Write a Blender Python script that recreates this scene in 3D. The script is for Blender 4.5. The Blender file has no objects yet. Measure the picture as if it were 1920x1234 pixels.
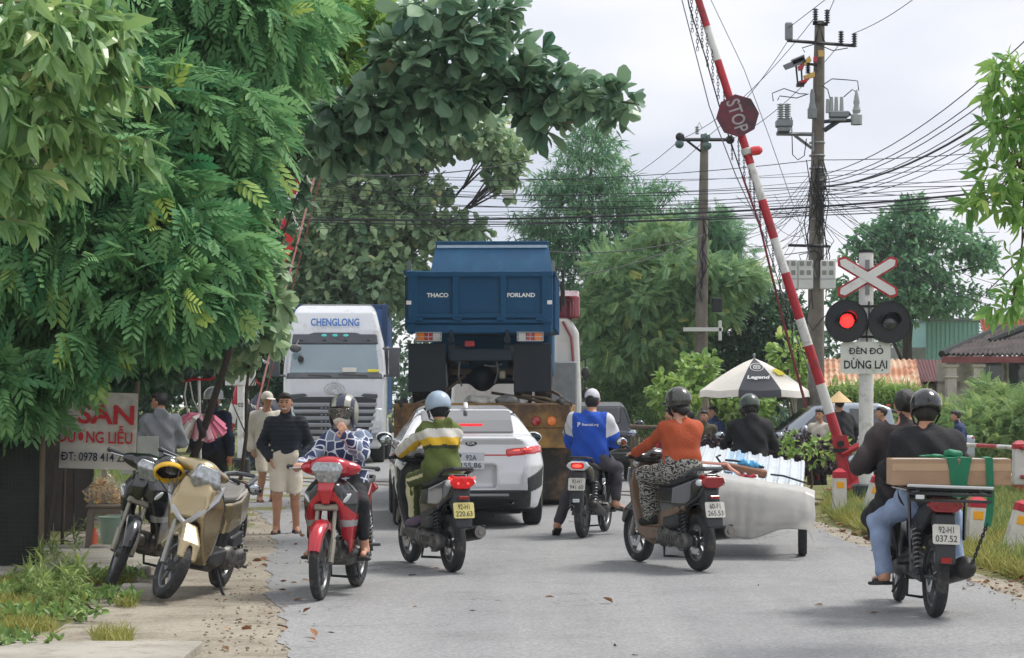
import bpy, bmesh, math, random
import numpy as np
from mathutils import Vector, Matrix, Euler
RAD = math.radians
PI = math.pi
random.seed(11)
rng = np.random.default_rng(11)
scn = bpy.context.scene
COL = scn.collection

# ------------------------------------------------------------------ camera, sky, sun
F, H, CX, HY = 4106.0, 1.55, 960.0, 748.0        # focal length (photo pixels), eye height, principal column, horizon row
cd = bpy.data.cameras.new('camera')
cd.sensor_width = 36.0
cd.lens = F / 1920 * 36
cd.shift_y = (748 - 617) / 1920
cd.clip_start, cd.clip_end = 0.1, 2000
cam = bpy.data.objects.new('camera', cd)
COL.objects.link(cam)
cam.location = (0, 0, H)
cam.rotation_euler = (PI / 2, 0, 0)
scn.camera = cam

SUN_EL, SUN_AZ = RAD(58), RAD(62)                # azimuth measured from +Y towards +X
wd = bpy.data.worlds.new('World')
scn.world = wd
wd.use_nodes = True
nt = wd.node_tree
nt.nodes.clear()
def wn(t, **k):
    n = nt.nodes.new(t)
    for a, b in k.items():
        setattr(n, a, b)
    return n
w_out = wn('ShaderNodeOutputWorld')
w_mix = wn('ShaderNodeMixShader')
w_mix.inputs[0].default_value = 0.93
w_sky = wn('ShaderNodeTexSky', sky_type='NISHITA')
w_sky.sun_disc = False
w_sky.sun_elevation, w_sky.sun_rotation = SUN_EL, SUN_AZ
w_sky.air_density, w_sky.dust_density = 1.0, 3.0
w_b1 = wn('ShaderNodeBackground')
w_b1.inputs[1].default_value = 0.10
w_b2 = wn('ShaderNodeBackground')
w_b2.inputs[1].default_value = 1.0
w_tc = wn('ShaderNodeTexCoord')
w_map = wn('ShaderNodeMapping')
w_map.inputs['Scale'].default_value = (1.0, 1.0, 2.6)
w_n = wn('ShaderNodeTexNoise')
w_n.inputs['Scale'].default_value = 2.6
w_n.inputs['Detail'].default_value = 5
w_n.inputs['Roughness'].default_value = 0.45
w_r = wn('ShaderNodeValToRGB')
w_r.color_ramp.elements[0].position, w_r.color_ramp.elements[1].position = 0.34, 0.64
w_r.color_ramp.elements[0].color = (0.40, 0.43, 0.505, 1)
w_r.color_ramp.elements[1].color = (0.77, 0.75, 0.745, 1)
L = nt.links.new
L(w_tc.outputs['Generated'], w_map.inputs[0]); L(w_map.outputs[0], w_n.inputs[0]); L(w_n.outputs[0], w_r.inputs[0])
L(w_r.outputs[0], w_b2.inputs[0]); L(w_sky.outputs[0], w_b1.inputs[0])
L(w_b1.outputs[0], w_mix.inputs[1]); L(w_b2.outputs[0], w_mix.inputs[2]); L(w_mix.outputs[0], w_out.inputs[0])

sd = bpy.data.lights.new('sun', 'SUN')
sd.energy, sd.angle, sd.color = 2.0, RAD(17), (1.0, 0.96, 0.90)
sun = bpy.data.objects.new('sun', sd)
COL.objects.link(sun)
sun.rotation_euler = Vector((math.sin(SUN_AZ) * math.cos(SUN_EL), math.cos(SUN_AZ) * math.cos(SUN_EL), math.sin(SUN_EL))).to_track_quat('Z', 'Y').to_euler()
vs = scn.view_settings
vs.view_transform, vs.look, vs.exposure, vs.gamma = 'Standard', 'None', 0.78, 1.0
scn.cycles.max_bounces, scn.cycles.transparent_max_bounces = 6, 8
scn.cycles.use_denoising = True

# ------------------------------------------------------------------ helpers
def P(px, py, Y):                                 # the point at depth Y seen at that photo pixel
    return Vector(((px - CX) * Y / F, Y, H - (py - HY) * Y / F))
def G(px, py, z=0.0):                             # the point of the plane z seen at that photo pixel
    return P(px, py, F * (H - z) / (py - HY))
def gz(x, y):                                     # height of the terrain: it dips beyond the line, right of the lorry
    t = min(1, max(0, (y - 39) / 5)); t = t * t * (3 - 2 * t)
    return -0.30 * t * min(1, max(0, (x + 1.6) / 2.0))
def on(x, y, dz=0.0):
    return (x, y, gz(x, y) + dz)
def lin(c):
    return tuple(((v / 255) / 12.92 if v / 255 <= 0.04045 else ((v / 255 + 0.055) / 1.055) ** 2.4) for v in c)

_mats = {}
def M(name, rgb, rough=0.5, metal=0.0, var=0.12, scale=9.0, bump=0.0, bscale=60.0, coat=0.0, dirt=None, emit=0.0, spec=0.5, trans=0.0, alpha=1.0):
    """Principled material; rgb is sRGB 0-255; var = patchy tone variation; dirt = (rgb, amount)."""
    if name in _mats:
        return _mats[name]
    m = bpy.data.materials.new(name)
    m.use_nodes = True
    n, l = m.node_tree.nodes, m.node_tree.links.new
    b = n['Principled BSDF']
    c = lin(rgb)
    b.inputs['Roughness'].default_value = rough
    b.inputs['Metallic'].default_value = metal
    b.inputs['Specular IOR Level'].default_value = spec
    b.inputs['Coat Weight'].default_value = coat
    b.inputs['Coat Roughness'].default_value = 0.08
    b.inputs['Transmission Weight'].default_value = trans
    b.inputs['Alpha'].default_value = alpha
    b.inputs['Base Color'].default_value = (*c, 1)
    tc = n.new('ShaderNodeTexCoord')
    out = None
    if var > 0:
        nz = n.new('ShaderNodeTexNoise')
        nz.inputs['Scale'].default_value = scale
        nz.inputs['Detail'].default_value = 4
        l(tc.outputs['Object'], nz.inputs['Vector'])
        rp = n.new('ShaderNodeValToRGB')
        rp.color_ramp.elements[0].position, rp.color_ramp.elements[1].position = 0.3, 0.72
        rp.color_ramp.elements[0].color = (*[max(0, v * (1 - var)) for v in c], 1)
        rp.color_ramp.elements[1].color = (*[min(1, v * (1 + var)) for v in c], 1)
        l(nz.outputs[0], rp.inputs[0])
        out = rp.outputs[0]
        if rough > 0.15:
            mr = n.new('ShaderNodeMapRange')
            mr.inputs[3].default_value, mr.inputs[4].default_value = max(0.03, rough - 0.1), min(1, rough + 0.12)
            l(nz.outputs[0], mr.inputs[0]); l(mr.outputs[0], b.inputs['Roughness'])
    if dirt:
        nd = n.new('ShaderNodeTexNoise')
        nd.inputs['Scale'].default_value = scale * 0.6
        nd.inputs['Detail'].default_value = 7
        nd.inputs['Roughness'].default_value = 0.7
        l(tc.outputs['Object'], nd.inputs['Vector'])
        rd = n.new('ShaderNodeValToRGB')
        rd.color_ramp.elements[0].position, rd.color_ramp.elements[1].position = 0.62 - dirt[1] * 0.35, 0.78 - dirt[1] * 0.3
        l(nd.outputs[0], rd.inputs[0])
        mx = n.new('ShaderNodeMix'); mx.data_type = 'RGBA'
        mx.inputs[7].default_value = (*lin(dirt[0]), 1)
        if out: l(out, mx.inputs[6])
        else: mx.inputs[6].default_value = (*c, 1)
        l(rd.outputs[0], mx.inputs[0])
        out = mx.outputs[2]
    if out: l(out, b.inputs['Base Color'])
    if bump > 0:
        nb = n.new('ShaderNodeTexNoise')
        nb.inputs['Scale'].default_value = bscale
        nb.inputs['Detail'].default_value = 3
        l(tc.outputs['Object'], nb.inputs['Vector'])
        bp = n.new('ShaderNodeBump')
        bp.inputs['Strength'].default_value = bump
        bp.inputs['Distance'].default_value = 0.02
        l(nb.outputs[0], bp.inputs['Height']); l(bp.outputs[0], b.inputs['Normal'])
    if emit > 0:
        b.inputs['Emission Color'].default_value = (*c, 1)
        b.inputs['Emission Strength'].default_value = emit
    _mats[name] = m
    return m

def leafmat(name, dark, light, pale=None, trans=0.35, rough=0.45, spec=0.4, palefrac=0.08):
    """Leaf material: every leaf takes its own tone between dark and light from a random face attribute; some are pale."""
    m = bpy.data.materials.new(name)
    m.use_nodes = True
    n, l = m.node_tree.nodes, m.node_tree.links.new
    b = n['Principled BSDF']
    at = n.new('ShaderNodeAttribute'); at.attribute_name = 'rnd'
    rp = n.new('ShaderNodeValToRGB')
    e = rp.color_ramp.elements
    e[0].color = (*lin(dark), 1); e[1].color = (*lin(light), 1)
    e[1].position = 1 - palefrac - 0.02
    if pale:
        k = e.new(1 - palefrac * 0.5); k.color = (*lin(pale), 1)
    l(at.outputs['Fac'], rp.inputs[0])
    l(rp.outputs[0], b.inputs['Base Color'])
    b.inputs['Roughness'].default_value = rough
    b.inputs['Specular IOR Level'].default_value = spec
    tr = n.new('ShaderNodeBsdfTranslucent')
    hs = n.new('ShaderNodeHueSaturation')
    hs.inputs['Hue'].default_value = 0.485; hs.inputs['Value'].default_value = 1.25
    l(rp.outputs[0], hs.inputs['Color']); l(hs.outputs[0], tr.inputs[0])
    mx = n.new('ShaderNodeMixShader'); mx.inputs[0].default_value = trans
    l(b.outputs[0], mx.inputs[1]); l(tr.outputs[0], mx.inputs[2])
    l(mx.outputs[0], n['Material Output'].inputs[0])
    return m

# ---- objects and tags
def link(name, data, parent=None):
    o = bpy.data.objects.new(name, data)
    COL.objects.link(o)
    if parent is not None: o.parent = parent
    return o
def tag(o, label=None, cat=None, group=None, kind=None):
    for k, v in (('label', label), ('category', cat), ('group', group), ('kind', kind)):
        if v: o[k] = v
    return o
def thing(name, label, cat, loc=(0, 0, 0), rz=0.0, group=None, rot=None):
    o = link(name, None)
    o.empty_display_size = 0.2
    o.location = loc
    o.rotation_euler = rot if rot else (0, 0, rz)
    return tag(o, label, cat, group)
def copy_tree(o, parent=None):
    c = o.copy(); COL.objects.link(c)
    if parent is not None: c.parent = parent
    for ch in list(o.children): copy_tree(ch, c)
    return c

def rawmesh(name, V, Q, mats, mi=None, smooth=True, rnd=None, sharp=None):
    me = bpy.data.meshes.new(name)
    V = np.ascontiguousarray(V, np.float32); Q = np.ascontiguousarray(Q, np.int32)
    me.vertices.add(len(V)); me.vertices.foreach_set('co', V.ravel())
    n, k = Q.shape
    me.loops.add(n * k); me.loops.foreach_set('vertex_index', Q.ravel())
    me.polygons.add(n); me.polygons.foreach_set('loop_start', np.arange(0, n * k, k, dtype=np.int32))
    if mi is not None: me.polygons.foreach_set('material_index', np.ascontiguousarray(mi, np.int32))
    me.polygons.foreach_set('use_smooth', np.full(n, smooth))
    if rnd is not None:
        a = me.attributes.new('rnd', 'FLOAT', 'FACE'); a.data.foreach_set('value', np.ascontiguousarray(rnd, np.float32))
    me.update(calc_edges=True)
    for m in (mats if isinstance(mats, (list, tuple)) else [mats]): me.materials.append(m)
    if sharp: me.set_sharp_from_angle(angle=RAD(sharp))
    return me

class MB:
    """Collects shapes; build() links them as one mesh object."""
    def __init__(s, M4=None): s.v, s.f, s.mi, s.M, s.m = [], [], [], M4, 0
    def add(s, v, f, T=None):
        b = len(s.v)
        for p in v:
            p = Vector(p)
            if T is not None: p = T @ p
            if s.M is not None: p = s.M @ p
            s.v.append(p)
        for q in f: s.f.append([i + b for i in q]); s.mi.append(s.m)
        return s
    def box(s, c, d, bev=0.0, T=None, seg=1):
        c = Vector(c)
        bm = bmesh.new()
        bmesh.ops.create_cube(bm, size=1)
        for v in bm.verts: v.co = Vector((v.co.x * d[0], v.co.y * d[1], v.co.z * d[2]))
        if bev > 0: bmesh.ops.bevel(bm, geom=bm.edges[:], offset=min(bev, 0.45 * min(d)), segments=seg, affect='EDGES', profile=0.5)
        bm.verts.index_update()
        if T is None: v = [x.co + c for x in bm.verts]
        else: v = [T @ x.co + c for x in bm.verts]
        f = [[x.index for x in q.verts] for q in bm.faces]
        bm.free()
        return s.add(v, f)
    def cyl(s, a, b, ra, rb=None, n=12, caps=True):
        a, b = Vector(a), Vector(b)
        rb = ra if rb is None else rb
        q = (b - a).to_track_quat('Z', 'Y')
        v = []
        for k, (p, r) in enumerate(((a, ra), (b, rb))):
            for i in range(n):
                t = 2 * PI * i / n
                v.append(p + q @ Vector((r * math.cos(t), r * math.sin(t), 0)))
        f = [[i, (i + 1) % n, n + (i + 1) % n, n + i] for i in range(n)]
        if caps: f += [list(range(n))[::-1], list(range(n, 2 * n))]
        return s.add(v, f)
    def tube(s, path, r, n=8, caps=True):
        p = [Vector(x) for x in path]
        rs = r if isinstance(r, (list, tuple)) else [r] * len(p)
        v, up = [], None
        for i in range(len(p)):
            d = (p[min(i + 1, len(p) - 1)] - p[max(i - 1, 0)]).normalized()
            if up is None:
                up = Vector((0, 0, 1)) if abs(d.z) < 0.9 else Vector((1, 0, 0))
            x = d.cross(up)
            if x.length < 1e-5: x = d.cross(Vector((0.3, 1, 0.2)))
            x.normalize()
            y = x.cross(d).normalized(); up = y
            for k in range(n):
                t = 2 * PI * k / n
                v.append(p[i] + (x * math.cos(t) + y * math.sin(t)) * rs[i])
        f = []
        for i in range(len(p) - 1):
            for k in range(n):
                f.append([i * n + k, i * n + (k + 1) % n, (i + 1) * n + (k + 1) % n, (i + 1) * n + k])
        if caps: f += [list(range(n))[::-1], list(range((len(p) - 1) * n, len(p) * n))]
        return s.add(v, f)
    def ball(s, c, r, n=12, m=8, T=None):
        c = Vector(c)
        r = (r, r, r) if not isinstance(r, (list, tuple)) else r
        v = [Vector((0, 0, r[2]))]
        for i in range(1, m):
            a = PI * i / m
            for k in range(n):
                t = 2 * PI * k / n
                v.append(Vector((r[0] * math.sin(a) * math.cos(t), r[1] * math.sin(a) * math.sin(t), r[2] * math.cos(a))))
        v.append(Vector((0, 0, -r[2])))
        f = [[0, 1 + k, 1 + (k + 1) % n] for k in range(n)]
        for i in range(m - 2):
            for k in range(n):
                a0, b0 = 1 + i * n + k, 1 + i * n + (k + 1) % n
                f.append([a0, a0 + n, b0 + n, b0])
        e = len(v) - 1
        f += [[e, 1 + (m - 2) * n + (k + 1) % n, 1 + (m - 2) * n + k] for k in range(n)]
        return s.add([(T @ x if T is not None else x) + c for x in v], f)
    def lathe(s, prof, a, d, n=24, close=False):
        """prof: (radius, height) pairs along axis d from a; close joins last to first (a ring)."""
        a = Vector(a); q = Vector(d).normalized().to_track_quat('Z', 'Y')
        v = [a + q @ Vector((r * math.cos(2 * PI * k / n), r * math.sin(2 * PI * k / n), h)) for r, h in prof for k in range(n)]
        m = len(prof); f = []
        for i in range(m if close else m - 1):
            j = (i + 1) % m
            for k in range(n): f.append([i * n + k, i * n + (k + 1) % n, j * n + (k + 1) % n, j * n + k])
        return s.add(v, f)
    def prism(s, poly, o, ux, uy, depth):
        """2-D polygon in the plane (o, ux, uy), extruded by the vector depth, with both faces."""
        o, ux, uy, dp = Vector(o), Vector(ux), Vector(uy), Vector(depth)
        n = len(poly)
        v = [o + ux * x + uy * y for x, y in poly]
        v += [p + dp for p in v]
        f = [list(range(n))[::-1], list(range(n, 2 * n))] + [[i, (i + 1) % n, n + (i + 1) % n, n + i] for i in range(n)]
        return s.add(v, f)
    def loft(s, rings, caps=True, closed=True):
        n = len(rings[0]); v = [p for r in rings for p in r]; f = []
        for i in range(len(rings) - 1):
            for k in range(n if closed else n - 1):
                f.append([i * n + k, i * n + (k + 1) % n, (i + 1) * n + (k + 1) % n, (i + 1) * n + k])
        if caps: f += [list(range(n))[::-1], list(range((len(rings) - 1) * n, len(rings) * n))]
        return s.add(v, f)
    def build(s, name, mat, parent=None, sharp=35, recalc=True):
        me = bpy.data.meshes.new(name)
        me.from_pydata([tuple(v) for v in s.v], [], s.f)
        ms = mat if isinstance(mat, (list, tuple)) else [mat]
        for m in ms: me.materials.append(m)
        if len(ms) > 1: me.polygons.foreach_set('material_index', s.mi)
        if recalc:
            bm = bmesh.new(); bm.from_mesh(me); bmesh.ops.recalc_face_normals(bm, faces=bm.faces[:]); bm.to_mesh(me); bm.free()
        me.polygons.foreach_set('use_smooth', [True] * len(me.polygons))
        me.set_sharp_from_angle(angle=RAD(sharp))
        me.update()
        return link(name, me, parent)

def sheet(o, ux, uy, w, h, t, mat, name, parent):  # thin rectangular plate centred at o
    mb = MB(); ux, uy = Vector(ux).normalized(), Vector(uy).normalized()
    mb.prism([(-w / 2, -h / 2), (w / 2, -h / 2), (w / 2, h / 2), (-w / 2, h / 2)], o, ux, uy, ux.cross(uy) * t)
    return mb.build(name, mat, parent)

def _glyphs(s, bold, shear=0.0):
    cu = bpy.data.curves.new('t', 'FONT')
    cu.body = s; cu.align_x = 'LEFT'; cu.align_y = 'BOTTOM_BASELINE'; cu.size = 1.0; cu.offset = bold; cu.shear = shear; cu.resolution_u = 3
    ob = bpy.data.objects.new('t', cu); COL.objects.link(ob)
    dg = bpy.context.evaluated_depsgraph_get(); dg.update()
    tm = bpy.data.meshes.new_from_object(ob.evaluated_get(dg))
    COL.objects.unlink(ob); bpy.data.objects.remove(ob); bpy.data.curves.remove(cu)
    V = [v.co[:2] for v in tm.vertices]; Fc = [list(p.vertices) for p in tm.polygons]; bpy.data.meshes.remove(tm)
    return V, Fc
def text(s, size, o, ux, uy, mat, name, parent, depth=0.004, bold=0.0, wide=1.0, shear=0.0, width=None):
    """Lettering of cap height size in the plane (o, ux, uy), raised by depth; the bar of D and the hook of O that the font lacks are drawn."""
    base = s.replace('Đ', 'D').replace('Ỏ', 'O'); V, Fc = _glyphs(base, bold, shear)
    def quad(pts): n = len(V); V.extend(pts); Fc.append([n, n + 1, n + 2, n + 3])
    for i, c in enumerate(s):
        if c in 'ĐỎ':
            x1 = max(p[0] for p in _glyphs(base[:i + 1], bold)[0]); g = [p[0] for p in _glyphs(base[i], bold)[0]]; x0 = x1 - (max(g) - min(g)); w = x1 - x0
            if c == 'Đ': quad([(x0 - .10, .315), (x0 + w * .52, .315), (x0 + w * .52, .42), (x0 - .10, .42)])
            else:
                m = (x0 + x1) / 2
                quad([(m - .09, .96), (m + .06, .96), (m + .06, 1.03), (m - .09, 1.03)]); quad([(m + .03, .86), (m + .10, .86), (m + .10, 1.0), (m + .03, 1.0)]); quad([(m - .03, .80), (m + .04, .80), (m + .09, .88), (m - .03, .88)])
    V = np.array(V); k = size / 0.71
    if width: wide = width / max(1e-6, (V[:, 0].max() - V[:, 0].min()) * k)
    ux, uy = Vector(ux).normalized(), Vector(uy).normalized(); nz = ux.cross(uy); o = Vector(o); xc = (V[:, 0].max() + V[:, 0].min()) / 2
    mb = MB(); mb.add([o + ux * ((x - xc) * k * wide) + uy * ((y - .355) * k) + nz * depth for x, y in V], Fc)
    return mb.build(name, mat, parent, recalc=False)

# ---- voxel sculpting: smooth unions of rounded shapes, meshed with surface nets
class Sdf:
    def __init__(s, h=0.012): s.h, s.ops = h, []
    def cap(s, a, b, ra, rb=None, k=0.0, op='add'):
        a, b = np.array(a, float), np.array(b, float); rb = ra if rb is None else rb
        r = max(ra, rb)
        def f(x, y, z):
            ba = b - a; L2 = max(1e-9, ba @ ba)
            t = np.clip(((x - a[0]) * ba[0] + (y - a[1]) * ba[1] + (z - a[2]) * ba[2]) / L2, 0, 1)
            return np.sqrt((x - a[0] - ba[0] * t) ** 2 + (y - a[1] - ba[1] * t) ** 2 + (z - a[2] - ba[2] * t) ** 2) - (ra + (rb - ra) * t)
        s.ops.append((f, np.minimum(a, b) - r, np.maximum(a, b) + r, k, op)); return s
    def ell(s, c, r, R=None, k=0.0, op='add'):
        c = np.array(c, float); r = np.array([r] * 3 if np.isscalar(r) else r, float)
        A = np.eye(3) if R is None else np.array(R.to_3x3() if hasattr(R, 'to_3x3') else R)
        ext = np.sqrt((A ** 2) @ (r ** 2))
        def f(x, y, z):
            x, y, z = x - c[0], y - c[1], z - c[2]
            q = [A[0, i] * x + A[1, i] * y + A[2, i] * z for i in range(3)]
            k0 = np.sqrt((q[0] / r[0]) ** 2 + (q[1] / r[1]) ** 2 + (q[2] / r[2]) ** 2)
            k1 = np.sqrt((q[0] / r[0] ** 2) ** 2 + (q[1] / r[1] ** 2) ** 2 + (q[2] / r[2] ** 2) ** 2)
            return k0 * (k0 - 1) / np.maximum(k1, 1e-6)
        s.ops.append((f, c - ext, c + ext, k, op)); return s
    def box(s, c, hd, R=None, r=0.01, k=0.0, op='add'):
        c = np.array(c, float); hd = np.array(hd, float)
        A = np.eye(3) if R is None else np.array(R.to_3x3() if hasattr(R, 'to_3x3') else R)
        ext = np.abs(A) @ hd
        def f(x, y, z):
            x, y, z = x - c[0], y - c[1], z - c[2]
            q = [np.abs(A[0, i] * x + A[1, i] * y + A[2, i] * z) - hd[i] + r for i in range(3)]
            o = np.sqrt(np.maximum(q[0], 0) ** 2 + np.maximum(q[1], 0) ** 2 + np.maximum(q[2], 0) ** 2)
            return o + np.minimum(np.maximum(q[0], np.maximum(q[1], q[2])), 0) - r
        s.ops.append((f, c - ext, c + ext, k, op)); return s
    def prof(s, poly, w, r=0.015, k=0.0, op='add', x0=0.0):
        """side profile poly of (y, z), spread sideways to half-width w (number or function of y, z), rounded by r."""
        pl = np.array(poly, float); wm = w if np.isscalar(w) else max(float(np.max(w(pl[:, 0], pl[:, 1]))), 0) * 1.25
        def f(x, y, z):
            y2, z2 = y[0], z[0]                         # (ny,1), (1,nz)
            d = np.full(np.broadcast(y2, z2).shape, 1e9); sg = np.ones_like(d)
            n = len(pl); j = n - 1
            for i in range(n):
                e = pl[j] - pl[i]; wy, wz = y2 - pl[i][0], z2 - pl[i][1]
                t = np.clip((wy * e[0] + wz * e[1]) / max(1e-12, e @ e), 0, 1)
                d = np.minimum(d, (wy - e[0] * t) ** 2 + (wz - e[1] * t) ** 2)
                c1, c2, c3 = z2 >= pl[i][1], z2 < pl[j][1], e[0] * wz > e[1] * wy
                fl = (c1 & c2 & c3) | (~c1 & ~c2 & ~c3)
                sg = np.where(fl, -sg, sg); j = i
            d2 = (sg * np.sqrt(d))[None]
            ww = w if np.isscalar(w) else w(y2, z2)[None]
            qx = np.abs(x - x0) - ww + r; qd = d2 + r
            return np.sqrt(np.maximum(qx, 0) ** 2 + np.maximum(qd, 0) ** 2) + np.minimum(np.maximum(qx, qd), 0) - r
        s.ops.append((f, np.array([x0 - wm, pl[:, 0].min(), pl[:, 1].min()]), np.array([x0 + wm, pl[:, 0].max(), pl[:, 1].max()]), k, op)); return s
    def fold(s, amp, fr=30.0, seed=0.0):
        def f(x, y, z):
            return amp * (np.sin(fr * (x + 0.35 * y) + 9 * z + seed) * np.sin(fr * 0.8 * z + 6 * x + 4 * y + seed * 1.7) + 0.6 * np.sin(fr * 1.7 * (0.6 * x - y) + fr * z * 1.1 + seed * 3))
        s.ops.append((f, None, None, 0, 'off')); return s
    def grid(s, pad=0.0):
        h = s.h
        A = [o for o in s.ops if o[4] == 'add']
        lo = np.min([o[1] for o in A], 0) - 3 * h - pad; hi = np.max([o[2] for o in A], 0) + 3 * h + pad
        n = np.ceil((hi - lo) / h).astype(int) + 1
        Fv = np.full(n, 9.0, np.float32)
        ax = [(lo[i] + h * np.arange(n[i])).astype(np.float32) for i in range(3)]
        for f, l, u, k, op in s.ops:
            if l is None or op == 'and': l, u, mg = lo, hi, 0
            else: mg = max(0.02, k) + 3 * h
            a = np.clip(np.floor((l - mg - lo) / h).astype(int), 0, n); b = np.clip(np.ceil((u + mg - lo) / h).astype(int) + 1, 0, n)
            if (b <= a).any(): continue
            sl = tuple(slice(a[i], b[i]) for i in range(3))
            d = f(ax[0][sl[0]][:, None, None], ax[1][sl[1]][None, :, None], ax[2][sl[2]][None, None, :])
            C = Fv[sl]
            if op == 'off': Fv[sl] = C + d; continue
            if op == 'sub': d = -d; g = np.maximum(C, d)
            elif op == 'and': g = np.maximum(C, d)
            else: g = np.minimum(C, d)
            if k > 0:
                q = np.maximum(k - np.abs(C - d), 0) / k
                g = g - q * q * k / 4 if op == 'add' else g + q * q * k / 4
            Fv[sl] = g
        return Fv, lo, h
    def mesh(s, smooth=1):
        Fv, lo, h = s.grid()
        S = Fv < 0; nx, ny, nz = Fv.shape
        cn = [(i, j, k) for i in (0, 1) for j in (0, 1) for k in (0, 1)]
        cnt = np.zeros((nx - 1, ny - 1, nz - 1), np.int8)
        for i, j, k in cn: cnt += S[i:nx - 1 + i, j:ny - 1 + j, k:nz - 1 + k]
        act = (cnt > 0) & (cnt < 8); idx = np.argwhere(act)
        ids = np.full(act.shape, -1, np.int32); ids[act] = np.arange(len(idx))
        cv = {c: Fv[idx[:, 0] + c[0], idx[:, 1] + c[1], idx[:, 2] + c[2]] for c in cn}
        pos = np.zeros((len(idx), 3)); w = np.zeros(len(idx))
        for a in cn:
            for d in range(3):
                if a[d]: continue
                b = list(a); b[d] = 1; va, vb = cv[a], cv[tuple(b)]
                m = (va < 0) != (vb < 0)
                t = va[m] / (va[m] - vb[m]); pp = np.tile(np.array(a, float), (m.sum(), 1)); pp[:, d] = t
                pos[m] += pp; w[m] += 1
        V = lo + h * (idx + pos / w[:, None])
        Q = []
        for ax in range(3):
            o = [x for x in range(3) if x != ax]
            s0 = [slice(None)] * 3; s1 = [slice(None)] * 3
            for x in o: s0[x] = s1[x] = slice(1, -1)
            s0[ax], s1[ax] = slice(0, -1), slice(1, None)
            Aa, Bb = S[tuple(s0)], S[tuple(s1)]
            for ins in (True, False):
                c = np.argwhere((Aa != Bb) & (Aa == ins))
                if not len(c): continue
                c[:, o[0]] += 1; c[:, o[1]] += 1
                q = []
                for du, dv in ((1, 1), (0, 1), (0, 0), (1, 0)):
                    e = c.copy(); e[:, o[0]] -= du; e[:, o[1]] -= dv
                    q.append(ids[e[:, 0], e[:, 1], e[:, 2]])
                q = np.stack(q, 1)
                fl = ins if ax != 1 else not ins
                Q.append(q if fl else q[:, ::-1])
        Q = np.concatenate(Q)
        for _ in range(smooth):
            acc = np.zeros_like(V); c = np.zeros(len(V))
            for i in range(4):
                a, b = Q[:, i], Q[:, (i + 1) % 4]
                np.add.at(acc, a, V[b]); np.add.at(acc, b, V[a]); np.add.at(c, a, 1); np.add.at(c, b, 1)
            V = V * 0.5 + 0.5 * acc / np.maximum(c, 1)[:, None]
        return V, Q
    def build(s, name, mats, parent=None, T=None, paint=None, smooth=1, sharp=None):
        V, Q = s.mesh(smooth)
        mi = None
        if paint is not None: mi = paint(V[Q].mean(1))
        if T is not None:
            A = np.array(T); V = V @ A[:3, :3].T + A[:3, 3]
        return link(name, rawmesh(name, V, Q, mats, mi, sharp=sharp), parent)

# ---- foliage: thousands of separate leaf faces spread through a crown's volume
def T_pinnate(n=8, ll=0.20, lw=0.075, ang=62, droop=0.35):
    V, Q = [], []
    for i in range(n):
        t = 0.12 + 0.86 * i / (n - 1)
        x, z = t, -droop * t * t * 0.5
        s = 0.75 + 0.45 * math.sin(PI * (0.15 + 0.75 * t))
        for sd in (-1, 1):
            a = RAD(ang - 22 * t)
            d = Vector((math.cos(a), sd * math.sin(a), -0.28)); nn = Vector((-math.sin(a), sd * math.cos(a), 0))
            b = Vector((x, 0, z)); L0 = ll * s; m = b + d * L0 * 0.5
            k = len(V)
            q1, q2 = b + d * L0 * .28, b + d * L0 * .72 - Vector((0, 0, .04 * L0)); wv = nn * lw * s * .5; e = b + d * L0 - Vector((0, 0, .12 * L0))
            V += [b, q1 - wv * .85, q1 + wv * .85, q2 - wv, q2 + wv, e]; Q += [[k, k + 1, k + 3, k + 5], [k, k + 5, k + 4, k + 2]]
    k = len(V)
    V += [Vector((0, -.008, 0)), Vector((1, -.004, -droop * .5)), Vector((1, .004, -droop * .5)), Vector((0, .008, 0))]; Q.append([k, k + 1, k + 2, k + 3])
    return np.array([tuple(v) for v in V]), np.array(Q)
def T_blade(prof, droop=0.4, fold=0.25):
    """single leaf: prof = (t, half width) pairs; folded along the midrib and curved down."""
    V, Q = [], []
    for t, w in prof:
        z = -droop * t * t
        V += [(t, -w, z + fold * w), (t, 0, z), (t, w, z + fold * w)]
    for i in range(len(prof) - 1):
        a = i * 3
        Q += [[a, a + 1, a + 4, a + 3], [a + 1, a + 2, a + 5, a + 4]]
    return np.array(V), np.array(Q)
TM_ALMOND = T_blade([(0, .02), (.3, .14), (.62, .27), (.85, .24), (1.0, .05)], 0.30, 0.3)
TM_MANGO = T_blade([(0, .015), (.22, .12), (.5, .165), (.78, .105), (1.0, .008)], 0.45, 0.35)
TM_OVAL = T_blade([(0, .02), (.35, .23), (.7, .2), (1.0, .02)], 0.2, 0.3)
TM_SLIM = T_blade([(0, .01), (.4, .075), (1.0, .006)], 0.35, 0.2)
TM_FROND = T_pinnate(6, 0.36, 0.125, 56, 0.8)
TM_FINE = T_pinnate(7, 0.26, 0.075, 58, 0.6)
def unit(a): return a / np.maximum(1e-9, np.linalg.norm(a, axis=1))[:, None]
def lobes_px(L):                                    # (px, py, Y, rx_px, rz_px, depth m) -> centres, radii
    C, Rr = [], []
    for px, py, Y, rx, rz, ry in L:
        C.append(P(px, py, Y)[:]); Rr.append((rx * Y / F, ry, rz * Y / F))
    return np.array(C), np.array(Rr)
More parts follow.
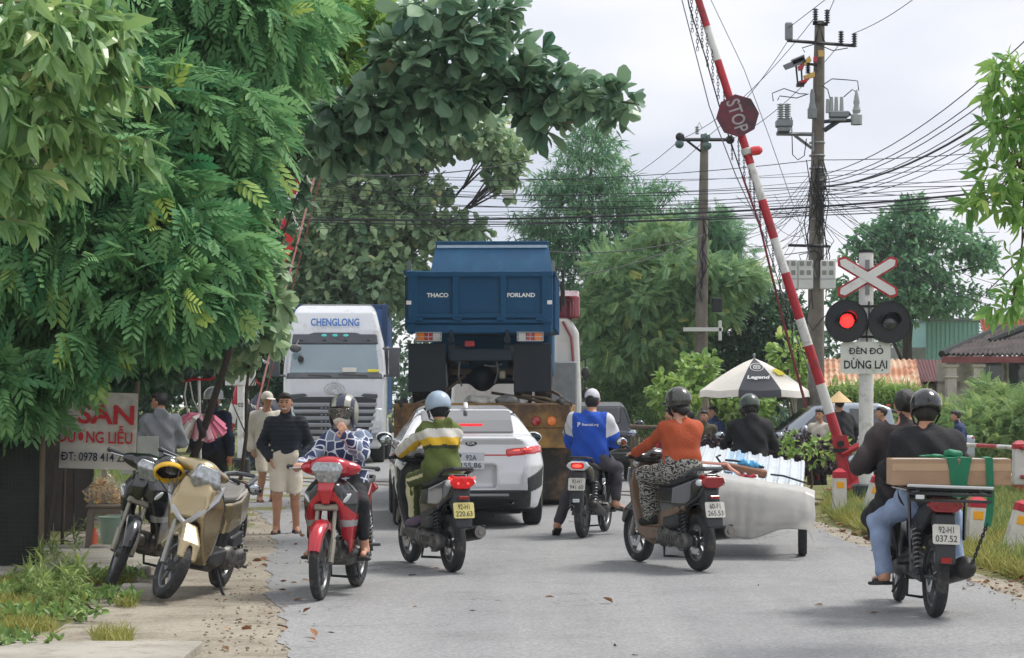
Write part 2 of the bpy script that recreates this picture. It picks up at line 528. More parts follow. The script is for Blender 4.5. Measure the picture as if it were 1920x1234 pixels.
def sample(C, Rr, n, shell=0.45, gap=0.0, gfreq=2.2):
    w = (Rr[:, 0] * Rr[:, 2]) ** 0.9; i = rng.choice(len(C), n, p=w / w.sum())
    u = unit(rng.normal(size=(n, 3)))
    r = (shell ** 3 + (1 - shell ** 3) * rng.random(n)) ** (1 / 3)
    r = r * (1 + .13 * rng.normal(size=n))
    p = C[i] + u * r[:, None] * Rr[i]
    if gap > 0:
        g = np.sin(p[:, 0] * gfreq * 1.3 + 2 * np.sin(p[:, 2] * gfreq * .7)) + np.sin(p[:, 1] * gfreq + p[:, 2] * gfreq * 1.6) + np.sin(p[:, 2] * gfreq * 2.3 + 1.7 * p[:, 0])
        k = g > (-3 + gap * 4.0); p, u = p[k], u[k]
    return p, u
def foliage(name, parent, mat, p, u, tm, nl, size, droop=0.3, spread=0.9, up=0.0, szv=0.45, tip=None):
    n = len(p) * nl
    pp = np.repeat(p, nl, 0); d = unit(np.repeat(u, nl, 0) + spread * rng.normal(size=(n, 3)) + np.array([0, 0, up - droop]))
    z = unit(np.array([0, 0, 1.0]) + 0.55 * rng.normal(size=(n, 3))); y = unit(np.cross(z, d)); z = np.cross(d, y)
    s = size * (1 + szv * (rng.random(n) * 2 - 1))
    TV, TQ = tm
    V = pp[:, None, :] + s[:, None, None] * (TV[None, :, 0:1] * d[:, None, :] + TV[None, :, 1:2] * y[:, None, :] + TV[None, :, 2:3] * z[:, None, :])
    Q = (TQ[None] + (np.arange(n) * len(TV))[:, None, None]).reshape(-1, 4)
    rn = np.repeat(np.clip(np.repeat(rng.random(len(p)), nl) * .55 + rng.random(n) * .45, 0, 1), len(TQ))
    return link(name, rawmesh(name, V.reshape(-1, 3), Q, mat, smooth=False, rnd=rn), parent)
def limbs(parent, mat, base, C, r0, mid=None, name='trunk'):
    """tapered trunk with a limb to every lobe centre."""
    mb = MB(); base = Vector(base)
    C = [Vector(c) for c in C]
    top = mid if mid is not None else sum(C, Vector()) / len(C)
    top = Vector(top)
    pts = [base.lerp(top, t) + Vector((0.08 * math.sin(5 * t + base.x), 0.06 * math.sin(4 * t), 0)) for t in (0, .25, .5, .75, 1)]
    mb.tube(pts, [r0 * 1.25, r0, r0 * .88, r0 * .75, r0 * .55], 10)
    for c in C:
        s = pts[random.choice((2, 3, 4))]
        m = s.lerp(c, .5) + Vector((random.uniform(-.2, .2), random.uniform(-.2, .2), .12))
        mb.tube([s, s.lerp(m, .5) + Vector((random.uniform(-.08, .08), 0, -.06)), m, m.lerp(c, .5) + Vector((0, random.uniform(-.1, .1), .05)), c], [r0 * .34, r0 * .27, r0 * .2, r0 * .13, r0 * .05], 6)
        for _ in range(3):
            e = c + Vector((random.uniform(-1, 1), random.uniform(-.6, .6), random.uniform(-.4, .7))) * min(.5, (c - s).length * .2)
            mb.tube([m.lerp(c, .6), e], [r0 * .12, r0 * .04], 5)
    return mb.build(name, mat, parent)
# ------------------------------------------------------------------ the setting: ground, road, rails
def ground_mat(name, c1, c2, c3, s1, s2, rough=0.95, bump=0.5, bs=40.0, p=(0.4, 0.6), speck=0.0, streak=None):
    m = bpy.data.materials.new(name); m.use_nodes = True
    n, l = m.node_tree.nodes, m.node_tree.links.new
    b = n['Principled BSDF']; b.inputs['Roughness'].default_value = rough
    b.inputs['Specular IOR Level'].default_value = 0.25
    tc = n.new('ShaderNodeTexCoord')
    def noise(s, d=6, r=0.6, vec=None):
        x = n.new('ShaderNodeTexNoise'); x.inputs['Scale'].default_value = s; x.inputs['Detail'].default_value = d; x.inputs['Roughness'].default_value = r
        l(vec or tc.outputs['Object'], x.inputs['Vector']); return x.outputs[0]
    def ramp(i, a, bb, ca, cb):
        r = n.new('ShaderNodeValToRGB'); e = r.color_ramp.elements
        e[0].position, e[1].position = a, bb; e[0].color = ca; e[1].color = cb; l(i, r.inputs[0]); return r.outputs[0]
    def mix(f, a, bb, mode='MIX'):
        x = n.new('ShaderNodeMix'); x.data_type = 'RGBA'; x.blend_type = mode
        for i, s in ((0, f), (6, a), (7, bb)):
            if hasattr(s, 'links'): l(s, x.inputs[i])
            else: x.inputs[i].default_value = s
        return x.outputs[2]
    a, bb, c = [(*lin(x), 1) for x in (c1, c2, c3)]
    col = ramp(noise(s1), p[0], p[1], a, bb)
    col = mix(ramp(noise(s2, 8, 0.7), 0.5, 0.72, (0, 0, 0, 1), (1, 1, 1, 1)), col, c)
    if streak:                                        # long worn wheel tracks along the road
        mp = n.new('ShaderNodeMapping'); mp.inputs['Scale'].default_value = (1.1, 0.05, 1); l(tc.outputs['Object'], mp.inputs[0])
        col = mix(ramp(noise(1.0, 4, 0.55, mp.outputs[0]), 0.42, 0.62, (0, 0, 0, 1), (0.55, 0.55, 0.55, 1)), col, (*lin(streak), 1))
    if speck > 0:
        vo = n.new('ShaderNodeTexVoronoi'); vo.inputs['Scale'].default_value = 55; l(tc.outputs['Object'], vo.inputs['Vector'])
        col = mix(speck, col, ramp(vo.outputs['Color'], 0.1, 0.9, (0.25, 0.25, 0.25, 1), (1, 1, 1, 1)), 'OVERLAY')
    if streak:                                        # hairline cracks and darker oily patches
        vc = n.new('ShaderNodeTexVoronoi'); vc.feature = 'DISTANCE_TO_EDGE'; vc.inputs['Scale'].default_value = .55
        wp = n.new('ShaderNodeVectorMath'); wp.operation = 'ADD'; nv = n.new('ShaderNodeTexNoise'); nv.inputs['Scale'].default_value = 1.8; nv.inputs['Detail'].default_value = 6; l(tc.outputs['Object'], nv.inputs['Vector']); l(tc.outputs['Object'], wp.inputs[0]); l(nv.outputs['Color'], wp.inputs[1]); l(wp.outputs[0], vc.inputs['Vector'])
        ck = ramp(vc.outputs['Distance'], .002, .008, (.62, .62, .62, 1), (1, 1, 1, 1))
        mk = n.new('ShaderNodeMix'); mk.data_type = 'RGBA'; mk.blend_type = 'MULTIPLY'; l(ramp(noise(.23, 3), .50, .60, (0, 0, 0, 1), (1, 1, 1, 1)), mk.inputs[0]); l(col, mk.inputs[6]); l(ck, mk.inputs[7]); col = mk.outputs[2]
        ol = ramp(noise(.9, 5, .5), .64, .74, (1, 1, 1, 1), (.80, .80, .80, 1)); col = mix(1.0, col, ol, 'MULTIPLY')
    l(col, b.inputs['Base Color'])
    bp = n.new('ShaderNodeBump'); bp.inputs['Strength'].default_value = bump; bp.inputs['Distance'].default_value = 0.03
    l(noise(bs, 4, 0.65), bp.inputs['Height']); l(bp.outputs[0], b.inputs['Normal'])
    return m
m_asph = ground_mat('asphalt', (124, 125, 127), (138, 139, 140), (116, 117, 118), 0.35, 1.1, 0.88, 0.3, 110, (0.3, 0.7), 0.28, (148, 148, 147))
m_dirt = ground_mat('dirt', (138, 131, 118), (158, 151, 137), (108, 100, 88), 1.2, 2.6, 0.97, 0.9, 22, (0.35, 0.65), 0.2)
m_soil = ground_mat('soil', (96, 104, 62), (124, 124, 78), (120, 104, 80), 0.8, 2.0, 0.97, 0.9, 16)
m_conc = ground_mat('concrete', (150, 146, 136), (166, 162, 152), (120, 114, 100), 1.5, 4.0, 0.9, 0.4, 40)
m_ball = ground_mat('ballast_stone', (150, 144, 134), (176, 170, 160), (110, 104, 96), 4, 9, 0.95, 1.0, 30)

xs = np.concatenate([np.linspace(-160, -14, 10), np.linspace(-12, 14, 105), np.linspace(16, 160, 10)])
ys = np.concatenate([np.linspace(-6, 8, 6), np.linspace(9, 60, 170), np.linspace(64, 420, 18)])
V = np.array([(x, y, gz(x, y) + (0.025 * math.sin(3.1 * x + y) * math.sin(2.3 * y) if (x < -3 or x > 4.2) and y < 60 else -0.02)) for y in ys for x in xs])
nx = len(xs); Q = np.array([[j * nx + i, j * nx + i + 1, (j + 1) * nx + i + 1, (j + 1) * nx + i] for j in range(len(ys) - 1) for i in range(nx - 1)])
tag(link('ground', rawmesh('ground', V, Q, m_soil)), kind='structure')

def ribbon(name, Lp, Rp, mat, z, jit=0.0, step=0.25):
    """flat sheet between a left and a right edge line (x, y points), with ragged edges."""
    y = np.arange(Lp[0][1], Lp[-1][1], step if Lp[-1][1] < 50 else .12); lx = np.interp(y, [p[1] for p in Lp], [p[0] for p in Lp]); rx = np.interp(y, [p[1] for p in Rp], [p[0] for p in Rp])
    jl, jr = [jit * (np.sin(y * 1.7 + a) * .6 + np.sin(y * 4.3 + 2 * a) * .4 + np.sin(y * 9.1 + 3 * a) * np.sin(y * 1.3) * .35 + rng.normal(size=len(y)) * .13) for a in (0.3, 1.9)]
    V = []
    for i in range(len(y)):
        for t in np.linspace(0, 1, 17):
            x = (lx[i] + jl[i]) * (1 - t) + (rx[i] + jr[i]) * t
            V.append((x, y[i], z + gz(x, y[i])))
    Q = [[i * 17 + k, i * 17 + k + 1, i * 17 + k + 18, i * 17 + k + 17] for i in range(len(y) - 1) for k in range(16)]
    return tag(link(name, rawmesh(name, np.array(V), np.array(Q), mat)), kind='structure')
ROADL = [(-0.6, 4), (-1.31, 13.1), (-1.72, 16), (-2.2, 19.5), (-2.5, 23), (-2.75, 25.5), (-3.3, 29), (-4.2, 33), (-4.9, 38), (-6.0, 46), (-6.4, 120)]
ROADR = [(3.3, 4), (3.74, 13), (3.92, 16.7), (3.78, 20), (3.62, 24.8), (3.6, 29), (4.3, 33), (4.2, 38), (3.4, 44), (3.4, 120)]
ribbon('dirt_shoulder', [(-2.3, 9), (-3.1, 13), (-3.1, 16), (-4.2, 20), (-5.2, 26), (-5.6, 33), (-6.5, 38), (-7, 46)], [(2, 9), (2, 46.1)], m_dirt, 0.004, 0.12)
ribbon('road_verge', [(2, 9), (2, 40)], [(3.75, 9), (4.12, 14), (4.25, 17), (4.1, 20), (3.9, 25), (3.9, 29), (4.6, 33), (4.7, 40)], m_dirt, 0.0045, 0.10)
ribbon('road', ROADL, ROADR, m_asph, 0.009, 0.06)
mb = MB(); mb.box((-3.2, 12.5, 0.03), (2.6, 1.9, 0.07), 0.01)
tag(mb.build('concrete_pad', m_conc), kind='structure')
mb = MB(); mb.box((-4.05, 20.3, 0.03), (1.75, 3.6, 0.10), 0.015)
tag(mb.build('concrete_apron', m_conc), kind='structure')

# the railway crosses at an angle: line x + y = const
def rl(c, t): return Vector(((c / 2) + t, (c / 2) - t, 0))
m_rail = M('rail_steel', (120, 104, 92), 0.45, 0.6, 0.2, 3, dirt=((110, 78, 58), 0.4))
m_slp = M('sleeper_concrete', (150, 146, 138), 0.9, 0, 0.2, 4, 0.3)
ud, uc = Vector((1, -1, 0)).normalized(), Vector((1, 1, 0)).normalized()
tr = tag(link('railway_track', None), 'metre gauge railway track crossing the road at a slant', 'railway track')
for c in (36.75, 38.2):
    mb = MB(); a = Vector((c / 2 + 36, c / 2 - 36, 0)); d = Vector((-1, 1, 0)) * 82
    mb.prism([(-.06, 0), (.06, 0), (.06, .012), (.012, .02), (.012, .10), (.035, .11), (.035, .135), (-.035, .135), (-.035, .11), (-.012, .10), (-.012, .02), (-.06, .012)], a + Vector((0, 0, -0.11)), uc, (0, 0, 1), d)
    mb.build('rail', m_rail, tr)
mb = MB()
for k in range(-40, 60):
    p = Vector((37.475 / 2, 37.475 / 2, 0)) + ud * (k * 0.6)
    if -4.5 < p.x < 4.3: continue
    mb.box(p + Vector((0, 0, -.12)), (2.0, 0.22, 0.16), 0.01, T=Matrix.Rotation(RAD(45), 3, 'Z'))
mb.build('sleepers', m_slp, tr)
for sgn, nm in ((1, 0), (-1, 1)):                  # ballast shoulders beside the road
    a = 5.3 if sgn > 0 else -5.3
    p0 = Vector((a, 37.475 - a, 0)); mb = MB()
    mb.prism([(-2.0, -.25), (2.0, -.25), (1.4, -.085), (-1.4, -.085)], p0, uc, (0, 0, 1), ud * 30 * sgn)
    tag(mb.build('ballast', m_ball), kind='structure')
# loose stones of the ballast and rubble on the verges
def stones(name, pts, smin, smax, mat):
    t = MB(); t.ball((0, 0, 0), (1, .8, .62), 6, 4); TV = np.array([v[:] for v in t.v]); F3 = [f if len(f) == 4 else f + [f[-1]] for f in t.f]
    TQ = np.array([f for f in t.f if len(f) == 4]); TT = np.array([f for f in t.f if len(f) == 3])
    n = len(pts); s = rng.uniform(smin, smax, n); a = rng.random(n) * 6.3; jit = rng.normal(size=(n, len(TV), 3)) * .13
    X = TV[None] + jit; c, sn = np.cos(a)[:, None], np.sin(a)[:, None]
    X = np.stack([X[..., 0] * c - X[..., 1] * sn, X[..., 0] * sn + X[..., 1] * c, X[..., 2]], -1) * s[:, None, None] + np.array(pts)[:, None]
    T3 = np.concatenate([TT, TQ[:, [0, 1, 2]], TQ[:, [0, 2, 3]]])
    Qs = (T3[None] + (np.arange(n) * len(TV))[:, None, None]).reshape(-1, 3)
    return tag(link(name, rawmesh(name, X.reshape(-1, 3), Qs, mat, smooth=False)), kind='stuff')
pp = []
for _ in range(5200):
    sgn = 1 if random.random() < .65 else -1
    t = random.uniform(0.0, 7) * sgn; a = (5.0 if sgn > 0 else -5.2) + t * .7
    q = random.uniform(-1.75, 1.75)
    p = Vector((a, 37.475 - a, -.06 - max(0, abs(q) - 1.3) * .35)) + uc * q
    pp.append(p[:])
stones('ballast_stones', pp, .02, .05, m_ball)
m_peb = M('pebble', (146, 134, 118), 0.95, 0, 0.3, 6)
pp = [G(random.uniform(380, 545), random.uniform(935, 1225), .008)[:] for _ in range(420)] + [(random.gauss(4.0, .2), random.uniform(13, 29), .012) for _ in range(500)]
pp += [(random.uniform(-5.0, -3.2), random.uniform(24, 33), .01) for _ in range(500)]
stones('pebbles', pp, .003, .016, m_peb)
# fallen leaves on the verges
m_dry = leafmat('dry_leaf', (70, 52, 38), (150, 108, 74), (190, 140, 100), 0.15, 0.8)
q = [G(random.uniform(400, 600), random.uniform(930, 1225), .02)[:] for _ in range(60)] + [(random.gauss(4.12, .18), random.uniform(14, 27), .02) for _ in range(300)]
q += [(random.uniform(-2.4, 3.2), random.uniform(13, 30), .015) for _ in range(26)]
q = np.array(q)
tag(foliage('fallen_leaves', None, m_dry, q, unit(rng.normal(size=(len(q), 3)) * np.array([1, 1, .12])), TM_OVAL, 1, .065, 0, .1, .12, .7), kind='stuff')

# grass: blades as single leaf faces
m_grass = leafmat('grass_blade', (70, 96, 50), (132, 150, 84), (176, 178, 112), 0.3, 0.6, 0.3, 0.15)
m_grassd = leafmat('grass_dry', (92, 104, 44), (160, 160, 84), (196, 182, 122), 0.3, 0.6, 0.3, 0.2)
TM_GRASS = T_blade([(0, .03), (.5, .026), (1, .004)], .45, .3)
def grass(name, fn, n, size, mat, nl=4):
    q = np.array([fn() for _ in range(n)])
    return tag(foliage(name, None, mat, q, np.tile(np.array([[0, 0, 1.0]]), (n, 1)), TM_GRASS, nl, size, 0, .42, .25, .6), kind='stuff')
def clumpy(fn, fr, thr):
    def f():
        for _ in range(40):
            p = fn()
            if math.sin(p[0] * fr + 1.3 * math.sin(p[1] * fr * .6)) + math.sin(p[1] * fr * 1.3 + p[0]) > thr: return p
        return p
    return f
def vl():
    y = random.uniform(13.2, 19.5); return (np.interp(y, [13.2, 15, 17, 19.5], [-2.15, -2.45, -2.75, -3.1]) - .15 - abs(random.gauss(0, .9)), y, .01)
def vr():
    y = random.uniform(13.5, 33); return (np.interp(y, [13, 16.7, 20, 25, 29, 33], [4.25, 4.4, 4.25, 4.05, 4.1, 4.8]) + random.random() ** 1.3 * 3.2, y, 0)
def vt():
    a = random.uniform(4.6, 12); q_ = random.uniform(1.6, 8); p = Vector((a, 37.5 - a, 0)) + uc * q_; return on(p.x, p.y)
grass('grass', clumpy(vl, 2.6, .1), 2600, .075, m_grassd)
grass('grass', clumpy(vr, 1.7, -.5), 9000, .15, m_grassd)
grass('grass', clumpy(vr, 1.3, .2), 4000, .19, m_grass)
grass('grass', vt, 12000, .19, m_grass)
grass('grass', lambda: (random.uniform(-9, -5.6), random.uniform(34, 49), 0), 5000, .22, m_grass)
# broad-leaved ground weeds bottom left
q = np.array([clumpy(vl, 3.1, .3)() for _ in range(520)]) + np.array([0, 0, .05])
tag(foliage('weeds', None, leafmat('weed_leaf', (70, 104, 56), (134, 164, 92), (186, 200, 120), .3), q, np.tile(np.array([[0, 0, .7]]), (len(q), 1)), TM_OVAL, 5, .06, 0, .9, 0, .5), kind='stuff')
q = np.array([G(random.uniform(40, 160), random.uniform(1030, 1150))[:] for _ in range(34)])
hh = rng.uniform(.12, .36, 34); qq = np.concatenate([q + np.array([0, 0, 1]) * (hh * f)[:, None] for f in (.3, .5, .7, .85, 1)])
tag(foliage('tall_weeds', None, leafmat('tall_weed_leaf', (84, 110, 60), (144, 164, 92), (200, 205, 120), .35), qq, np.tile(np.array([[0, 0, .6]]), (len(qq), 1)), TM_SLIM, 6, .10, .1, .8, 0, .5), kind='stuff')
# ------------------------------------------------------------------ trees and shrubs
GREEN_T = leafmat('tamarind_leaf', (50, 110, 76), (134, 180, 120), (186, 206, 108), .36, .62, .25, .11)
GREEN_M = leafmat('mango_leaf', (72, 120, 70), (148, 182, 116), (206, 210, 146), .28, .33, .5, .12)
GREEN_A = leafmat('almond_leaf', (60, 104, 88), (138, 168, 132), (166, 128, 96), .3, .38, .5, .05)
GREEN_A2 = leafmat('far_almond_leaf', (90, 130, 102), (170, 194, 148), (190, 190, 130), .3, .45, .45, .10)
GREEN_B = leafmat('bamboo_leaf', (74, 122, 98), (130, 172, 128), (166, 188, 130), .3, .5, .3, .08)
GREEN_F = leafmat('acacia_leaf', (84, 130, 100), (150, 182, 124), (198, 198, 112), .34, .5, .3, .12)
GREEN_D = leafmat('dense_leaf', (44, 82, 66), (92, 126, 92), None, .25, .4, .45, .05)
GREEN_P = leafmat('plantain_leaf', (98, 140, 74), (158, 188, 104), (206, 212, 128), .36, .4, .4, .15)
GREEN_R = leafmat('right_leaf', (84, 136, 72), (146, 184, 98), (184, 200, 110), .40, .4, .4, .12)
GREEN_S = leafmat('shrub_leaf', (94, 132, 84), (156, 182, 116), (200, 204, 136), .34, .5, .3, .12)
PURPLE = leafmat('hedge_leaf', (40, 34, 40), (84, 66, 74), (120, 100, 96), .2, .4, .45, .08)
BARK = M('bark', (84, 72, 60), .95, 0, .3, 6, .8, 20)
BARKD = M('dark_bark', (58, 52, 46), .95, 0, .3, 6, .8, 20)

def tree(name, label, base, lobes, mat, tm, n, nl, size, r0, droop=.3, spread=.8, shell=.4, gap=.25, gf=2.2, group=None, bark=BARK, cat='tree', top=None, nl_=None):
    t = thing(name, label, cat, base, 0, group)
    C, Rr = lobes_px(lobes); b = np.array(base)
    p, u = sample(C, Rr, n, shell, gap, gf)
    foliage('crown', t, mat, p - b, u, tm, nl, size, droop, spread)
    limbs(t, bark, (0, 0, -.1), [tuple(c - b) for c in (C if nl_ is None else C[:nl_])], r0, None if top is None else Vector(top) - Vector(base))
    return t
# the big feathery tree on the left
LB = [(340, 40, 22, 230, 120, 1.6), (130, 120, 22, 200, 150, 1.6), (450, 130, 23, 100, 120, 1.2), (370, 260, 21, 140, 110, 1.3), (250, 330, 20.5, 170, 120, 1.3),
      (90, 330, 20, 150, 130, 1.4), (385, 400, 21, 88, 90, 1.0), (330, 470, 20, 140, 95, 1.1), (140, 500, 20, 170, 110, 1.3), (375, 520, 20.5, 80, 70, .9), (310, 560, 19.6, 105, 55, .9),
      (80, 620, 19.6, 140, 65, 1.0), (10, 720, 19.4, 80, 60, .6), (520, 50, 23.5, 80, 80, .9), (440, 200, 23, 70, 80, .9),
      (415, 300, 22, 66, 70, .8), (140, 645, 19.3, 70, 28, .4), (230, 180, 21, 190, 120, 1.4), (60, 560, 20, 120, 90, 1)]
big = tree('feathery_tree', 'large feathery green tree with drooping fronds leaning over the left roadside', (-5.0, 22, 0), LB, GREEN_T, TM_FROND, 14500, 2, .255, .25, .6, .88, .40, .46, 2.4, bark=BARKD, top=(-4.6, 22, 3.2))
tree('shade_tree', 'dark green tree standing further behind the feathery roadside tree', (-9.0, 30, 0), [(90, 250, 30, 260, 260, 2), (330, 300, 29, 230, 260, 2), (150, 560, 29, 260, 180, 2), (390, 540, 29, 100, 100, 1.4), (460, 180, 29, 150, 180, 1.6), (60, 760, 28, 170, 110, 1.2), (190, 680, 29, 120, 70, 1.2)],
     GREEN_D, TM_OVAL, 8000, 4, .17, .25, .3, .9, .3, .05, bark=BARKD, top=(-6.4, 29.5, 4))
tree('roadside_thicket', 'dark thicket of trees far behind the left barrier and control post', (-9.5, 64, 0), [(300, 690, 64, 120, 70, 1.5), (420, 670, 64, 100, 70, 1.5), (520, 700, 63, 60, 60, 1.2), (200, 740, 64, 110, 70, 1.5), (470, 600, 64, 90, 60, 1.5), (540, 620, 63, 40, 60, 1)], GREEN_D, TM_OVAL, 3200, 5, .22, .06, .2, .9, .3, .03, bark=BARKD)
# nearest boughs, top left: long drooping leaves on pale twigs
t = thing('mango_tree', 'tree with long pointed drooping leaves on pale twigs reaching in at top left', 'tree', (-5.2, 11.5, 0))
C, Rr = lobes_px([(60, 40, 11, 130, 70, .5), (150, 90, 11, 95, 70, .5), (30, 170, 11, 100, 75, .5), (110, 210, 11, 90, 60, .4), (20, 290, 11, 70, 60, .4), (-60, 120, 11.2, 130, 200, .7), (40, 370, 11, 40, 28, .2), (200, 60, 11.1, 50, 60, .3)])
TIPS = ((240, 120), (270, 300), (280, 262), (190, 235), (60, 420), (290, 165), (120, 330), (40, 60), (180, 30))
b = np.array((-5.2, 11.5, 0)); p, u = sample(C, Rr, 270, .3, .1)
tp_ = np.array([(P(x, y, 11.0) - Vector((.09 * k + .02, 0, -.01 * k)))[:] for x, y in TIPS for k in range(5)]); p = np.concatenate([p, tp_]); u = np.concatenate([u, np.tile([[.6, -.2, .1]], (len(tp_), 1))])
foliage('crown', t, GREEN_M, p - b, u * .5 + np.array([.35, 0, 0]), TM_MANGO, 5, .155, .75, .75, 0, .3)
mb = MB()
mb.tube([(-.3, 0, -.1), (-.1, .1, 2), (.4, 0, 3.4), (1.3, -.3, 4.0)], [.16, .13, .09, .05], 10)
for px, py in TIPS:
    e = P(px, py, 11.0) - Vector(b); s = Vector((.4, -.1, 3.4)).lerp(Vector((1.3, -.3, 4.0)), random.random())
    s = e + Vector((-.75, .1, random.uniform(-.12, .22)))
    mb.tube([Vector((1.0, -.25, 3.3 + random.uniform(-.6, .5))), s, s.lerp(e, .5) + Vector((0, 0, .04)), e], [.02, .011, .007, .003], 6)
mb.build('trunk', M('pale_twig', (128, 118, 86), .8, 0, .2), t)
# Indian almond reaching over the road
LA = [(640, 230, 25, 95, 45, .8), (720, 205, 25, 95, 45, .8), (770, 130, 25, 90, 40, .8), (830, 180, 25, 85, 45, .7), (905, 150, 25, 60, 45, .6),
      (900, 40, 24.5, 62, 42, .6), (870, 85, 24.5, 50, 30, .5), (800, 20, 24.5, 45, 28, .5), (960, 110, 25, 40, 35, .5), (980, 165, 25, 62, 36, .5), (1050, 160, 25, 55, 34, .5), (1110, 175, 25, 48, 26, .4), (1160, 190, 25, 42, 24, .35),
      (1195, 195, 25, 22, 14, .25), (1015, 205, 25, 32, 26, .3), (1030, 235, 25, 28, 14, .25), (620, 275, 25, 70, 26, .5), (700, 250, 25, 60, 26, .5), (930, 20, 24.5, 40, 26, .4), (1010, 110, 25, 22, 18, .3)]
t = tree('almond_tree', 'broad leaved almond tree stretching a long bough out over the road', (-5.7, 27.5, 0), LA, GREEN_A, TM_ALMOND, 410, 6, .25, .12, .12, .75, .1, .12, bark=BARKD, top=(-4.7, 25.8, 4.0), nl_=2)
mb = MB()
q = [P(x, y, 25) - Vector((-5.7, 27.5, 0)) for x, y in ((230, 355), (480, 285), (600, 240), (720, 190), (860, 178), (960, 165), (1060, 170), (1150, 188), (1210, 198))]
mb.tube(q, [.08, .07, .06, .05, .042, .034, .026, .016, .006], 8)
for a, e in ((3, (800, 30)), (3, (900, 40)), (4, (1030, 236)), (4, (930, 215)), (2, (640, 100)), (5, (1010, 110)), (2, (760, 60))):
    e = P(e[0], e[1], 24.8) - Vector((-5.7, 27.5, 0)); mb.tube([q[a], q[a].lerp(e, .5) + Vector((0, 0, .1)), e], [.03, .02, .007], 6)
mb.build('bough', BARKD, t)
tree('airy_tree', 'airy light green tree between the feathery tree and the almond bough at the top', (-4.6, 29, 0), [(590, 40, 27, 70, 60, .7), (660, 30, 27, 70, 40, .7), (560, 130, 27, 70, 60, .7), (630, 110, 27, 60, 40, .6), (700, 70, 27, 50, 26, .5), (720, 20, 27, 50, 26, .5), (540, 190, 27, 44, 30, .4)],
     leafmat('airy_leaf', (88, 142, 76), (160, 194, 104), (206, 214, 110), .4, .5, .3, .12), TM_FROND, 620, 2, .25, .05, .3, .8, .1, .25, 3.2, bark=BARKD, top=(-2.8, 27, 4.2))
# sprays of big leaves hanging beside the far barrier
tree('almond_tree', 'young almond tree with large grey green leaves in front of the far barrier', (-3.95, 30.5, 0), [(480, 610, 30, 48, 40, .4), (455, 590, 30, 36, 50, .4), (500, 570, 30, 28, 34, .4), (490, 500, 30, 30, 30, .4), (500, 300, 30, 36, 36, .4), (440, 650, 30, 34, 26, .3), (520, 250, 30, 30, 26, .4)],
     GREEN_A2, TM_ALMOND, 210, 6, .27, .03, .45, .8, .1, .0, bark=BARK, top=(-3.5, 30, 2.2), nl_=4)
# far almond tree behind the lorry
LF = [(880, 235, 58, 80, 24, 1.6), (820, 262, 58, 80, 26, 1.6), (930, 275, 58, 62, 22, 1.4), (760, 285, 58, 70, 30, 1.6), (950, 310, 58, 30, 26, .7), (945, 345, 58, 22, 20, .5), (700, 260, 58, 90, 60, 2), (660, 340, 58, 90, 40, 2),
      (760, 360, 58, 70, 22, 1.6), (820, 355, 58, 35, 14, .8), (640, 420, 58, 110, 46, 2), (740, 420, 58, 90, 30, 1.8), (830, 400, 58, 40, 14, .8), (820, 440, 58, 70, 16, 1.4), (890, 432, 58, 28, 12, .6), (650, 490, 58, 120, 60, 2), (720, 520, 58, 90, 60, 2), (600, 580, 58, 110, 60, 2), (600, 340, 58, 60, 50, 1.6), (580, 480, 58, 70, 100, 1.8)]
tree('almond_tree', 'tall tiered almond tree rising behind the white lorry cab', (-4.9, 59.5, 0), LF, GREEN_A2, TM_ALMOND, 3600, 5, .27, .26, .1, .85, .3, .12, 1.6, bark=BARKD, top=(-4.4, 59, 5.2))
# slender conical tree
LC = [(1115, 235, 62, 42, 22, .8), (1112, 275, 62, 60, 32, 1.0), (1110, 320, 62, 85, 38, 1.3), (1100, 370, 62, 110, 34, 1.6), (1180, 365, 62, 70, 26, 1.2), (1040, 350, 62, 60, 26, 1.1), (1090, 420, 62, 120, 34, 1.8), (1200, 400, 62, 70, 30, 1.2), (1100, 470, 62, 120, 40, 1.8), (1020, 470, 62, 70, 32, 1.3), (1100, 530, 62, 100, 40, 1.6), (1010, 420, 62, 55, 22, 1.0), (1250, 355, 62, 30, 14, .6), (1200, 470, 62, 90, 40, 1.5), (1160, 560, 62, 110, 60, 1.6), (1240, 430, 62, 60, 30, 1.2)]
tree('bamboo_like_tree', 'slender conical tree with fine drooping leaves behind the dump truck', (2.2, 62.5, 0), LC, GREEN_B, TM_SLIM, 4300, 6, .24, .16, .4, .9, .25, .14, 1.8, bark=BARKD, top=(2.3, 62.3, 6.2))
# feathery pale trees right of the dump truck
tree('acacia_tree', 'pale feathery tree with yellowish sprays around the further utility pole', (4.0, 57, 0), [(1200, 560, 57, 90, 40, 1.4), (1285, 505, 57, 80, 36, 1.4), (1340, 540, 57, 60, 30, .9), (1235, 440, 57, 45, 26, .8), (1385, 520, 57, 50, 26, .9), (1150, 500, 57, 60, 34, 1.1), (1310, 590, 57, 80, 26, 1.1), (1220, 640, 57, 90, 36, 1.2), (1120, 590, 57, 60, 40, 1), (1270, 465, 57, 40, 20, .7), (1160, 660, 57, 60, 40, 1)],
     GREEN_F, TM_FINE, 4200, 2, .30, .12, .25, .8, .2, .2, 1.8, bark=BARK, top=(3.7, 57, 3))
tree('acacia_tree', 'taller grey green acacia reaching up behind the utility pole', (5.4, 60, 0), [(1350, 440, 60, 40, 40, .9), (1375, 490, 60, 36, 46, .8), (1300, 420, 60, 50, 30, 1), (1330, 520, 60, 60, 50, 1), (1250, 480, 60, 70, 60, 1.2), (1400, 540, 60, 40, 40, .8)], GREEN_B, TM_FINE, 2300, 2, .28, .09, .3, .8, .2, .2, 2)
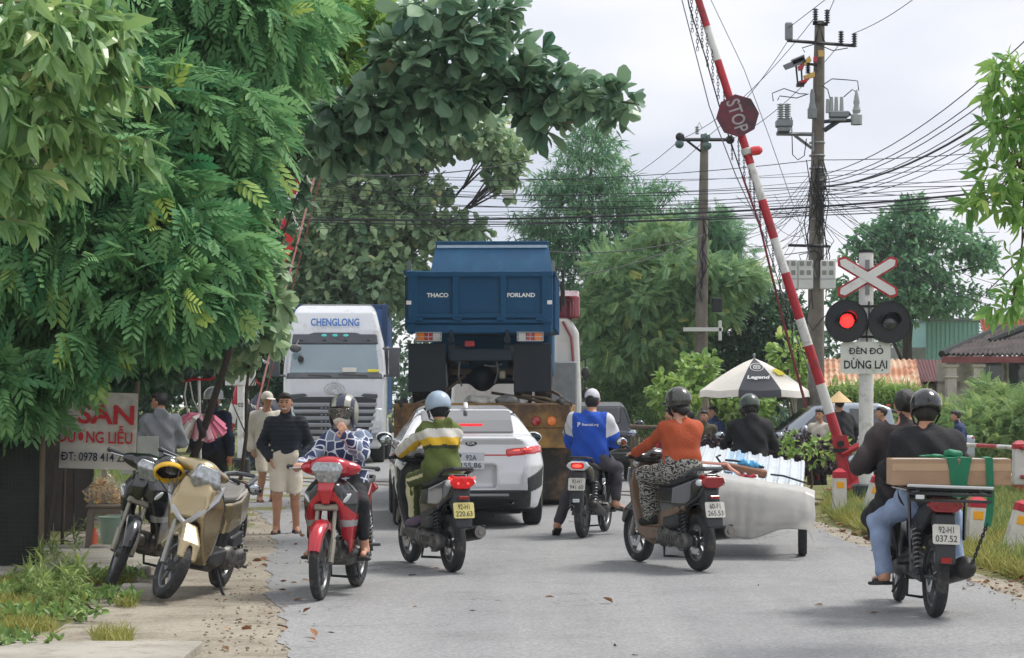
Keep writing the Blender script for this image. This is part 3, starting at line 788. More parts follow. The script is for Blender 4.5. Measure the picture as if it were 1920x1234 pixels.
tree('willowy_bush', 'soft grey green bushes along the road beyond the dark pickup', (3.0, 60, -.3), [(1120, 640, 61, 60, 80, 1), (1180, 680, 60, 80, 60, 1.2), (1120, 730, 59, 70, 50, 1), (1220, 730, 59, 80, 50, 1.2), (1250, 670, 61, 60, 50, 1), (1170, 780, 58.5, 90, 45, 1), (1250, 775, 57, 60, 50, 1)],
     leafmat('willow_leaf', (70, 114, 72), (140, 170, 104), (176, 190, 120), .35, .5, .3, .1), TM_SLIM, 4200, 6, .2, .06, .2, .9, .2, .1, 2.2, cat='bush')
tree('dense_bush', 'dark rounded leafy bush behind the cafe umbrella', (6.6, 59.5, -.3), [(1430, 600, 59.5, 62, 60, .9), (1400, 650, 59.5, 60, 55, .9), (1470, 660, 59.5, 60, 55, .9), (1440, 700, 59.5, 90, 60, 1), (1390, 560, 59.5, 40, 40, .7), (1480, 600, 60, 40, 50, .8), (1300, 640, 60, 60, 40, .9)],
     GREEN_D, TM_OVAL, 3000, 5, .15, .07, .1, .9, .4, .06, cat='bush')
tree('plantain_bush', 'fresh light green broad leaved bush around the foot of the pole', (4.4, 50, -.3), [(1270, 740, 50, 50, 40, .7), (1340, 765, 57.5, 50, 40, .7), (1400, 770, 57.5, 50, 30, .6), (1310, 700, 50.5, 40, 40, .6)],
     GREEN_P, TM_ALMOND, 520, 6, .19, .05, .1, .9, .2, .05, cat='bush')
tree('plantain_bush', 'small light green bush right of the umbrella top', (6.2, 48, -.3), [(1475, 665, 48, 26, 40, .4), (1490, 700, 48, 24, 30, .4)], GREEN_P, TM_ALMOND, 70, 5, .2, .03, .1, .9, .2, 0, cat='bush')
# right background
LR = [(1700, 420, 72, 60, 40, 1.4), (1760, 470, 72, 90, 55, 1.8), (1690, 500, 72, 100, 55, 1.8), (1640, 450, 72, 45, 30, 1), (1830, 500, 72, 45, 50, 1.2), (1740, 550, 72, 110, 45, 1.8), (1660, 560, 72, 90, 50, 1.6), (1710, 390, 72, 30, 26, .7), (1600, 520, 72, 50, 60, 1)]
tree('background_tree', 'rounded dark tree behind the crossing signal and the tiled roofs', (13.0, 73, -.3), LR, GREEN_B, TM_OVAL, 4300, 5, .18, .2, .2, .9, .2, .42, 1.3, bark=BARKD, top=(13.2, 72.5, 5))
tree('roadside_tree', 'near tree with bright green leaves hanging in at the right edge', (4.6, 14, 0), [(1890, 160, 14, 44, 60, .3), (1905, 250, 14, 40, 50, .3), (1870, 330, 14, 40, 40, .3), (1850, 385, 14, 46, 32, .3), (1895, 420, 14, 36, 40, .3), (1915, 500, 14, 26, 40, .3), (1900, 570, 14, 36, 32, .3), (1935, 330, 14, 40, 200, .4), (1868, 250, 14, 34, 26, .25)],
     GREEN_R, TM_MANGO, 260, 5, .105, .05, .45, .85, .15, .08, 3, top=(3.6, 14, 3.4))
tree('shrub', 'tall pale green shrubs growing in front of the tiled house', (10.2, 48, -.3), [(1750, 810, 48, 80, 40, 1), (1830, 800, 48, 90, 46, 1), (1900, 780, 48, 70, 44, 1), (1860, 820, 47, 110, 45, .9), (1930, 800, 47, 50, 60, .9), (1850, 745, 48.5, 26, 30, .6)], GREEN_S, TM_FINE, 4200, 2, .26, .05, .1, .9, .2, .12, 2.2, cat='bush')
tree('shrub', 'yellowish green shrubs between the pickup and the rusty roof', (9.2, 56.6, -.3), [(1570, 735, 56.6, 60, 16, .4), (1640, 740, 56.6, 60, 24, .4), (1690, 750, 56.6, 60, 26, .4)], GREEN_P, TM_SLIM, 700, 6, .22, .04, .1, .9, .2, .1, cat='bush')
tree('hedge', 'low dark purple leaved hedge along the railway fence', (4.9, 42.5, 0), [(1290, 845, 42.5, 50, 30, .4), (1350, 845, 42.5, 60, 34, .4), (1420, 840, 42.5, 60, 38, .4), (1480, 845, 42.5, 60, 36, .4), (1540, 855, 42.5, 50, 36, .4), (1270, 880, 42.5, 40, 20, .4), (1400, 880, 42.5, 140, 22, .4)], PURPLE, TM_OVAL, 1900, 5, .09, .02, .05, 1.0, .4, .02, cat='hedge')
tree('young_tree', 'young sapling with sparse yellow green leaves beside the red barrier stand', (5.1, 37.6, 0), [(1500, 825, 37.6, 30, 18, .3), (1560, 840, 37.6, 40, 26, .3), (1520, 850, 37.6, 40, 26, .3), (1480, 835, 37.6, 24, 18, .2)], GREEN_P, TM_OVAL, 62, 5, .11, .02, .1, .9, .1, 0)
# far off wood closing the view
C, Rr = [], []
for i in range(42):
    x = -34 + i * 1.75
    C.append((x, 96 + 6 * math.sin(i * 1.7), 2.4 + 1.3 * math.sin(i * 2.3))); Rr.append((2.2, 2.0, 2.6 + math.sin(i * 1.1)))
p, u = sample(np.array(C), np.array(Rr), 16000, .5)
tag(foliage('distant_wood', None, GREEN_D, p, u, TM_OVAL, 5, .26, .2, .9), kind='stuff')
# ------------------------------------------------------------------ structures and street furniture
WHITE = M('white_paint', (214, 214, 212), .45, 0, .06, 5, dirt=((150, 146, 136), .28))
RED = M('red_paint', (176, 30, 44), .42, 0, .12, 6, dirt=((110, 40, 44), .3))
REDD = M('faded_red_paint', (120, 34, 48), .55, 0, .2, 5, dirt=((70, 40, 48), .4))
BLACKM = M('black_metal', (26, 28, 32), .5, .3, .15)
STEEL = M('galvanised_steel', (132, 136, 140), .45, .7, .15, 6)
GREYM = M('grey_metal', (120, 126, 130), .5, .4, .15)
YEL = M('amber_reflector', (240, 168, 20), .35, 0, .05, emit=0)
CONC = M('pole_concrete', (112, 106, 98), .92, 0, .2, 3, .4, 30, dirt=((70, 66, 60), .35))
WOOD = M('old_wood', (98, 86, 72), .9, 0, .25, 5, .6, 25)
BLACKTXT = M('black_lettering', (22, 24, 28), .6, 0, 0)
WHITETXT = M('white_lettering', (232, 232, 230), .5, 0, 0)
X, Yv, Z = Vector((1, 0, 0)), Vector((0, 1, 0)), Vector((0, 0, 1))

def striped(pts, r, bounds, name, parent, n=12, mats=None):
    """a straight arm split into alternating red and white sleeves (one child each)."""
    a, b = pts
    for i in range(len(bounds) - 1):
        t0, t1 = bounds[i], bounds[i + 1]; mb = MB()
        mb.cyl(a.lerp(b, t0), a.lerp(b, t1), r[0] + (r[1] - r[0]) * t0, r[0] + (r[1] - r[0]) * t1, n)
        mb.build(name, (mats or [RED, WHITE])[i % 2], parent)
def chain(a, b, r, nl, mb, sagv=0.0):
    """links as little flat rings, alternately turned."""
    for i in range(nl):
        p = a.lerp(b, (i + .5) / nl) - Z * sagv * 4 * ((i + .5) / nl) * (1 - (i + .5) / nl); d = (b - a).normalized(); L0 = (b - a).length / nl * .66
        s = d.cross(Yv if i % 2 else X).normalized()
        k = [p - d * L0, p - d * L0 * .6 + s * L0 * .45, p + d * L0 * .6 + s * L0 * .45, p + d * L0, p + d * L0 * .6 - s * L0 * .45, p - d * L0 * .6 - s * L0 * .45, p - d * L0]
        mb.tube(k, r, 5, False)

# ---- near crossing signal
SY = 31.6
sx = (1624 - CX) * SY / F
sig = thing('crossing_signal', 'white crossing signal post with red lamp lit, crossbuck and white warning board', 'signal', (sx, SY, 0))
mb = MB(); mb.cyl((0, 0, .2), (0, 0, 3.66), .105, n=20); mb.build('post', WHITE, sig)
mb = MB(); mb.cyl((0, 0, 3.655), (0, 0, 3.70), .115, n=20); mb.build('post_cap', BLACKM, sig)
mb = MB(); mb.box((0, 0, .14), (.34, .34, .36), .02); mb.build('base_box', M('dark_green_box', (34, 48, 50), .5), sig)
for sg in (1, -1):
    s = Matrix.Rotation(RAD(31) * sg, 3, 'Y')
    hw, hh, c = .50, .085, .075
    pl = [(-hw, -hh + c), (-hw + c * .7, -hh), (hw - c * .7, -hh), (hw, -hh + c), (hw, hh - c), (hw - c * .7, hh), (-hw + c * .7, hh), (-hw, hh - c)]
    mb = MB(); yo = -.125 - (.008 if sg > 0 else 0)
    mb.prism(pl, (0, yo, 3.30), s @ X, s @ Z, (0, .006, 0)); b1 = mb.build('crossbuck_blade', RED, sig)
    mb = MB(); k = 1 - .038 / hw
    pi = [(x * k, y * (1 - .026 / hh) if True else y) for x, y in pl]
    mb.prism(pi, (0, yo - .016, 3.30), s @ X, s @ Z, (0, .0145, 0)); mb.build('white_face', WHITE, b1)
mb = MB(); mb.box((0, -.11, 3.30), (.06, .03, .5)); mb.build('crossbuck_bracket', GREYM, sig)
m_led = M('red_signal_lamp', (250, 10, 10), .4, 0, 0, emit=2.6)
m_lens = M('dark_lens', (52, 62, 66), .12, 0, .2, 20, coat=.6)
m_disc = M('signal_black', (22, 28, 36), .5, 0, .12, 4)
for sg, cx, cy in ((-1, 1587, 602), (1, 1668, 604)):
    c = P(cx, cy, SY - .2) - Vector((sx, SY, 0))
    mb = MB(); mb.cyl(c, c + Vector((0, .02, 0)), .306, n=40); pl = mb.build('backplate', m_disc, sig)
    mb = MB(); mb.lathe([(.292, 0), (.306, .0), (.306, .018), (.292, .018)], c + Vector((0, -.0, 0)), (0, -1, 0), 40, True); mb.build('rim', BLACKM, pl)
    mb = MB(); lamp = c + Vector((-.0, -.03, -.0)); mb.ball(lamp, (.115, .035, .115), 20, 10); ln = mb.build('lamp', m_lens, pl)
    # sun hood: half tube over the lens
    rings = []
    for a in np.linspace(RAD(-10), RAD(190), 22):
        e = Vector((math.cos(a), 0, math.sin(a)))
        l = .06 + .20 * max(0, math.sin(a)) ** .6
        rings.append([lamp + e * .135 + Vector((0, .02, 0)), lamp + e * .150 + Vector((0, .02, 0)), lamp + e * .150 - Vector((0, l, 0)), lamp + e * .135 - Vector((0, l, 0))])
    mb = MB(); mb.loft(rings); mb.build('hood', m_disc, pl)
    if sg < 0:
        mb = MB()
        for i in range(60):
            r, a = .096 * math.sqrt((i + .5) / 60), i * 2.39996
            mb.ball(lamp + Vector((r * math.cos(a), -.036 + r * r * .9, r * math.sin(a))), .0085, 8, 5)
        mb.build('led', M('red_led', (255, 34, 30), .3, 0, 0, emit=5), ln)
        mb = MB(); mb.cyl(lamp + Vector((0, -.026, 0)), lamp + Vector((0, -.034, 0)), .098, n=28); mb.build('lit_face', m_led, ln)
mb = MB()
for z in (602, 575, 632): mb.box((0, -.09, P(0, z, SY).z), (.30, .05, .035))
mb.tube([(.02, -.13, 2.95), (.02, -.15, 2.7), (-.02, -.15, 2.5), (.0, -.13, 2.3)], .012, 6)
mb.tube([(-.35, -.02, 2.35), (-.42, 0, 2.28), (-.3, 0, 2.25), (-.1, 0, 2.3)], .009, 6)
mb.build('lamp_bracket', BLACKM, sig)
c = P(1623, 671, SY - .15) - Vector((sx, SY, 0))
sb = MB(); w, h, k = .715 / 2, .46 / 2, .04
sb.prism([(-w + k, -h), (w - k, -h), (w, -h + k), (w, h - k), (w - k, h), (-w + k, h), (-w, h - k), (-w, -h + k)], c, X, Z, (0, .012, 0))
bd = sb.build('warning_board', M('board_white', (208, 212, 206), .4, 0, .06, 3, dirt=((150, 150, 140), .25)), sig)
text('ĐÈN ĐỎ', .088, c + Vector((.005, -.002, .10)), X, Z, BLACKTXT, 'lettering', bd, .004, .02, width=.50)
text('DỪNG LẠI', .115, c + Vector((.0, -.002, -.095)), X, Z, BLACKTXT, 'lettering', bd, .004, .02, width=.62)

# ---- near barrier: red stand, raised arm with STOP octagon and hanging chains
BY = 33.0
piv = P(1574, 832, BY); tip = P(1262, -150, BY - .0)
bar = thing('barrier_gate', 'red and white crossing barrier raised steeply with a stop octagon and hanging chains', 'barrier', (piv.x, BY, 0))
o = Vector((piv.x, BY, 0)); a, b = piv - o, tip - o
def bt(py):                                          # parameter along the arm at a photo row
    return (P(0, py, BY).z - piv.z) / (tip.z - piv.z)
bd = [0, bt(785), bt(728), bt(650), bt(597), bt(515), bt(445), bt(372), bt(310), bt(105), bt(48), bt(-40), 1]
rows = [832, 775, 720, 648, 598, 512, 447, 375, 308, 113, 50, -40, -150]
ts = [bt(r) for r in rows]
striped((a, b), (.078, .050), ts, 'arm_sleeve', bar, 14, [RED, WHITE])
# square weight end below the pivot
d = (a - b).normalized()
mb = MB(); mb.tube([a, a + d * .75], [.1, .12], 4); mb.build('counterweight_arm', RED, bar)
mb = MB()
foot = [(.10, 0), (.40, 0), (.30, .25), (.10, 1.0), (-.12, 1.0), (-.02, .55)]
mb.prism(foot, (0, .09, 0), X, Z, (0, -.035, 0)); mb.prism(foot, (0, -.06, 0), X, Z, (0, -.035, 0)); mb.box((.1, 0, .1), (.56, .26, .2), .01)
mb.build('stand', RED, bar)
mb = MB(); mb.cyl((0, -.16, a.z), (0, .16, a.z), .05, n=14); mb.box((0, -.13, a.z - .1), (.24, .03, .06)); mb.build('pivot_axle', BLACKM, bar)
mb = MB(); mb.tube([(.02, -.12, .72), (.42, -.12, .92)], .05, 4); mb.tube([(.10, -.12, .2), (.5, -.12, .42)], .05, 4); mb.build('lever', RED, bar)
oc = P(1383, 217, BY - .12) - o
R8 = Matrix.Rotation(RAD(16), 3, 'Y')
ux, uz = R8 @ X, R8 @ Z
pl = [(.325 * math.cos(RAD(22.5 + 45 * i)), .325 * math.sin(RAD(22.5 + 45 * i))) for i in range(8)]
mb = MB(); mb.prism(pl, oc, ux, uz, (0, .012, 0)); st = mb.build('stop_octagon', M('weathered_red', (112, 36, 52), .6, 0, .22, 4, dirt=((58, 36, 48), .5)), bar)
tx = (Matrix.Rotation(RAD(72), 3, 'Y')) @ X; tz = (Matrix.Rotation(RAD(72), 3, 'Y')) @ Z
text('STOP', .205, oc + Vector((.0, -.003, 0)), tx, tz, M('grey_lettering', (160, 156, 160), .7, 0, .25, 8), 'lettering', st, .004, .012, width=.50)
c = a.lerp(b, bt(284)); mb = MB(); mb.lathe([(.01, -.05), (.06, -.045), (.072, 0), (.066, .09), (.03, .13), (0, .135)], c + Vector((.10, -.06, .0)), (1, 0, .12), 14); mb.build('arm_lamp', M('red_lamp_glass', (214, 40, 48), .25, 0, .05, coat=.5), bar)
mb = MB(); mb.lathe([(.078, -.05), (.085, 0), (.078, .05)], c - (b - a).normalized() * .0, (b - a), 14); mb.box(c + Vector((.05, -.06, 0)), (.12, .05, .09), .01); mb.build('lamp_clamp', M('white_clamp', (190, 190, 186), .5), bar)
# slack cable beside the arm and the chains hung from the arm to it
ca = [P(x, y, BY - .05) - o for x, y in ((1278, -60), (1293, 15), (1322, 105), (1356, 225), (1392, 330), (1424, 420), (1448, 520), (1478, 640), (1512, 765))]
mb = MB(); mb.tube(ca[:5], .011, 6); mb.build('skirt_rod', BLACKM, bar)
mb = MB(); mb.tube(ca[4:], [.018, .018, .02, .022, .022], 6); mb.build('skirt_rod', REDD, bar)
ca2 = [P(x, y, BY + .1) - o for x, y in ((1276, -10), (1330, 200), (1380, 330), (1432, 440), (1470, 560), (1500, 650), (1540, 760))]
mb = MB(); mb.tube(ca2, .009, 6); mb.build('guy_cable', GREYM, bar)
mb = MB(); mb.tube([P(x, y, BY + .15) - o for x, y in ((1333, 0), (1395, 130), (1440, 250), (1500, 420), (1530, 520))], .006, 5); mb.build('guy_cable', GREYM, bar)
chs = [(1296, -20, 60), (1306, 12, 95), (1315, 20, 90), (1325, 50, 125), (1335, 82, 155), (1345, 112, 185), (1356, 145, 190), (1371, 250, 300), (1384, 260, 310), (1394, 272, 340), (1405, 305, 370), (1413, 340, 390), (1424, 372, 425), (1436, 412, 465), (1448, 440, 500), (1461, 500, 560), (1473, 540, 612), (1484, 590, 650), (1496, 640, 700)]
for x, y0, y1 in chs:
    mb = MB(); chain(P(x, y0, BY - .03) - o, P(x + 2, y1, BY - .03) - o, .0055, 12, mb); mb.build('chain', BLACKM, bar)

# ---- far barrier on the left, control post
LY = 45.0
ob = Vector(P(432, 800, LY)); ob.z = 0
lb = thing('barrier_gate', 'far crossing barrier raised behind the left foliage, red and white with slack red chains', 'barrier', ob)
a, b = P(432, 792, LY) - ob, P(584, 236, LY) - ob
striped((a, b), (.10, .06), [0, .06, .15, .245, .33, .42, .51, .60, .69, .77, .85, .945, 1], 'arm_sleeve', lb, 12, [WHITE, RED])
r0, r1 = P(468, 822, LY) - ob, P(608, 262, LY) - ob
mb = MB(); mb.tube([r0, r0.lerp(r1, .5) - X * .03, r1], .022, 6); mb.build('skirt_rod', M('pinkish_rod', (206, 150, 140), .6), lb)
mb = MB(); mb.tube([r0 + X * .1, r1 + X * .12], .014, 6); mb.build('skirt_rod', M('rust_rod', (130, 70, 66), .7), lb)
for i in range(12):
    t = .04 + i * .075; mb = MB(); chain(a.lerp(b, t) + X * .08, r0.lerp(r1, t - .01), .009, 8, mb, .13); mb.build('chain', [RED, WHITE][i % 2], lb)
mb = MB()
for i, t in enumerate((.50, .60, .655)):
    q = a.lerp(b, t); mb.prism([(0, 0), (.24, -.06), (.10, -.36), (-.05, -.2)], q + Vector((.05, -.08, 0)), X, Z, (0, .02, 0))
mb.build('red_flag', M('red_cloth', (206, 44, 50), .8), lb)
mb = MB(); mb.box((-.1, 0, .5), (.24, .3, 1.0), .02); mb.tube([a, a + (a - b).normalized() * .5], .1, 4); mb.build('stand', RED, lb)
pb = Vector(P(452, 888, 44.5)); pb.z = 0
cp = thing('crossing_signal', 'white numbered signal post with black base seen beneath the left foliage', 'signal', pb)
mb = MB(); mb.cyl((0, 0, .3), (0, 0, 2.75), .075, n=16); mb.build('post', WHITE, cp)
mb = MB(); mb.box((0, 0, .16), (.34, .34, .38), .03); mb.build('base_box', M('black_base', (34, 36, 40), .6), cp)
mb = MB(); mb.box((0, -.10, 2.03), (.62, .03, .42), .012); mb.build('sign_plate', WHITE, cp)
text('02', .085, (0.0, -.08, 1.43), X, Z, BLACKTXT, 'lettering', cp, .004, .01)

# ---- utility poles
def insulator(mb, p, h=.42, r=.07, n=6, d=Z):
    pr = []
    for i in range(n):
        z = h * i / n
        pr += [(r * .5, z), (r, z + h * .25 / n), (r * .95, z + h * .4 / n), (r * .5, z + h * .7 / n)]
    mb.lathe([(0.001, 0)] + pr + [(.001, h)], p, d, 12)
PY = 46.0
def PP(x, y, dy=0.0): return P(x, y, PY + dy)
pbase = Vector(P(1530, 880, PY)); pbase.z = -.3
pole = thing('utility_pole', 'tall concrete power pole with crossarm, transformers and meter boxes behind the signal', 'utility pole', pbase)
def pr(x, y, dy=0.0): return P(x, y, PY + dy) - pbase
mb = MB(); mb.tube([(0, 0, 0), pr(1530, 500), pr(1537, 40)], [.19, .165, .105], 16); mb.build('shaft', CONC, pole)
BK = M('insulator_black', (24, 28, 34), .35, 0, .1, coat=.3); GRYI = M('insulator_grey', (150, 156, 156), .35, 0, .1)
mb = MB(); mb.tube([pr(1476, 76, -.15), pr(1604, 86, -.15)], .035, 4); mb.tube([pr(1528, 80, -.1), pr(1536, 48, -.1), pr(1546, 80, -.1)], .022, 4); mb.tube([pr(1524, 44, -.15), pr(1552, 46, -.15)], .035, 4); mb.build('crossarm', BLACKM, pole)
for x, y in ((1529, 42), (1551, 44), (1577, 84), (1602, 88)):
    mb = MB(); insulator(mb, pr(x, y, -.15), .30, .065, 6); mb.build('insulator', BK, pole)
mb = MB(); mb.box(pr(1479, 59, -.15), (.16, .12, .38), .03); mb.build('arrester_box', GREYM, pole)
# switch gear with coloured covers
for nm, pts, m in (('cutout_switch', [(1469, 122), (1506, 106), (1512, 116), (1474, 130)], M('grey_cover', (112, 114, 120), .6)), ('cutout_switch', [(1484, 112), (1508, 102), (1510, 112), (1488, 122)], M('grey_cover', (112, 114, 120), .6)),
                   ('yellow_cover', [(1503, 118), (1518, 104), (1522, 114), (1508, 124)], M('ochre_cover', (196, 160, 84), .6)), ('yellow_cover', [(1507, 142), (1528, 134), (1528, 144), (1510, 148)], M('ochre_cover', (196, 160, 84), .6)), ('yellow_cover', [(1535, 94), (1545, 94), (1545, 106), (1536, 106)], M('ochre_cover', (196, 160, 84), .6)),
                   ('red_cover', [(1496, 124), (1508, 118), (1506, 130), (1498, 132)], RED), ('red_cover', [(1498, 152), (1518, 146), (1512, 156), (1500, 158)], RED), ('red_cover', [(1526, 106), (1532, 106), (1532, 116), (1526, 116)], RED), ('dark_cover', [(1494, 156), (1510, 154), (1508, 162), (1494, 162)], BLACKM)):
    mb = MB(); q = [pr(x, y, -.28) for x, y in pts]; s = sum(q, Vector()) / 4
    mb.prism([((v - s).x, (v - s).z) for v in q], s, X, Z, (0, .12, 0)); mb.build(nm, m, pole)
mb = MB(); insulator(mb, pr(1515, 138, -.25), .24, .06, 6); mb.tube([pr(1514, 120, -.2), pr(1531, 122, -.1)], .03, 5); mb.tube([pr(1492, 120, -.2), pr(1496, 160, -.2)], .02, 5); mb.tube([pr(1502, 120, -.2), pr(1504, 158, -.2)], .02, 5); mb.build('switch_frame', BLACKM, pole)
# potential transformer on a bracket, left
mb = MB(); mb.box(pr(1470, 232, -.3), (.34, .3, .15), .02); mb.box(pr(1470, 243, -.3), (.26, .24, .09), .01); tf = mb.build('voltage_transformer', GREYM, pole)
for x in (1464, 1476):
    mb = MB(); insulator(mb, pr(x, 224, -.3), .34, .085, 7); mb.build('bushing', GRYI, tf)
mb = MB(); mb.tube([pr(1456, 251, -.3), pr(1526, 252, -.15)], .04, 4); mb.tube([pr(1490, 254, -.28), pr(1522, 278, -.15)], .035, 4); mb.tube([pr(1524, 248, -.17), pr(1524, 284, -.17)], .03, 4); mb.build('bracket', STEEL, pole)
mb = MB(); mb.lathe([(.1, 0), (.1, .2), (.085, .2), (.05, .36), (.05, .5), (.03, .6), (.001, .62)], pr(1523, 222, -.28), Z, 14); mb.build('lightning_arrester', GREYM, pole)
mb = MB(); mb.box(pr(1573, 215, -.2), (.40, .26, .13), .02); mb.box(pr(1570, 225, -.2), (.36, .22, .06), .01); rc = mb.build('recloser_tank', GREYM, pole)
for x, y in ((1559, 208), (1568, 208), (1578, 208), (1552, 212)):
    mb = MB(); mb.cyl(pr(x, y, -.2), pr(x, y - 26, -.2), .045, .035, 10); mb.build('bushing', GRYI, rc)
mb = MB(); mb.lathe([(.12, 0), (.12, .2), (.07, .24), (.09, .3), (.055, .4), (.07, .46), (.045, .6), (.02, .72), (.001, .74)], pr(1606, 234, -.25), Z, 14); mb.build('lightning_arrester', GRYI, pole)
mb = MB(); mb.tube([pr(1545, 245, -.15), pr(1594, 212, -.2)], .05, 4); mb.tube([pr(1545, 228, -.15), pr(1598, 226, -.22)], .04, 4); mb.build('bracket', M('dark_bracket', (66, 74, 84), .6, .4), pole)
mb = MB()
for k in range(9): mb.lathe([(.162, -.02), (.172, 0), (.162, .02)], pr(1532, 268 + 24 * k), Z, 16)
mb.build('strap', STEEL, pole)
for pts in (((1509, 98), (1504, 90), (1530, 82), (1562, 95), (1590, 90)), ((1450, 190), (1448, 175), (1470, 166), (1500, 176), (1512, 176)), ((1545, 158), (1560, 148), (1590, 150), (1608, 152), (1610, 170)), ((1582, 182), (1598, 168), (1604, 172)), ((1458, 188), (1462, 180), (1494, 184), (1516, 176)), ((1484, 220), (1486, 290), (1496, 300), (1508, 292), (1512, 260)), ((1541, 160), (1552, 168), (1556, 184)), ((1526, 300), (1508, 420), (1516, 470), (1510, 500)), ((1541, 310), (1554, 380), (1546, 430), (1552, 500)), ((1535, 320), (1530, 420), (1540, 470), (1536, 520)), ((1512, 300), (1524, 380), (1514, 440), (1524, 580)), ((1548, 330), (1540, 420), (1556, 480), (1548, 560), (1560, 580), (1540, 600)), ((1520, 560), (1512, 600), (1524, 620), (1540, 600))):
    mb = MB(); mb.tube([pr(x, y, -.24) for x, y in pts], .011, 5); mb.build('hanging_cable', BLACKM, pole)
for k in range(26):
    mb = MB(); x0, y0 = random.uniform(1518, 1546), random.uniform(290, 430); mb.tube([pr(x0, y0, -.2), pr(x0 + random.uniform(-14, 14), y0 + 30, -.24), pr(x0 + random.uniform(-22, 22), y0 + 50, -.24), pr(random.uniform(1516, 1546), y0 + 90, -.2)], .008, 5); mb.build('hanging_cable', BLACKM, pole)
mb = MB(); mb.tube([pr(1478, 460, -.2), pr(1556, 462, -.2)], .03, 4); mb.build('crossarm', BLACKM, pole)
PALE = M('meter_box_grey', (196, 198, 196), .5, 0, .05, 4)
for x, w in ((1481, 28), (1510, 28), (1552, 28)):
    mb = MB(); mb.box(pr(x, 515, -.26), (w / 89.3, .16, 54 / 89.3), .02); bx = mb.build('meter_box', PALE, pole)
    for dx in (-6.5, 6.5):
        for yy in (494, 511):
            mb = MB(); mb.box(pr(x + dx, yy, -.345), (.085, .02, .09), .006); mb.build('meter_window', M('meter_window', (112, 114, 106), .2, coat=.4), bx)
    mb = MB(); mb.box(pr(x, 523, -.342), (.3, .01, .012)); mb.build('seam', GREYM, bx)
    mb = MB(); mb.tube([pr(x - 8, 488, -.25), pr(x - 12, 478, -.22), pr(1530, 470, -.2)], .01, 5); mb.build('meter_cable', BLACKM, bx)

PY2 = 55.5
p2 = Vector(P(1314, 850, PY2)); p2.z = -.3
pol2 = thing('utility_pole', 'further concrete utility pole with green disc insulators on a single crossarm', 'utility pole', p2)
def p2r(x, y, dy=0.0): return P(x, y, PY2 + dy) - p2
mb = MB(); mb.tube([(0, 0, 0), p2r(1315, 600), p2r(1321, 252)], [.19, .16, .10], 14); mb.build('shaft', CONC, pol2)
mb = MB(); mb.tube([p2r(1275, 262, -.1), p2r(1366, 262, -.1)], .045, 4); mb.tube([p2r(1288, 264, -.1), p2r(1314, 284, -.1)], .03, 4); mb.build('crossarm', BLACKM, pol2)
GRN = M('green_glass_insulator', (64, 92, 88), .25, 0, .1, coat=.5)
for x, y, m in ((1275, 257, BLACKM), (1274, 270, GRN), (1324, 258, GRN), (1326, 273, GRN), (1369, 262, BLACKM)):
    mb = MB(); mb.ball(p2r(x, y, -.2), (.115, .09, .115), 14, 8); mb.build('disc_insulator', m, pol2)
mb = MB(); insulator(mb, p2r(1307, 252, -.15), .22, .06, 4); mb.tube([p2r(1307, 240, -.15), p2r(1311, 229, -.15), p2r(1316, 240, -.15)], .012, 5); mb.build('pin_insulator', GRYI, pol2)
for k in range(14):
    mb = MB(); y0 = random.uniform(380, 560); mb.tube([p2r(1318, y0, -.17), p2r(1318 + random.uniform(-14, 14), y0 + 24, -.22), p2r(1316, y0 + 50, -.17)], .012, 5); mb.build('hanging_cable', BLACKM, pol2)
mb = MB(); mb.box(p2r(1344, 572, -.2), (.26, .2, .36), .02); mb.build('junction_box', BLACKM, pol2)
mb = MB(); mb.box(p2r(1318, 618, -.25), (1.0, .12, .1), .01); mb.box(p2r(1350, 620, -.25), (.08, .12, .5), .01); mb.build('white_bracket', PALE, pol2)
third = thing('post', 'short grey post poking up behind the dense bush', 'post', Vector(P(1411, 900, 60)) * 1.0)
mb = MB(); mb.cyl((0, 0, 0), P(1411, 540, 60) - third.location, .1, .09, 10); mb.build('shaft', CONC, third)

# ---- overhead lines
LINE = M('cable_black', (30, 34, 42), .6, 0, 0)
nline = 0
LDESC = ['thin', 'slack', 'taut', 'dark', 'fine', 'long', 'sagging', 'slim']
def wire(p0, p1, sag, r, label, grp, mid=12):
    mb = MB(); a, b = P(*p0), P(*p1)
    mb.tube([a.lerp(b, i / mid) - Z * (4 * sag * (i / mid) * (1 - i / mid)) for i in range(mid + 1)], r * .72, 5)
    o = mb.build('power_line', LINE); tag(o, label, 'cable', grp)
g1, g2, g3 = 'cables strung across the road', 'lines rising from the power pole to the upper right', 'lines descending left from the power pole top'
Lx = 'black overhead cable strung across the sky between the left trees and the poles'
for y0, y1, y2, r, s in ((412, 388, 345, .032, .1), (416, 396, 352, .02, .15), (372, 372, 338, .012, .2), (345, 366, 325, .01, .25), (322, 300, 268, .012, .3), (330, 352, 372, .010, .3), (350, 340, 330, .008, .25), (362, 384, 392, .012, .2), (378, 392, 330, .008, .3), (318, 330, 300, .008, .15), (395, 376, 360, .010, .2), (340, 322, 286, .007, .2), (404, 404, 372, .016, .15), (384, 356, 306, .009, .3), (366, 350, 344, .012, .1), (428, 400, 365, .009, .1)):
    wire((520 + random.uniform(-20, 60), y0, 50), (1530, y1, 46), s, r, Lx, g1); wire((1530, y1, 45.9), (2000, y2, 45 - random.uniform(0, 6)), s * .3, r, Lx, g1)
Ly = 'black cable running from the transformer pole up to the right edge'
for y0, y1, r in ((330, 60, .013), (340, 100, .013), (345, 118, .013), (352, 150, .012), (350, 168, .028), (365, 195, .012), (372, 215, .010), (360, 182, .012)):
    wire((1534, y0, 45.8), (1960, y1 - 20, 30), .35, r, Ly, g2)
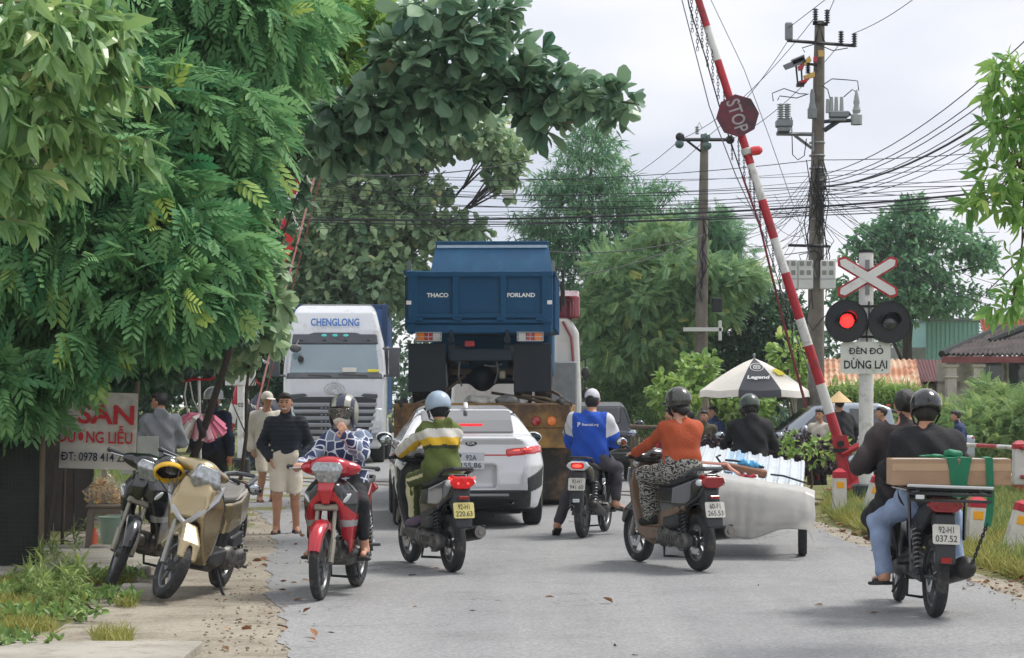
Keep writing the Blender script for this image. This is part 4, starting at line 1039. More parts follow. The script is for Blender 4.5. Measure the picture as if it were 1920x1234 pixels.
for p0, p1, s, r in (((1479, 52, 45.8), (1690, -110, 36), .0, .011), ((1530, 30, 45.8), (1275, 262, 55.2), .35, .011), ((1478, 76, 45.8), (1324, 258, 55.2), .2, .011), ((1577, 80, 45.8), (1369, 262, 55.2), .25, .011), ((1602, 62, 45.8), (1760, -40, 38), .1, .011), ((1551, 30, 45.8), (1590, -60, 38), .0, .011), ((1275, 262, 55.2), (1100, 360, 80), .3, .012), ((1324, 260, 55.2), (1180, 350, 80), .3, .012)):
    wire(p0, p1, s, r, 'thin black high line slanting from the pole top insulators', g3)
Lz = 'thin drop cable fanning out from the transformer pole into the far trees'
for k in range(18):
    wire((1530, random.uniform(310, 430), 45.8), (random.uniform(1330, 1500), random.uniform(360, 520), 52), random.uniform(.1, .5), .008, Lz, 'drop cables of the transformer pole')
for k in range(9):
    wire((1540, random.uniform(330, 420), 45.8), (random.uniform(1700, 1980), random.uniform(400, 620), 44), random.uniform(.1, .5), .008, 'thin drop cable leading from the transformer pole to the tiled houses', 'drop cables to the houses')
for p0, p1 in (((1000, 470, 45), (1320, 440, 55)), ((1000, 525, 45), (1300, 450, 55)), ((560, 322, 48), (1000, 300, 50))):
    wire(p0, p1, .2, .018, 'pale green cable looping in front of the slender trees', 'pale cables before the trees')
mb = MB(); mb.box((0, 0, 0), (.26, .04, .17), .01); o = tag(mb.build('cable_tag', PALE), 'small pale plate hanging from the cables above the dump truck', 'plate'); o.location = P(952, 364, 49.5)

# ---- houses and roofs behind
TILE = M('rusty_tin', (176, 122, 90), .8, .1, .35, 2.5, .3, 20, dirt=((206, 186, 160), .45))
def corr_roof(name, a, b, c, d, mat, parent, nrib=26, amp=.03, tiles=0):
    """corrugated slope: a-b upper edge, d-c lower edge."""
    a, b, c, d = map(Vector, (a, b, c, d)); n = (b - a).cross(d - a).normalized(); n = n if n.z > 0 else -n
    m, k = nrib * 4, max(2, tiles * 2 + 1); mb = MB(); V = []
    for j in range(k):
        t = j / (k - 1)
        for i in range(m + 1):
            u = i / m; w = amp * math.cos(2 * PI * i / 4) + (amp * 1.0 * (1 if j % 2 else 0) if tiles else 0)
            V.append(a.lerp(b, u).lerp(d.lerp(c, u), t) + n * w)
    top = V; bot = [v - n * .05 for v in V]; N = m + 1
    f = [[j * N + i, j * N + i + 1, (j + 1) * N + i + 1, (j + 1) * N + i] for j in range(k - 1) for i in range(m)]
    mb.add(top, f); mb.add(bot, [q[::-1] for q in f])
    return mb.build(name, mat, parent, 60)
PLAST = M('plaster_grey', (176, 172, 164), .9, 0, .15, 2, dirt=((120, 116, 108), .35)); DARKW = M('dark_opening', (34, 38, 40), .9)
def hb(x, y, Y): return P(x, y, Y)
h1 = thing('tin_roofed_shed', 'low shed with a rusty orange tin roof behind the umbrella and signal', 'shed', (6.6, 58, -.3))
ob = Vector((6.6, 58, -.3))
corr_roof('roof', hb(1478, 672, 60) - ob, hb(1716, 674, 60) - ob, hb(1728, 728, 57) - ob, hb(1478, 722, 57) - ob, TILE, h1, 22, .03, 3)
mb = MB(); q0, q1 = hb(1482, 726, 57.6) - ob, hb(1720, 730, 57.6) - ob; mb.box(((q0 + q1) / 2 - Z * 0.9), ((q1 - q0).length, .15, 1.7)); mb.build('wall', PLAST, h1)
mb = MB()
for i in range(5): mb.box(q0.lerp(q1, .12 + .19 * i) + Vector((0, -.1, -.45)), (.45, .06, .7), .01)
mb.build('shutter', M('grey_shutter', (92, 96, 94), .8), h1)
h2 = thing('tin_roofed_shed', 'shed with a dull maroon sheet roof right of the signal', 'shed', (11, 60, -.3)); ob = Vector((11, 60, -.3))
corr_roof('roof', hb(1710, 674, 62) - ob, hb(1800, 676, 62) - ob, hb(1800, 716, 59) - ob, hb(1728, 716, 59) - ob, M('maroon_tin', (104, 64, 66), .7, .2, .2, 3), h2, 14, .02)
mb = MB(); q0, q1 = hb(1730, 718, 59.6) - ob, hb(1800, 718, 59.6) - ob; mb.box(((q0 + q1) / 2 - Z * .8), ((q1 - q0).length, .15, 1.6)); mb.build('wall', PLAST, h2)
h3 = thing('teal_building', 'flat sided pale teal metal clad building behind the roofs', 'building', (15, 74, -.3)); ob = Vector((15, 74, -.3))
mb = MB(); q = hb(1736, 602, 74) - ob; q2 = hb(1836, 700, 74) - ob; mb.box(((q.x + q2.x) / 2, 2, q.z / 2), (q2.x - q.x, 4, q.z), 0)
mb.build('wall', M('teal_cladding', (134, 182, 174), .6, 0, .06, 1.5), h3)
mb = MB()
for i in range(12): mb.box((q.x + (q2.x - q.x) * (i + .5) / 12, -.01, q.z / 2), (.03, .03, q.z - .05))
mb.build('cladding_rib', M('teal_rib', (124, 170, 164), .6), h3)
mb = MB(); mb.box((q.x - .45, 1, q.z * .4), (.9, 2, q.z * .8)); mb.build('annex_wall', M('grey_brick', (140, 144, 142), .9, 0, .2, 4), h3)
mb = MB(); mb.box(((q.x + q2.x) / 2, 2, q.z + .04), (q2.x - q.x + .2, 4.2, .09)); mb.build('roof', GREYM, h3)
h4 = thing('tiled_house', 'old house with dark sagging tile roof, maroon eaves and white pillars at right', 'house', (13.5, 58, -.3)); ob = Vector((13.5, 58, -.3))
DT = M('dark_tile', (84, 76, 74), .9, 0, .3, 3, .5, 20, dirt=((46, 44, 44), .45)); OT = M('orange_tile', (170, 92, 74), .85, 0, .25, 3, dirt=((110, 60, 52), .3))
corr_roof('roof', hb(1880, 612, 62) - ob, hb(2080, 606, 62) - ob, hb(2080, 664, 57) - ob, hb(1770, 664, 57) - ob, DT, h4, 34, .04, 6)
corr_roof('upper_roof', hb(1836, 598, 64) - ob, hb(1920, 596, 64) - ob, hb(1930, 632, 62.5) - ob, hb(1846, 636, 62.5) - ob, OT, h4, 12, .04, 4)
mb = MB(); r0, r1 = hb(1878, 614, 61.6) - ob, hb(1766, 664, 56.9) - ob; mb.tube([r0, r1], .10, 6); mb.tube([hb(1856, 640, 59) - ob, hb(1960, 600, 60) - ob], .09, 6); mb.build('ridge', DARKW, h4)
q0, q1 = hb(1766, 672, 56.9) - ob, hb(2080, 672, 56.9) - ob
mb = MB(); mb.box((q0 + q1) / 2 - Z * .03, ((q1 - q0).length, .12, .17)); mb.build('fascia', M('maroon_brick', (122, 70, 72), .85, 0, .2, 6), h4)
mb = MB(); mb.box((q0 + q1) / 2 + Vector((0, 2.2, -1.0)), ((q1 - q0).length - .6, .15, 1.9)); mb.build('wall', PLAST, h4)
for x in (1783, 1833, 1960):
    mb = MB(); c = hb(x, 700, 57.1) - ob; mb.box((c.x, c.y, c.z - .55), (.26, .26, 2.0), .01); mb.box((c.x, c.y, c.z + .2), (.36, .36, .1), .02); mb.box((c.x, c.y, c.z - .1), (.33, .33, .06), .02); mb.build('pillar', PLAST, h4)
mb = MB(); c = hb(1900, 705, 59.0) - ob
for i in range(3): mb.box((c.x - .6 + i * .75, c.y, c.z), (.66, .05, .8), .01)
wn_ = mb.build('window', M('window_frame_white', (190, 192, 190), .6), h4)
for i in range(3):
    mb = MB(); mb.box((c.x - .6 + i * .75, c.y - .03, c.z), (.56, .03, .7)); mb.build('pane', M('window_glass', (60, 72, 76), .08, 0, .1, coat=.5), wn_)

# ---- cafe umbrella
UY = 46.0
u0 = Vector(P(1411, 880, UY)); u0.z = -.3
um = thing('cafe_umbrella', 'large cream and black cafe umbrella open behind the rider in the dark hood', 'umbrella', u0)
apex, rim = P(1414, 672, UY) - u0, P(1411, 731, UY) - u0
rr = 1.14; CREAM = M('cream_canvas', (222, 218, 208), .8, 0, .06, 4, trans=0); BLK = M('black_canvas', (72, 74, 80), .8, 0, .1, 4)
for i in range(8):
    a0, a1 = RAD(-90 - 22.5 + 45 * i), RAD(-90 + 22.5 + 45 * i)
    mid = (a0 + a1) / 2
    rows = []
    for t in (0.02, .2, .4, .6, .8, 1.0):
        z = apex.z + (rim.z - apex.z) * (t ** 1.25)
        rows.append([Vector((apex.x + rr * t * math.cos(a), rr * t * math.sin(a), z + .03 * t * (abs(s - .5) * 2 - 1))) for s, a in zip(np.linspace(0, 1, 5), np.linspace(a0, a1, 5))])
    rows.append([v - Z * .14 + Vector((v.x - apex.x, v.y, 0)) * .02 for v in rows[-1]])
    mb = MB(); mb.loft(rows + [[v - Z * .004 for v in r] for r in rows[::-1]], False, False)
    mb.build('canopy_panel', BLK if i in (0, 4) else CREAM, um)
mb = MB(); mb.cyl((apex.x, 0, 0), apex + Z * .06, .022, n=10); mb.ball(apex + Z * .07, .035, 10, 6); mb.build('pole', STEEL, um)
sl = Vector((0, -rr * .6, rim.z - apex.z)).normalized()
nrm_u = Vector((0, -.49, -.0)); cen = Vector((apex.x, -rr * .66, apex.z + (rim.z - apex.z) * .60 + .012))
uy = Vector((0, .74, .62)).normalized()
text('Legend', .105, cen + Vector((0, -.05, -.03)), X, uy, WHITETXT, 'lettering', um, .02, .035, shear=.2, width=.48)
mb = MB(); nn = X.cross(uy); cc = Vector((apex.x, -rr * .42, apex.z + (rim.z - apex.z) * .34 + .02)) + nn * .02
for R0, w in ((.13, .012), (.07, .010)):
    mb.add([cc + X * (math.cos(2 * PI * i / 28) * rr_) * 1.1 + uy * (math.sin(2 * PI * i / 28) * rr_) for rr_ in (R0, R0 - w) for i in range(28)], [[i, (i + 1) % 28, 28 + (i + 1) % 28, 28 + i] for i in range(28)])
for i in range(-2, 3): mb.add([cc + X * (i * .032 - .006) - uy * .05, cc + X * (i * .032 + .006) - uy * .05, cc + X * (i * .032 + .006) + uy * .05, cc + X * (i * .032 - .006) + uy * .05], [[0, 1, 2, 3]])
mb.build('emblem', WHITETXT, um)
mb = MB(); a = RAD(-45); e = Vector((math.cos(a), math.sin(a), 0)); tn = Vector((-e.y, e.x, 0)); c = Vector((apex.x, 0, 0)) + e * rr * .56 + Z * (apex.z + (rim.z - apex.z) * .485 + .035); dn = (e * rr * .5 + Z * (rim.z - apex.z) * .6).normalized()
mb.prism([(-.13, -.12), (.13, -.12), (.13, .0), (.03, .12), (-.13, .06)], c, tn, -dn, (0, 0, .006)); mb.build('yellow_emblem', M('yellow_print', (220, 206, 60), .7), um)

# ---- bollards, fence along the line
def bollard(px, py, lean, hgt, label, yaw=0):
    g = G(px, py); t = thing('bollard', label, 'bollard', g, yaw, 'kerbside bollards', rot=(RAD(lean[0]), RAD(lean[1]), yaw))
    w = .082; mb = MB(); mb.loft([[Vector((sx_ * a, sy_ * a, z)) for sx_, sy_ in ((-1, -1), (1, -1), (1, 1), (-1, 1))] for a, z in ((w * 1.08, -.15), (w, hgt * .80))]); mb.build('body', M('bollard_white', (206, 204, 198), .85, 0, .1, 6, .4, 40, dirt=((140, 134, 122), .38)), t)
    mb = MB(); mb.loft([[Vector((sx_ * a, sy_ * a, z)) for sx_, sy_ in ((-1, -1), (1, -1), (1, 1), (-1, 1))] for a, z in ((w * 1.02, hgt * .80 + .001), (w * 1.0, hgt * .93), (w * .35, hgt))]); mb.build('cap', M('bollard_red', (176, 34, 52), .7, 0, .15, 6, .3, 40), t)
    mb = MB(); mb.box((0, -w * 1.02, hgt * .66), (.10, .012, .085), .003); mb.build('reflector', YEL, t)
    return t
bollard(1574, 968, (0, 0), .63, 'upright red capped white bollard between the cart and the barrier stand')
bollard(1624, 975, (0, 17), .60, 'leaning red capped bollard partly hidden by the cardboard box')
bollard(1828, 1034, (0, 3), .56, 'red capped bollard just right of the last motorbike')
bollard(1893, 1046, (0, 16), .58, 'tilted red capped bollard at the right edge of the photo')
fen = thing('railway_fence', 'red and white post and rail fence along the railway line', 'fence', (8.1, 35.6, 0))
fo = Vector((8.1, 35.6, 0))
def post(px, py, top):
    g = G(px, py); s = F / g.y; mb = MB(); hh = (py - top) / s
    mb.box(g - fo + Z * (hh * .56), (.20, .20, hh * .60), .01); mb.build('post', WHITE, fen)
    mb = MB(); mb.box(g - fo + Z * (hh * .09), (.205, .205, hh * .34), .01); mb.build('post_base', RED, fen); mb = MB(); mb.loft([[g - fo + Vector((a * q, b * q, z)) for a, b in ((-1, -1), (1, -1), (1, 1), (-1, 1))] for q, z in ((.102, hh * .862), (.10, hh * .94), (.04, hh))]); mb.build('post_cap', RED, fen)
    return g - fo
fa = post(1912, 938, 826); fb = post(1536, 892, 798)
for hz in (.80, .36):
    a = fa + Z * hz; b = fb + Z * (hz + .0); n = 12
    for i in range(n):
        mb = MB(); mb.cyl(a.lerp(b, i / n), a.lerp(b, (i + 1) / n), .035, n=10); mb.build('rail', [WHITE, RED][i % 2] if hz > .5 else WHITE, fen)
    mb = MB(); mb.cyl(a, a + (a - b).normalized() * 1.5, .035, n=10); mb.build('rail', RED, fen)
    e = b + (b - a) * .30
    for i in range(4):
        mb = MB(); mb.cyl(b.lerp(e, i / 4), b.lerp(e, (i + 1) / 4), .035, n=10); mb.build('rail', [RED, WHITE][i % 2], fen)
# wooden garden fence far behind the orange rider
gf = thing('paling_fence', 'weathered grey garden fence beyond the riders at the road side', 'fence', (3.6, 47, -.1)); go = Vector((3.6, 47, -.1))
for i in range(16):
    x = 1185 + i * 9; q = P(x, 830, 47) - go; mb = MB(); mb.box((q.x, 0, .38), (.07, .05, .95 + .08 * math.sin(i * 2.1)), .006); mb.build('paling', WOOD, gf)
mb = MB(); q0, q1 = P(1180, 800, 47) - go, P(1330, 806, 47) - go; mb.cyl(q0 + Yv * -.06, q1 + Yv * -.06, .05, n=8); mb.build('rail', WOOD, gf)

# ---- the sign board and roadside stall on the left
SGY = 22.2
s0 = P(168, 815, SGY)
sg = thing('sign_board', 'white roadside banner with red and black writing under the overhanging foliage', 'sign', (s0.x, SGY, 0), RAD(-3), rot=(0, RAD(2.0), RAD(6)))
mb = MB()
rows = []
for j in range(7):
    rows.append([Vector((-.43 + .86 * i / 10, -.012 * math.sin(i * 1.3 + j * .9), .84 + .78 * j / 6)) for i in range(11)])
mb.loft(rows + [[v + Yv * .01 for v in r] for r in rows[::-1]], False, False)
bn = mb.build('banner', M('banner_vinyl', (204, 202, 194), .55, 0, .08, 3, dirt=((150, 146, 134), .3)), sg)
RTX = M('red_lettering', (196, 34, 44), .6, 0, .06, 10); NTX = M('navy_lettering', (34, 36, 66), .6, 0, 0)
text('SAN', .19, (.12, -.016, 1.40), X, Z, RTX, 'lettering', bn, .006, .025, width=.56)
text('DƯƠNG LIỄU', .115, (.02, -.016, 1.165), X, Z, RTX, 'lettering', bn, .006, .02, width=.74)
text('ĐT: 0978 414 239', .085, (.03, -.016, .965), X, Z, NTX, 'lettering', bn, .006, .014, width=.70)
mb = MB()
for x in (-.42, -.28, .42): mb.cyl((x, .03, 0), (x, .03, 1.75), .018, n=8)
mb.build('stake', WOOD, sg)
s1 = P(262, 850, 24.5)
sg2 = thing('sign_board', 'small pale board half hidden behind the man in the grey hoodie', 'sign', (s1.x, 24.5, 0))
mb = MB(); mb.box((0, 0, .92), (.42, .02, .42), .004); bb = mb.build('panel', M('pale_board', (166, 170, 164), .6, 0, .1), sg2)
text('L', .17, (-.08, -.012, .93), X, Z, BLACKTXT, 'lettering', bb, .004, .02, shear=.35)
mb = MB(); mb.box((0, .02, .36), (.03, .02, .74)); mb.build('leg', WOOD, sg2)
# net fence, left edge
nf = thing('net_fence', 'dark green wire netting fence at the left edge below the foliage', 'fence', (-4.2, 19.2, 0)); no = Vector((-4.2, 19.2, 0))
NET = M('dark_netting', (46, 52, 48), .9, 0, .25, 3)
mb = MB()
for i in range(34):
    x = -1.36 + i * .042; mb.tube([(x, 0, 0), (x + .02 * math.sin(i), .01, .6), (x, 0, 1.25)], .0022, 4, False)
for j in range(30):
    z = .02 + j * .042; mb.tube([(-1.36, 0, z), (-.6, .012, z + .01), (.04, 0, z)], .0022, 4, False)
mb.build('wire_mesh', NET, nf)
mb = MB()
for x in (-.65, .06): mb.cyl((x, .03, -.1), (x + .02, .03, 1.35), .025, n=8)
mb.build('post', WOOD, nf)
mb = MB(); rows = [[Vector((-1.5 + 1.55 * i / 8, .12 + .04 * math.sin(i * 1.9 + j), 1.2 * j / 5)) for i in range(9)] for j in range(6)]; mb.loft(rows + [[v + Yv * .01 for v in r] for r in rows[::-1]], False, False); mb.build('shade_cloth', M('shade_cloth', (40, 46, 42), .95, 0, .35, 5), nf)
sh = thing('stall_shelter', 'dark shelter of old boards and tarpaulin beneath the feathery tree', 'shelter', (-4.6, 25.6, 0))
mb = MB()
for i in range(6): mb.box((-1.6 + i * .24, 0, .62), (.225, .03, 1.25), .004)
mb.build('board_wall', M('dark_boards', (58, 54, 50), .95, 0, .3, 4, .5, 20), sh)
mb = MB()
for i, x in enumerate((-1.6, -.9, -.15)): mb.cyl((x, -.08, 0), (x, -.08, 1.9), .03, n=8)
mb.tube([(-1.6, -.1, 1.0), (-.1, -.1, .82)], .02, 6); mb.build('stake', WOOD, sh)
tp = thing('tarpaulin', 'dark navy tarpaulin heap beside the far control post', 'tarpaulin', P(492, 885, 47.5) * 1.0); tp.location.z = 0
S = Sdf(.05); S.ell((0, 0, .6), (.55, .5, 1.05)); S.ell((.25, .1, .3), (.7, .5, .8), k=.1); S.box((0, 0, -.6), (2, 2, .6), op='sub'); S.fold(.03, 9); S.build('cover', M('navy_tarp', (26, 34, 56), .6, 0, .2, 3), tp)
# ------------------------------------------------------------------ motorbikes (local: +Y forward, +X right, z = 0 on the road)
TYRE = M('tyre_rubber', (44, 45, 47), .85, 0, .2, 12, .5, 60, dirt=((104, 98, 90), .22))
RIMM = M('cast_alloy', (120, 122, 124), .4, .75, .12, 12)
CHROME = M('chrome', (190, 192, 196), .15, 1.0, .05)
ENG = M('engine_alloy', (112, 112, 110), .5, .6, .25, 12, dirt=((60, 56, 50), .45))
BPL = M('black_plastic', (36, 38, 42), .45, 0, .12, 8, dirt=((74, 72, 70), .12))
BGL = M('gloss_black', (22, 24, 29), .18, 0, .05, 6, coat=.7)
SEATM = M('seat_vinyl', (34, 35, 38), .55, 0, .15, 14, .25, 90)
GLASS = M('clear_lens', (206, 212, 214), .08, 0, .05, 20, coat=1, spec=.8)
HEADL = M('headlamp_lens', (150, 156, 160), .10, .45, .45, 34, coat=1, spec=.9)
REDL = M('red_lens', (150, 16, 24), .15, 0, .1, coat=.8)
REDLIT = M('red_lens_lit', (196, 26, 28), .25, 0, .1, emit=.22)
REDGLOW = M('brake_lamp_lit', (255, 70, 56), .3, 0, 0, emit=1.5)
ORANGEL = M('orange_lens', (226, 120, 30), .2, 0, .1, coat=.6)
PLATEM = M('plate_white', (206, 204, 196), .5, 0, .08, 14, dirt=((160, 150, 130), .2))
PLATEY = M('plate_yellowed', (216, 204, 130), .5, 0, .08, 14, dirt=((170, 150, 100), .2))
MIRG = M('mirror_glass', (170, 178, 184), .04, 1.0, 0)

def rotm(ax, deg): return Matrix.Rotation(RAD(deg), 3, ax)
def wheel(parent, y, r, w, name, T=None, spokes=5, wire=False):
    c = Vector((0, y, r)); mb = MB(T); q = w / 2
    prof = [(r - w * .95, -q * .55), (r - w * .75, -q * .9), (r - w * .35, -q), (r - w * .12, -q * .78), (r - .004, -q * .32), (r, 0), (r - .004, q * .32), (r - w * .12, q * .78), (r - w * .35, q), (r - w * .75, q * .9), (r - w * .95, q * .55)]
    mb.lathe(prof, c, X, 40, True); root = mb.build('wheel', TYRE, parent); root.name = name
    mb = MB(T); ri = r - w * .92
    mb.lathe([(ri + .004, -q * .62), (ri - .014, -q * .62), (ri - .022, -q * .3), (ri - .022, q * .3), (ri - .014, q * .62), (ri + .004, q * .62)], c, X, 32, True)
    if wire:
        for i in range(24):
            a = 2 * PI * i / 24; s = -1 if i % 2 else 1
            mb.cyl(c + Vector((.035 * s, math.cos(a + .5 * s) * .04, math.sin(a + .5 * s) * .04)), c + Vector((0, math.cos(a) * ri, math.sin(a) * ri)), .0028, n=4, caps=False)
    else:
        for i in range(spokes):
            a = 2 * PI * i / spokes + .3
            for da in (-.12, .12):
                mb.tube([c + Vector((0, math.cos(a) * .035, math.sin(a) * .035)), c + Vector((0, math.cos(a + da) * (ri - .01), math.sin(a + da) * (ri - .01)))], [.017, .011], 6)
    mb.cyl(c - X * .05, c + X * .05, .045, n=16); mb.cyl(c - X * .085, c + X * .085, .012, n=8)
    mb.build('rim', RIMM, root)
    mb = MB(T); mb.lathe([(.06, -.045), (.11, -.045), (.11, -.041), (.06, -.041)], c, X, 24, True); mb.build('brake_disc', CHROME, root)
    return root
def fender(parent, c, R0, hw, a0, a1, mat, T=None, name='front_fender', lip=.05):
    rows = []
    for a in np.linspace(RAD(a0), RAD(a1), 18):
        e = Vector((0, math.cos(a), math.sin(a))); t = (a - RAD(a0)) / (RAD(a1) - RAD(a0)); k = .72 + .28 * math.sin(PI * min(1, max(0, t)))
        ring = [c + X * (hw * k * x) + e * (R0 + dz) for x, dz in ((-1, -lip), (-.97, -.008), (-.7, .012), (0, .022), (.7, .012), (.97, -.008), (1, -lip))]
        ring += [v - e * .006 - X * (.004 if v.x > 0 else -.004) for v in ring[::-1]]
        rows.append(ring)
    mb = MB(T); mb.loft(rows); return mb.build(name, mat, parent, 50)
def coil(mb, a, b, r, turns, w, n=10):
    a, b = Vector(a), Vector(b); d = (b - a); q = d.normalized().to_track_quat('Z', 'Y'); k = turns * n
    mb.tube([a + d * (i / k) + q @ Vector((r * math.cos(2 * PI * i / n), r * math.sin(2 * PI * i / n), 0)) for i in range(k + 1)], w, 5)
def plate(parent, c, tilt, l1, l2, mat=PLATEM, yaw=0):
    """number plate facing backwards, leaning by tilt degrees."""
    Rm = rotm('Z', yaw) @ rotm('X', tilt); ux, uz = Rm @ X, Rm @ Z
    mb = MB(); w, h, k = .095, .07, .01
    mb.prism([(-w + k, -h), (w - k, -h), (w, -h + k), (w, h - k), (w - k, h), (-w + k, h), (-w, h - k), (-w, -h + k)], c, ux, uz, (Rm @ Yv) * .003)
    p = mb.build('number_plate', mat, parent)
    text(l1, .046, Vector(c) + uz * .032, ux, uz, BLACKTXT, 'lettering', p, .0025, .004, width=.105)
    text(l2, .046, Vector(c) - uz * .030, ux, uz, BLACKTXT, 'lettering', p, .0025, .004, width=.150)
    return p
def mirror(parent, base, tip, face_y, T, mat=BPL, rx=.062, rz=.045, tilt=0):
    mb = MB(T); base, tip = Vector(base), Vector(tip)
    mb.tube([base, base.lerp(tip, .55) + Vector((0, -.01, .02)), tip], .007, 6); mb.ball(tip + Vector((0, face_y * -.012, .02)), (rx, .026, rz), 16, 8); m = mb.build('mirror', mat, parent)
    mb = MB(T); mb.ball(tip + Vector((0, face_y * .008, .02)), (rx * .88, .012, rz * .86), 16, 6); mb.build('mirror_glass', MIRG, m)
def steer_T(deg, y0, z0, rake):
    ax = Vector((0, -math.sin(RAD(rake)), math.cos(RAD(rake)))); o = Vector((0, y0, z0))
    return Matrix.Translation(o) @ Matrix.Rotation(RAD(deg), 4, ax) @ Matrix.Translation(-o)
def lerpw(*kv):
    ks = [k for k, _ in kv]; vv = [v for _, v in kv]
    return lambda t: np.interp(t, ks, vv)
def hbar(root, T, mats, y=.26, z=1.0, w=.34, levers=True):
    mb = MB(T); mb.tube([(-w, y - .07, z), (-w + .12, y - .03, z), (-.1, y + .02, z - .01), (0, y + .03, z - .02), (.1, y + .02, z - .01), (w - .12, y - .03, z), (w, y - .07, z)], .012, 8); hb_ = mb.build('handlebar', CHROME, root)
    for s in (-1, 1):
        mb = MB(T); mb.cyl((s * (w - .125), y - .035, z), (s * (w + .01), y - .073, z), .0185, n=12); mb.ball((s * (w + .015), y - .074, z), .021, 10, 6); mb.build('grip', BPL, hb_)
        mb = MB(T); mb.box((s * (w - .15), y - .025, z + .005), (.05, .045, .045), .01); mb.build('switch_box', BPL, hb_)
        if levers:
            mb = MB(T); mb.tube([(s * (w - .14), y + .01, z), (s * (w - .07), y + .015, z - .005), (s * (w + .0), y - .02, z - .012)], [.008, .007, .006], 6); mb.build('brake_lever', CHROME, hb_)

def cub(label, loc, yaw, body, accent, second=None, steer=0, lean=0, pl=None, lit=True, mirrors=(), rack=False, platemat=PLATEM, front=True, nose=None, exmat=None, stand=None, group=None):
    t = thing('motorbike', label, 'motorbike', loc, 0, group, rot=(0, RAD(lean), yaw)); h = .0095
    T = steer_T(steer, .30, .95, 26) if steer else None; nose = nose or body; second = second or BPL
    wheel(t, .62, .285, .075, 'front_wheel', T, 5); wheel(t, -.61, .285, .085, 'rear_wheel', None, 5)
    mb = MB(T)
    for s in (-1, 1):
        mb.tube([(s * .075, .62, .285), (s * .075, .53, .46)], .027, 10); mb.tube([(s * .07, .54, .44), (s * .068, .40, .72)], .017, 10)
    mb.box((0, .42, .70), (.19, .07, .05), .012); mb.build('fork', M('fork_grey', (140, 136, 126), .45, .5, .15, 8, dirt=((96, 84, 70), .3)), t)
    fender(t, Vector((0, .62, .285)), .315, .062, 20, 165, body, T)
    # front cowl and leg shields
    S = Sdf(h)
    S.prof([(.44, .88), (.34, .93), (.24, .86), (.10, .56), (.04, .33), (.12, .24), (.24, .32), (.33, .52), (.44, .70)], lambda y, z: np.interp(z, [.24, .36, .55, .72, .82, .93], [.115, .15, .185, .215, .205, .12]) - np.clip(y - .30, 0, 1) * .55, .02)
    S.box((0, .45, .50), (.085, .25, .24), r=.04, k=.03, op='sub'); S.box((0, .02, .60), (.13, .20, .5), R=rotm('X', 18), r=.03, k=.02, op='sub')
    pm = [body, second, accent]
    def paint(c):
        x, y, z = np.abs(c[:, 0]), c[:, 1], c[:, 2]; m = np.zeros(len(c), int)
        m[(z > .60) & (x > .045 + (.86 - z) * .1) & (z > .90 - x * 1.25) & (z < 1.02 - x * .9)] = 1
        m[(x > .10) & (z < .60) & (z > .545)] = 2; m[y < .18] = 1
        return m
    S.build('leg_shield', pm, t, paint=paint)
    if nose is not body:
        pass
    S = Sdf(h); S.prof([(.49, .84), (.40, .94), (.34, .92), (.42, .74), (.47, .72)], lambda y, z: np.interp(z, [.72, .80, .94], [.03, .055, .075]), .012); S.build('nose_panel', nose, t)
    for s in (-1, 1):
        S = Sdf(.008); S.ell((s * .135, .385, .745), (.018, .05, .085), R=rotm('Y', s * 38), k=.01); S.build('indicator', GLASS, t)
    # handle cowl with headlamp
    S = Sdf(h); S.ell((0, .29, 1.0), (.20, .10, .08)); S.ell((0, .36, 1.03), (.14, .08, .065), k=.05); S.ell((-.15, .28, 1.0), (.09, .06, .048), k=.04); S.ell((.15, .28, 1.0), (.09, .06, .048), k=.04); S.prof([(.42, .96), (.38, 1.07), (.24, 1.09), (.22, .97)], lambda y, z: np.interp(z, [.94, 1.0, 1.09], [.11, .13, .05]), .02, k=.03)
    hc = S.build('headlight_cowl', body, t, T=T)
    S = Sdf(.007); S.prof([(.468, .985), (.445, 1.05), (.36, 1.055), (.36, .88), (.445, .89)], lambda y, z: np.interp(z, [.87, .92, 1.0, 1.05], [.055, .085, .125, .10]), .014); S.build('headlight', HEADL, hc, T=T)
    mb = MB(T); mb.ball((0, .432, .975), (.045, .02, .045), 14, 8); mb.build('reflector_bulb', CHROME, hc)
    hbar(t, T, None)
    for (bx, tip, fy) in mirrors: mirror(t, (bx, .24, 1.01), tip, fy, T)
    # frame, engine
    mb = MB(); mb.tube([(0, .28, .80), (0, .12, .56), (0, -.10, .50), (0, -.30, .60)], .04, 8); mb.build('frame_tube', BPL, t)
    S = Sdf(.011); S.cap((-.02, -.08, .33), (-.02, .14, .35), .085); S.box((0, -.03, .31), (.125, .12, .085), r=.05, k=.03); S.cap((0, .12, .35), (0, .27, .37), .06, k=.02); S.cap((-.13, -.02, .31), (.13, -.02, .31), .07, k=.02); S.cap((-.13, .08, .33), (.13, .08, .33), .05, k=.02)
    S.build('engine', ENG, t)
    mb = MB()
    for i in range(6): mb.box((0, .15 + .022 * i, .365), (.15, .008, .15), .003)
    mb.build('cylinder_fins', ENG, t)
    mb = MB()
    for s in (-1, 1): mb.tube([(s * .09, -.1, .31), (s * .09, -.61, .285)], .022, 8)
    mb.build('swingarm', BPL, t)
    for s in (-1, 1):
        mb = MB(); mb.cyl((s * .125, -.60, .30), (s * .118, -.44, .66), .016, n=8); sk = mb.build('shock_absorber', BPL, t)
        mb = MB(); coil(mb, (s * .125, -.585, .34), (s * .119, -.455, .63), .028, 9, .0065); mb.build('spring', M('spring_steel', (150, 150, 150), .4, .6), sk)
    mb = MB(); mb.prism([(-.66, .25), (-.08, .27), (-.06, .36), (-.60, .33)], (-.115, 0, 0), Yv, Z, (.03, 0, 0)); mb.build('chain_cover', BPL, t)
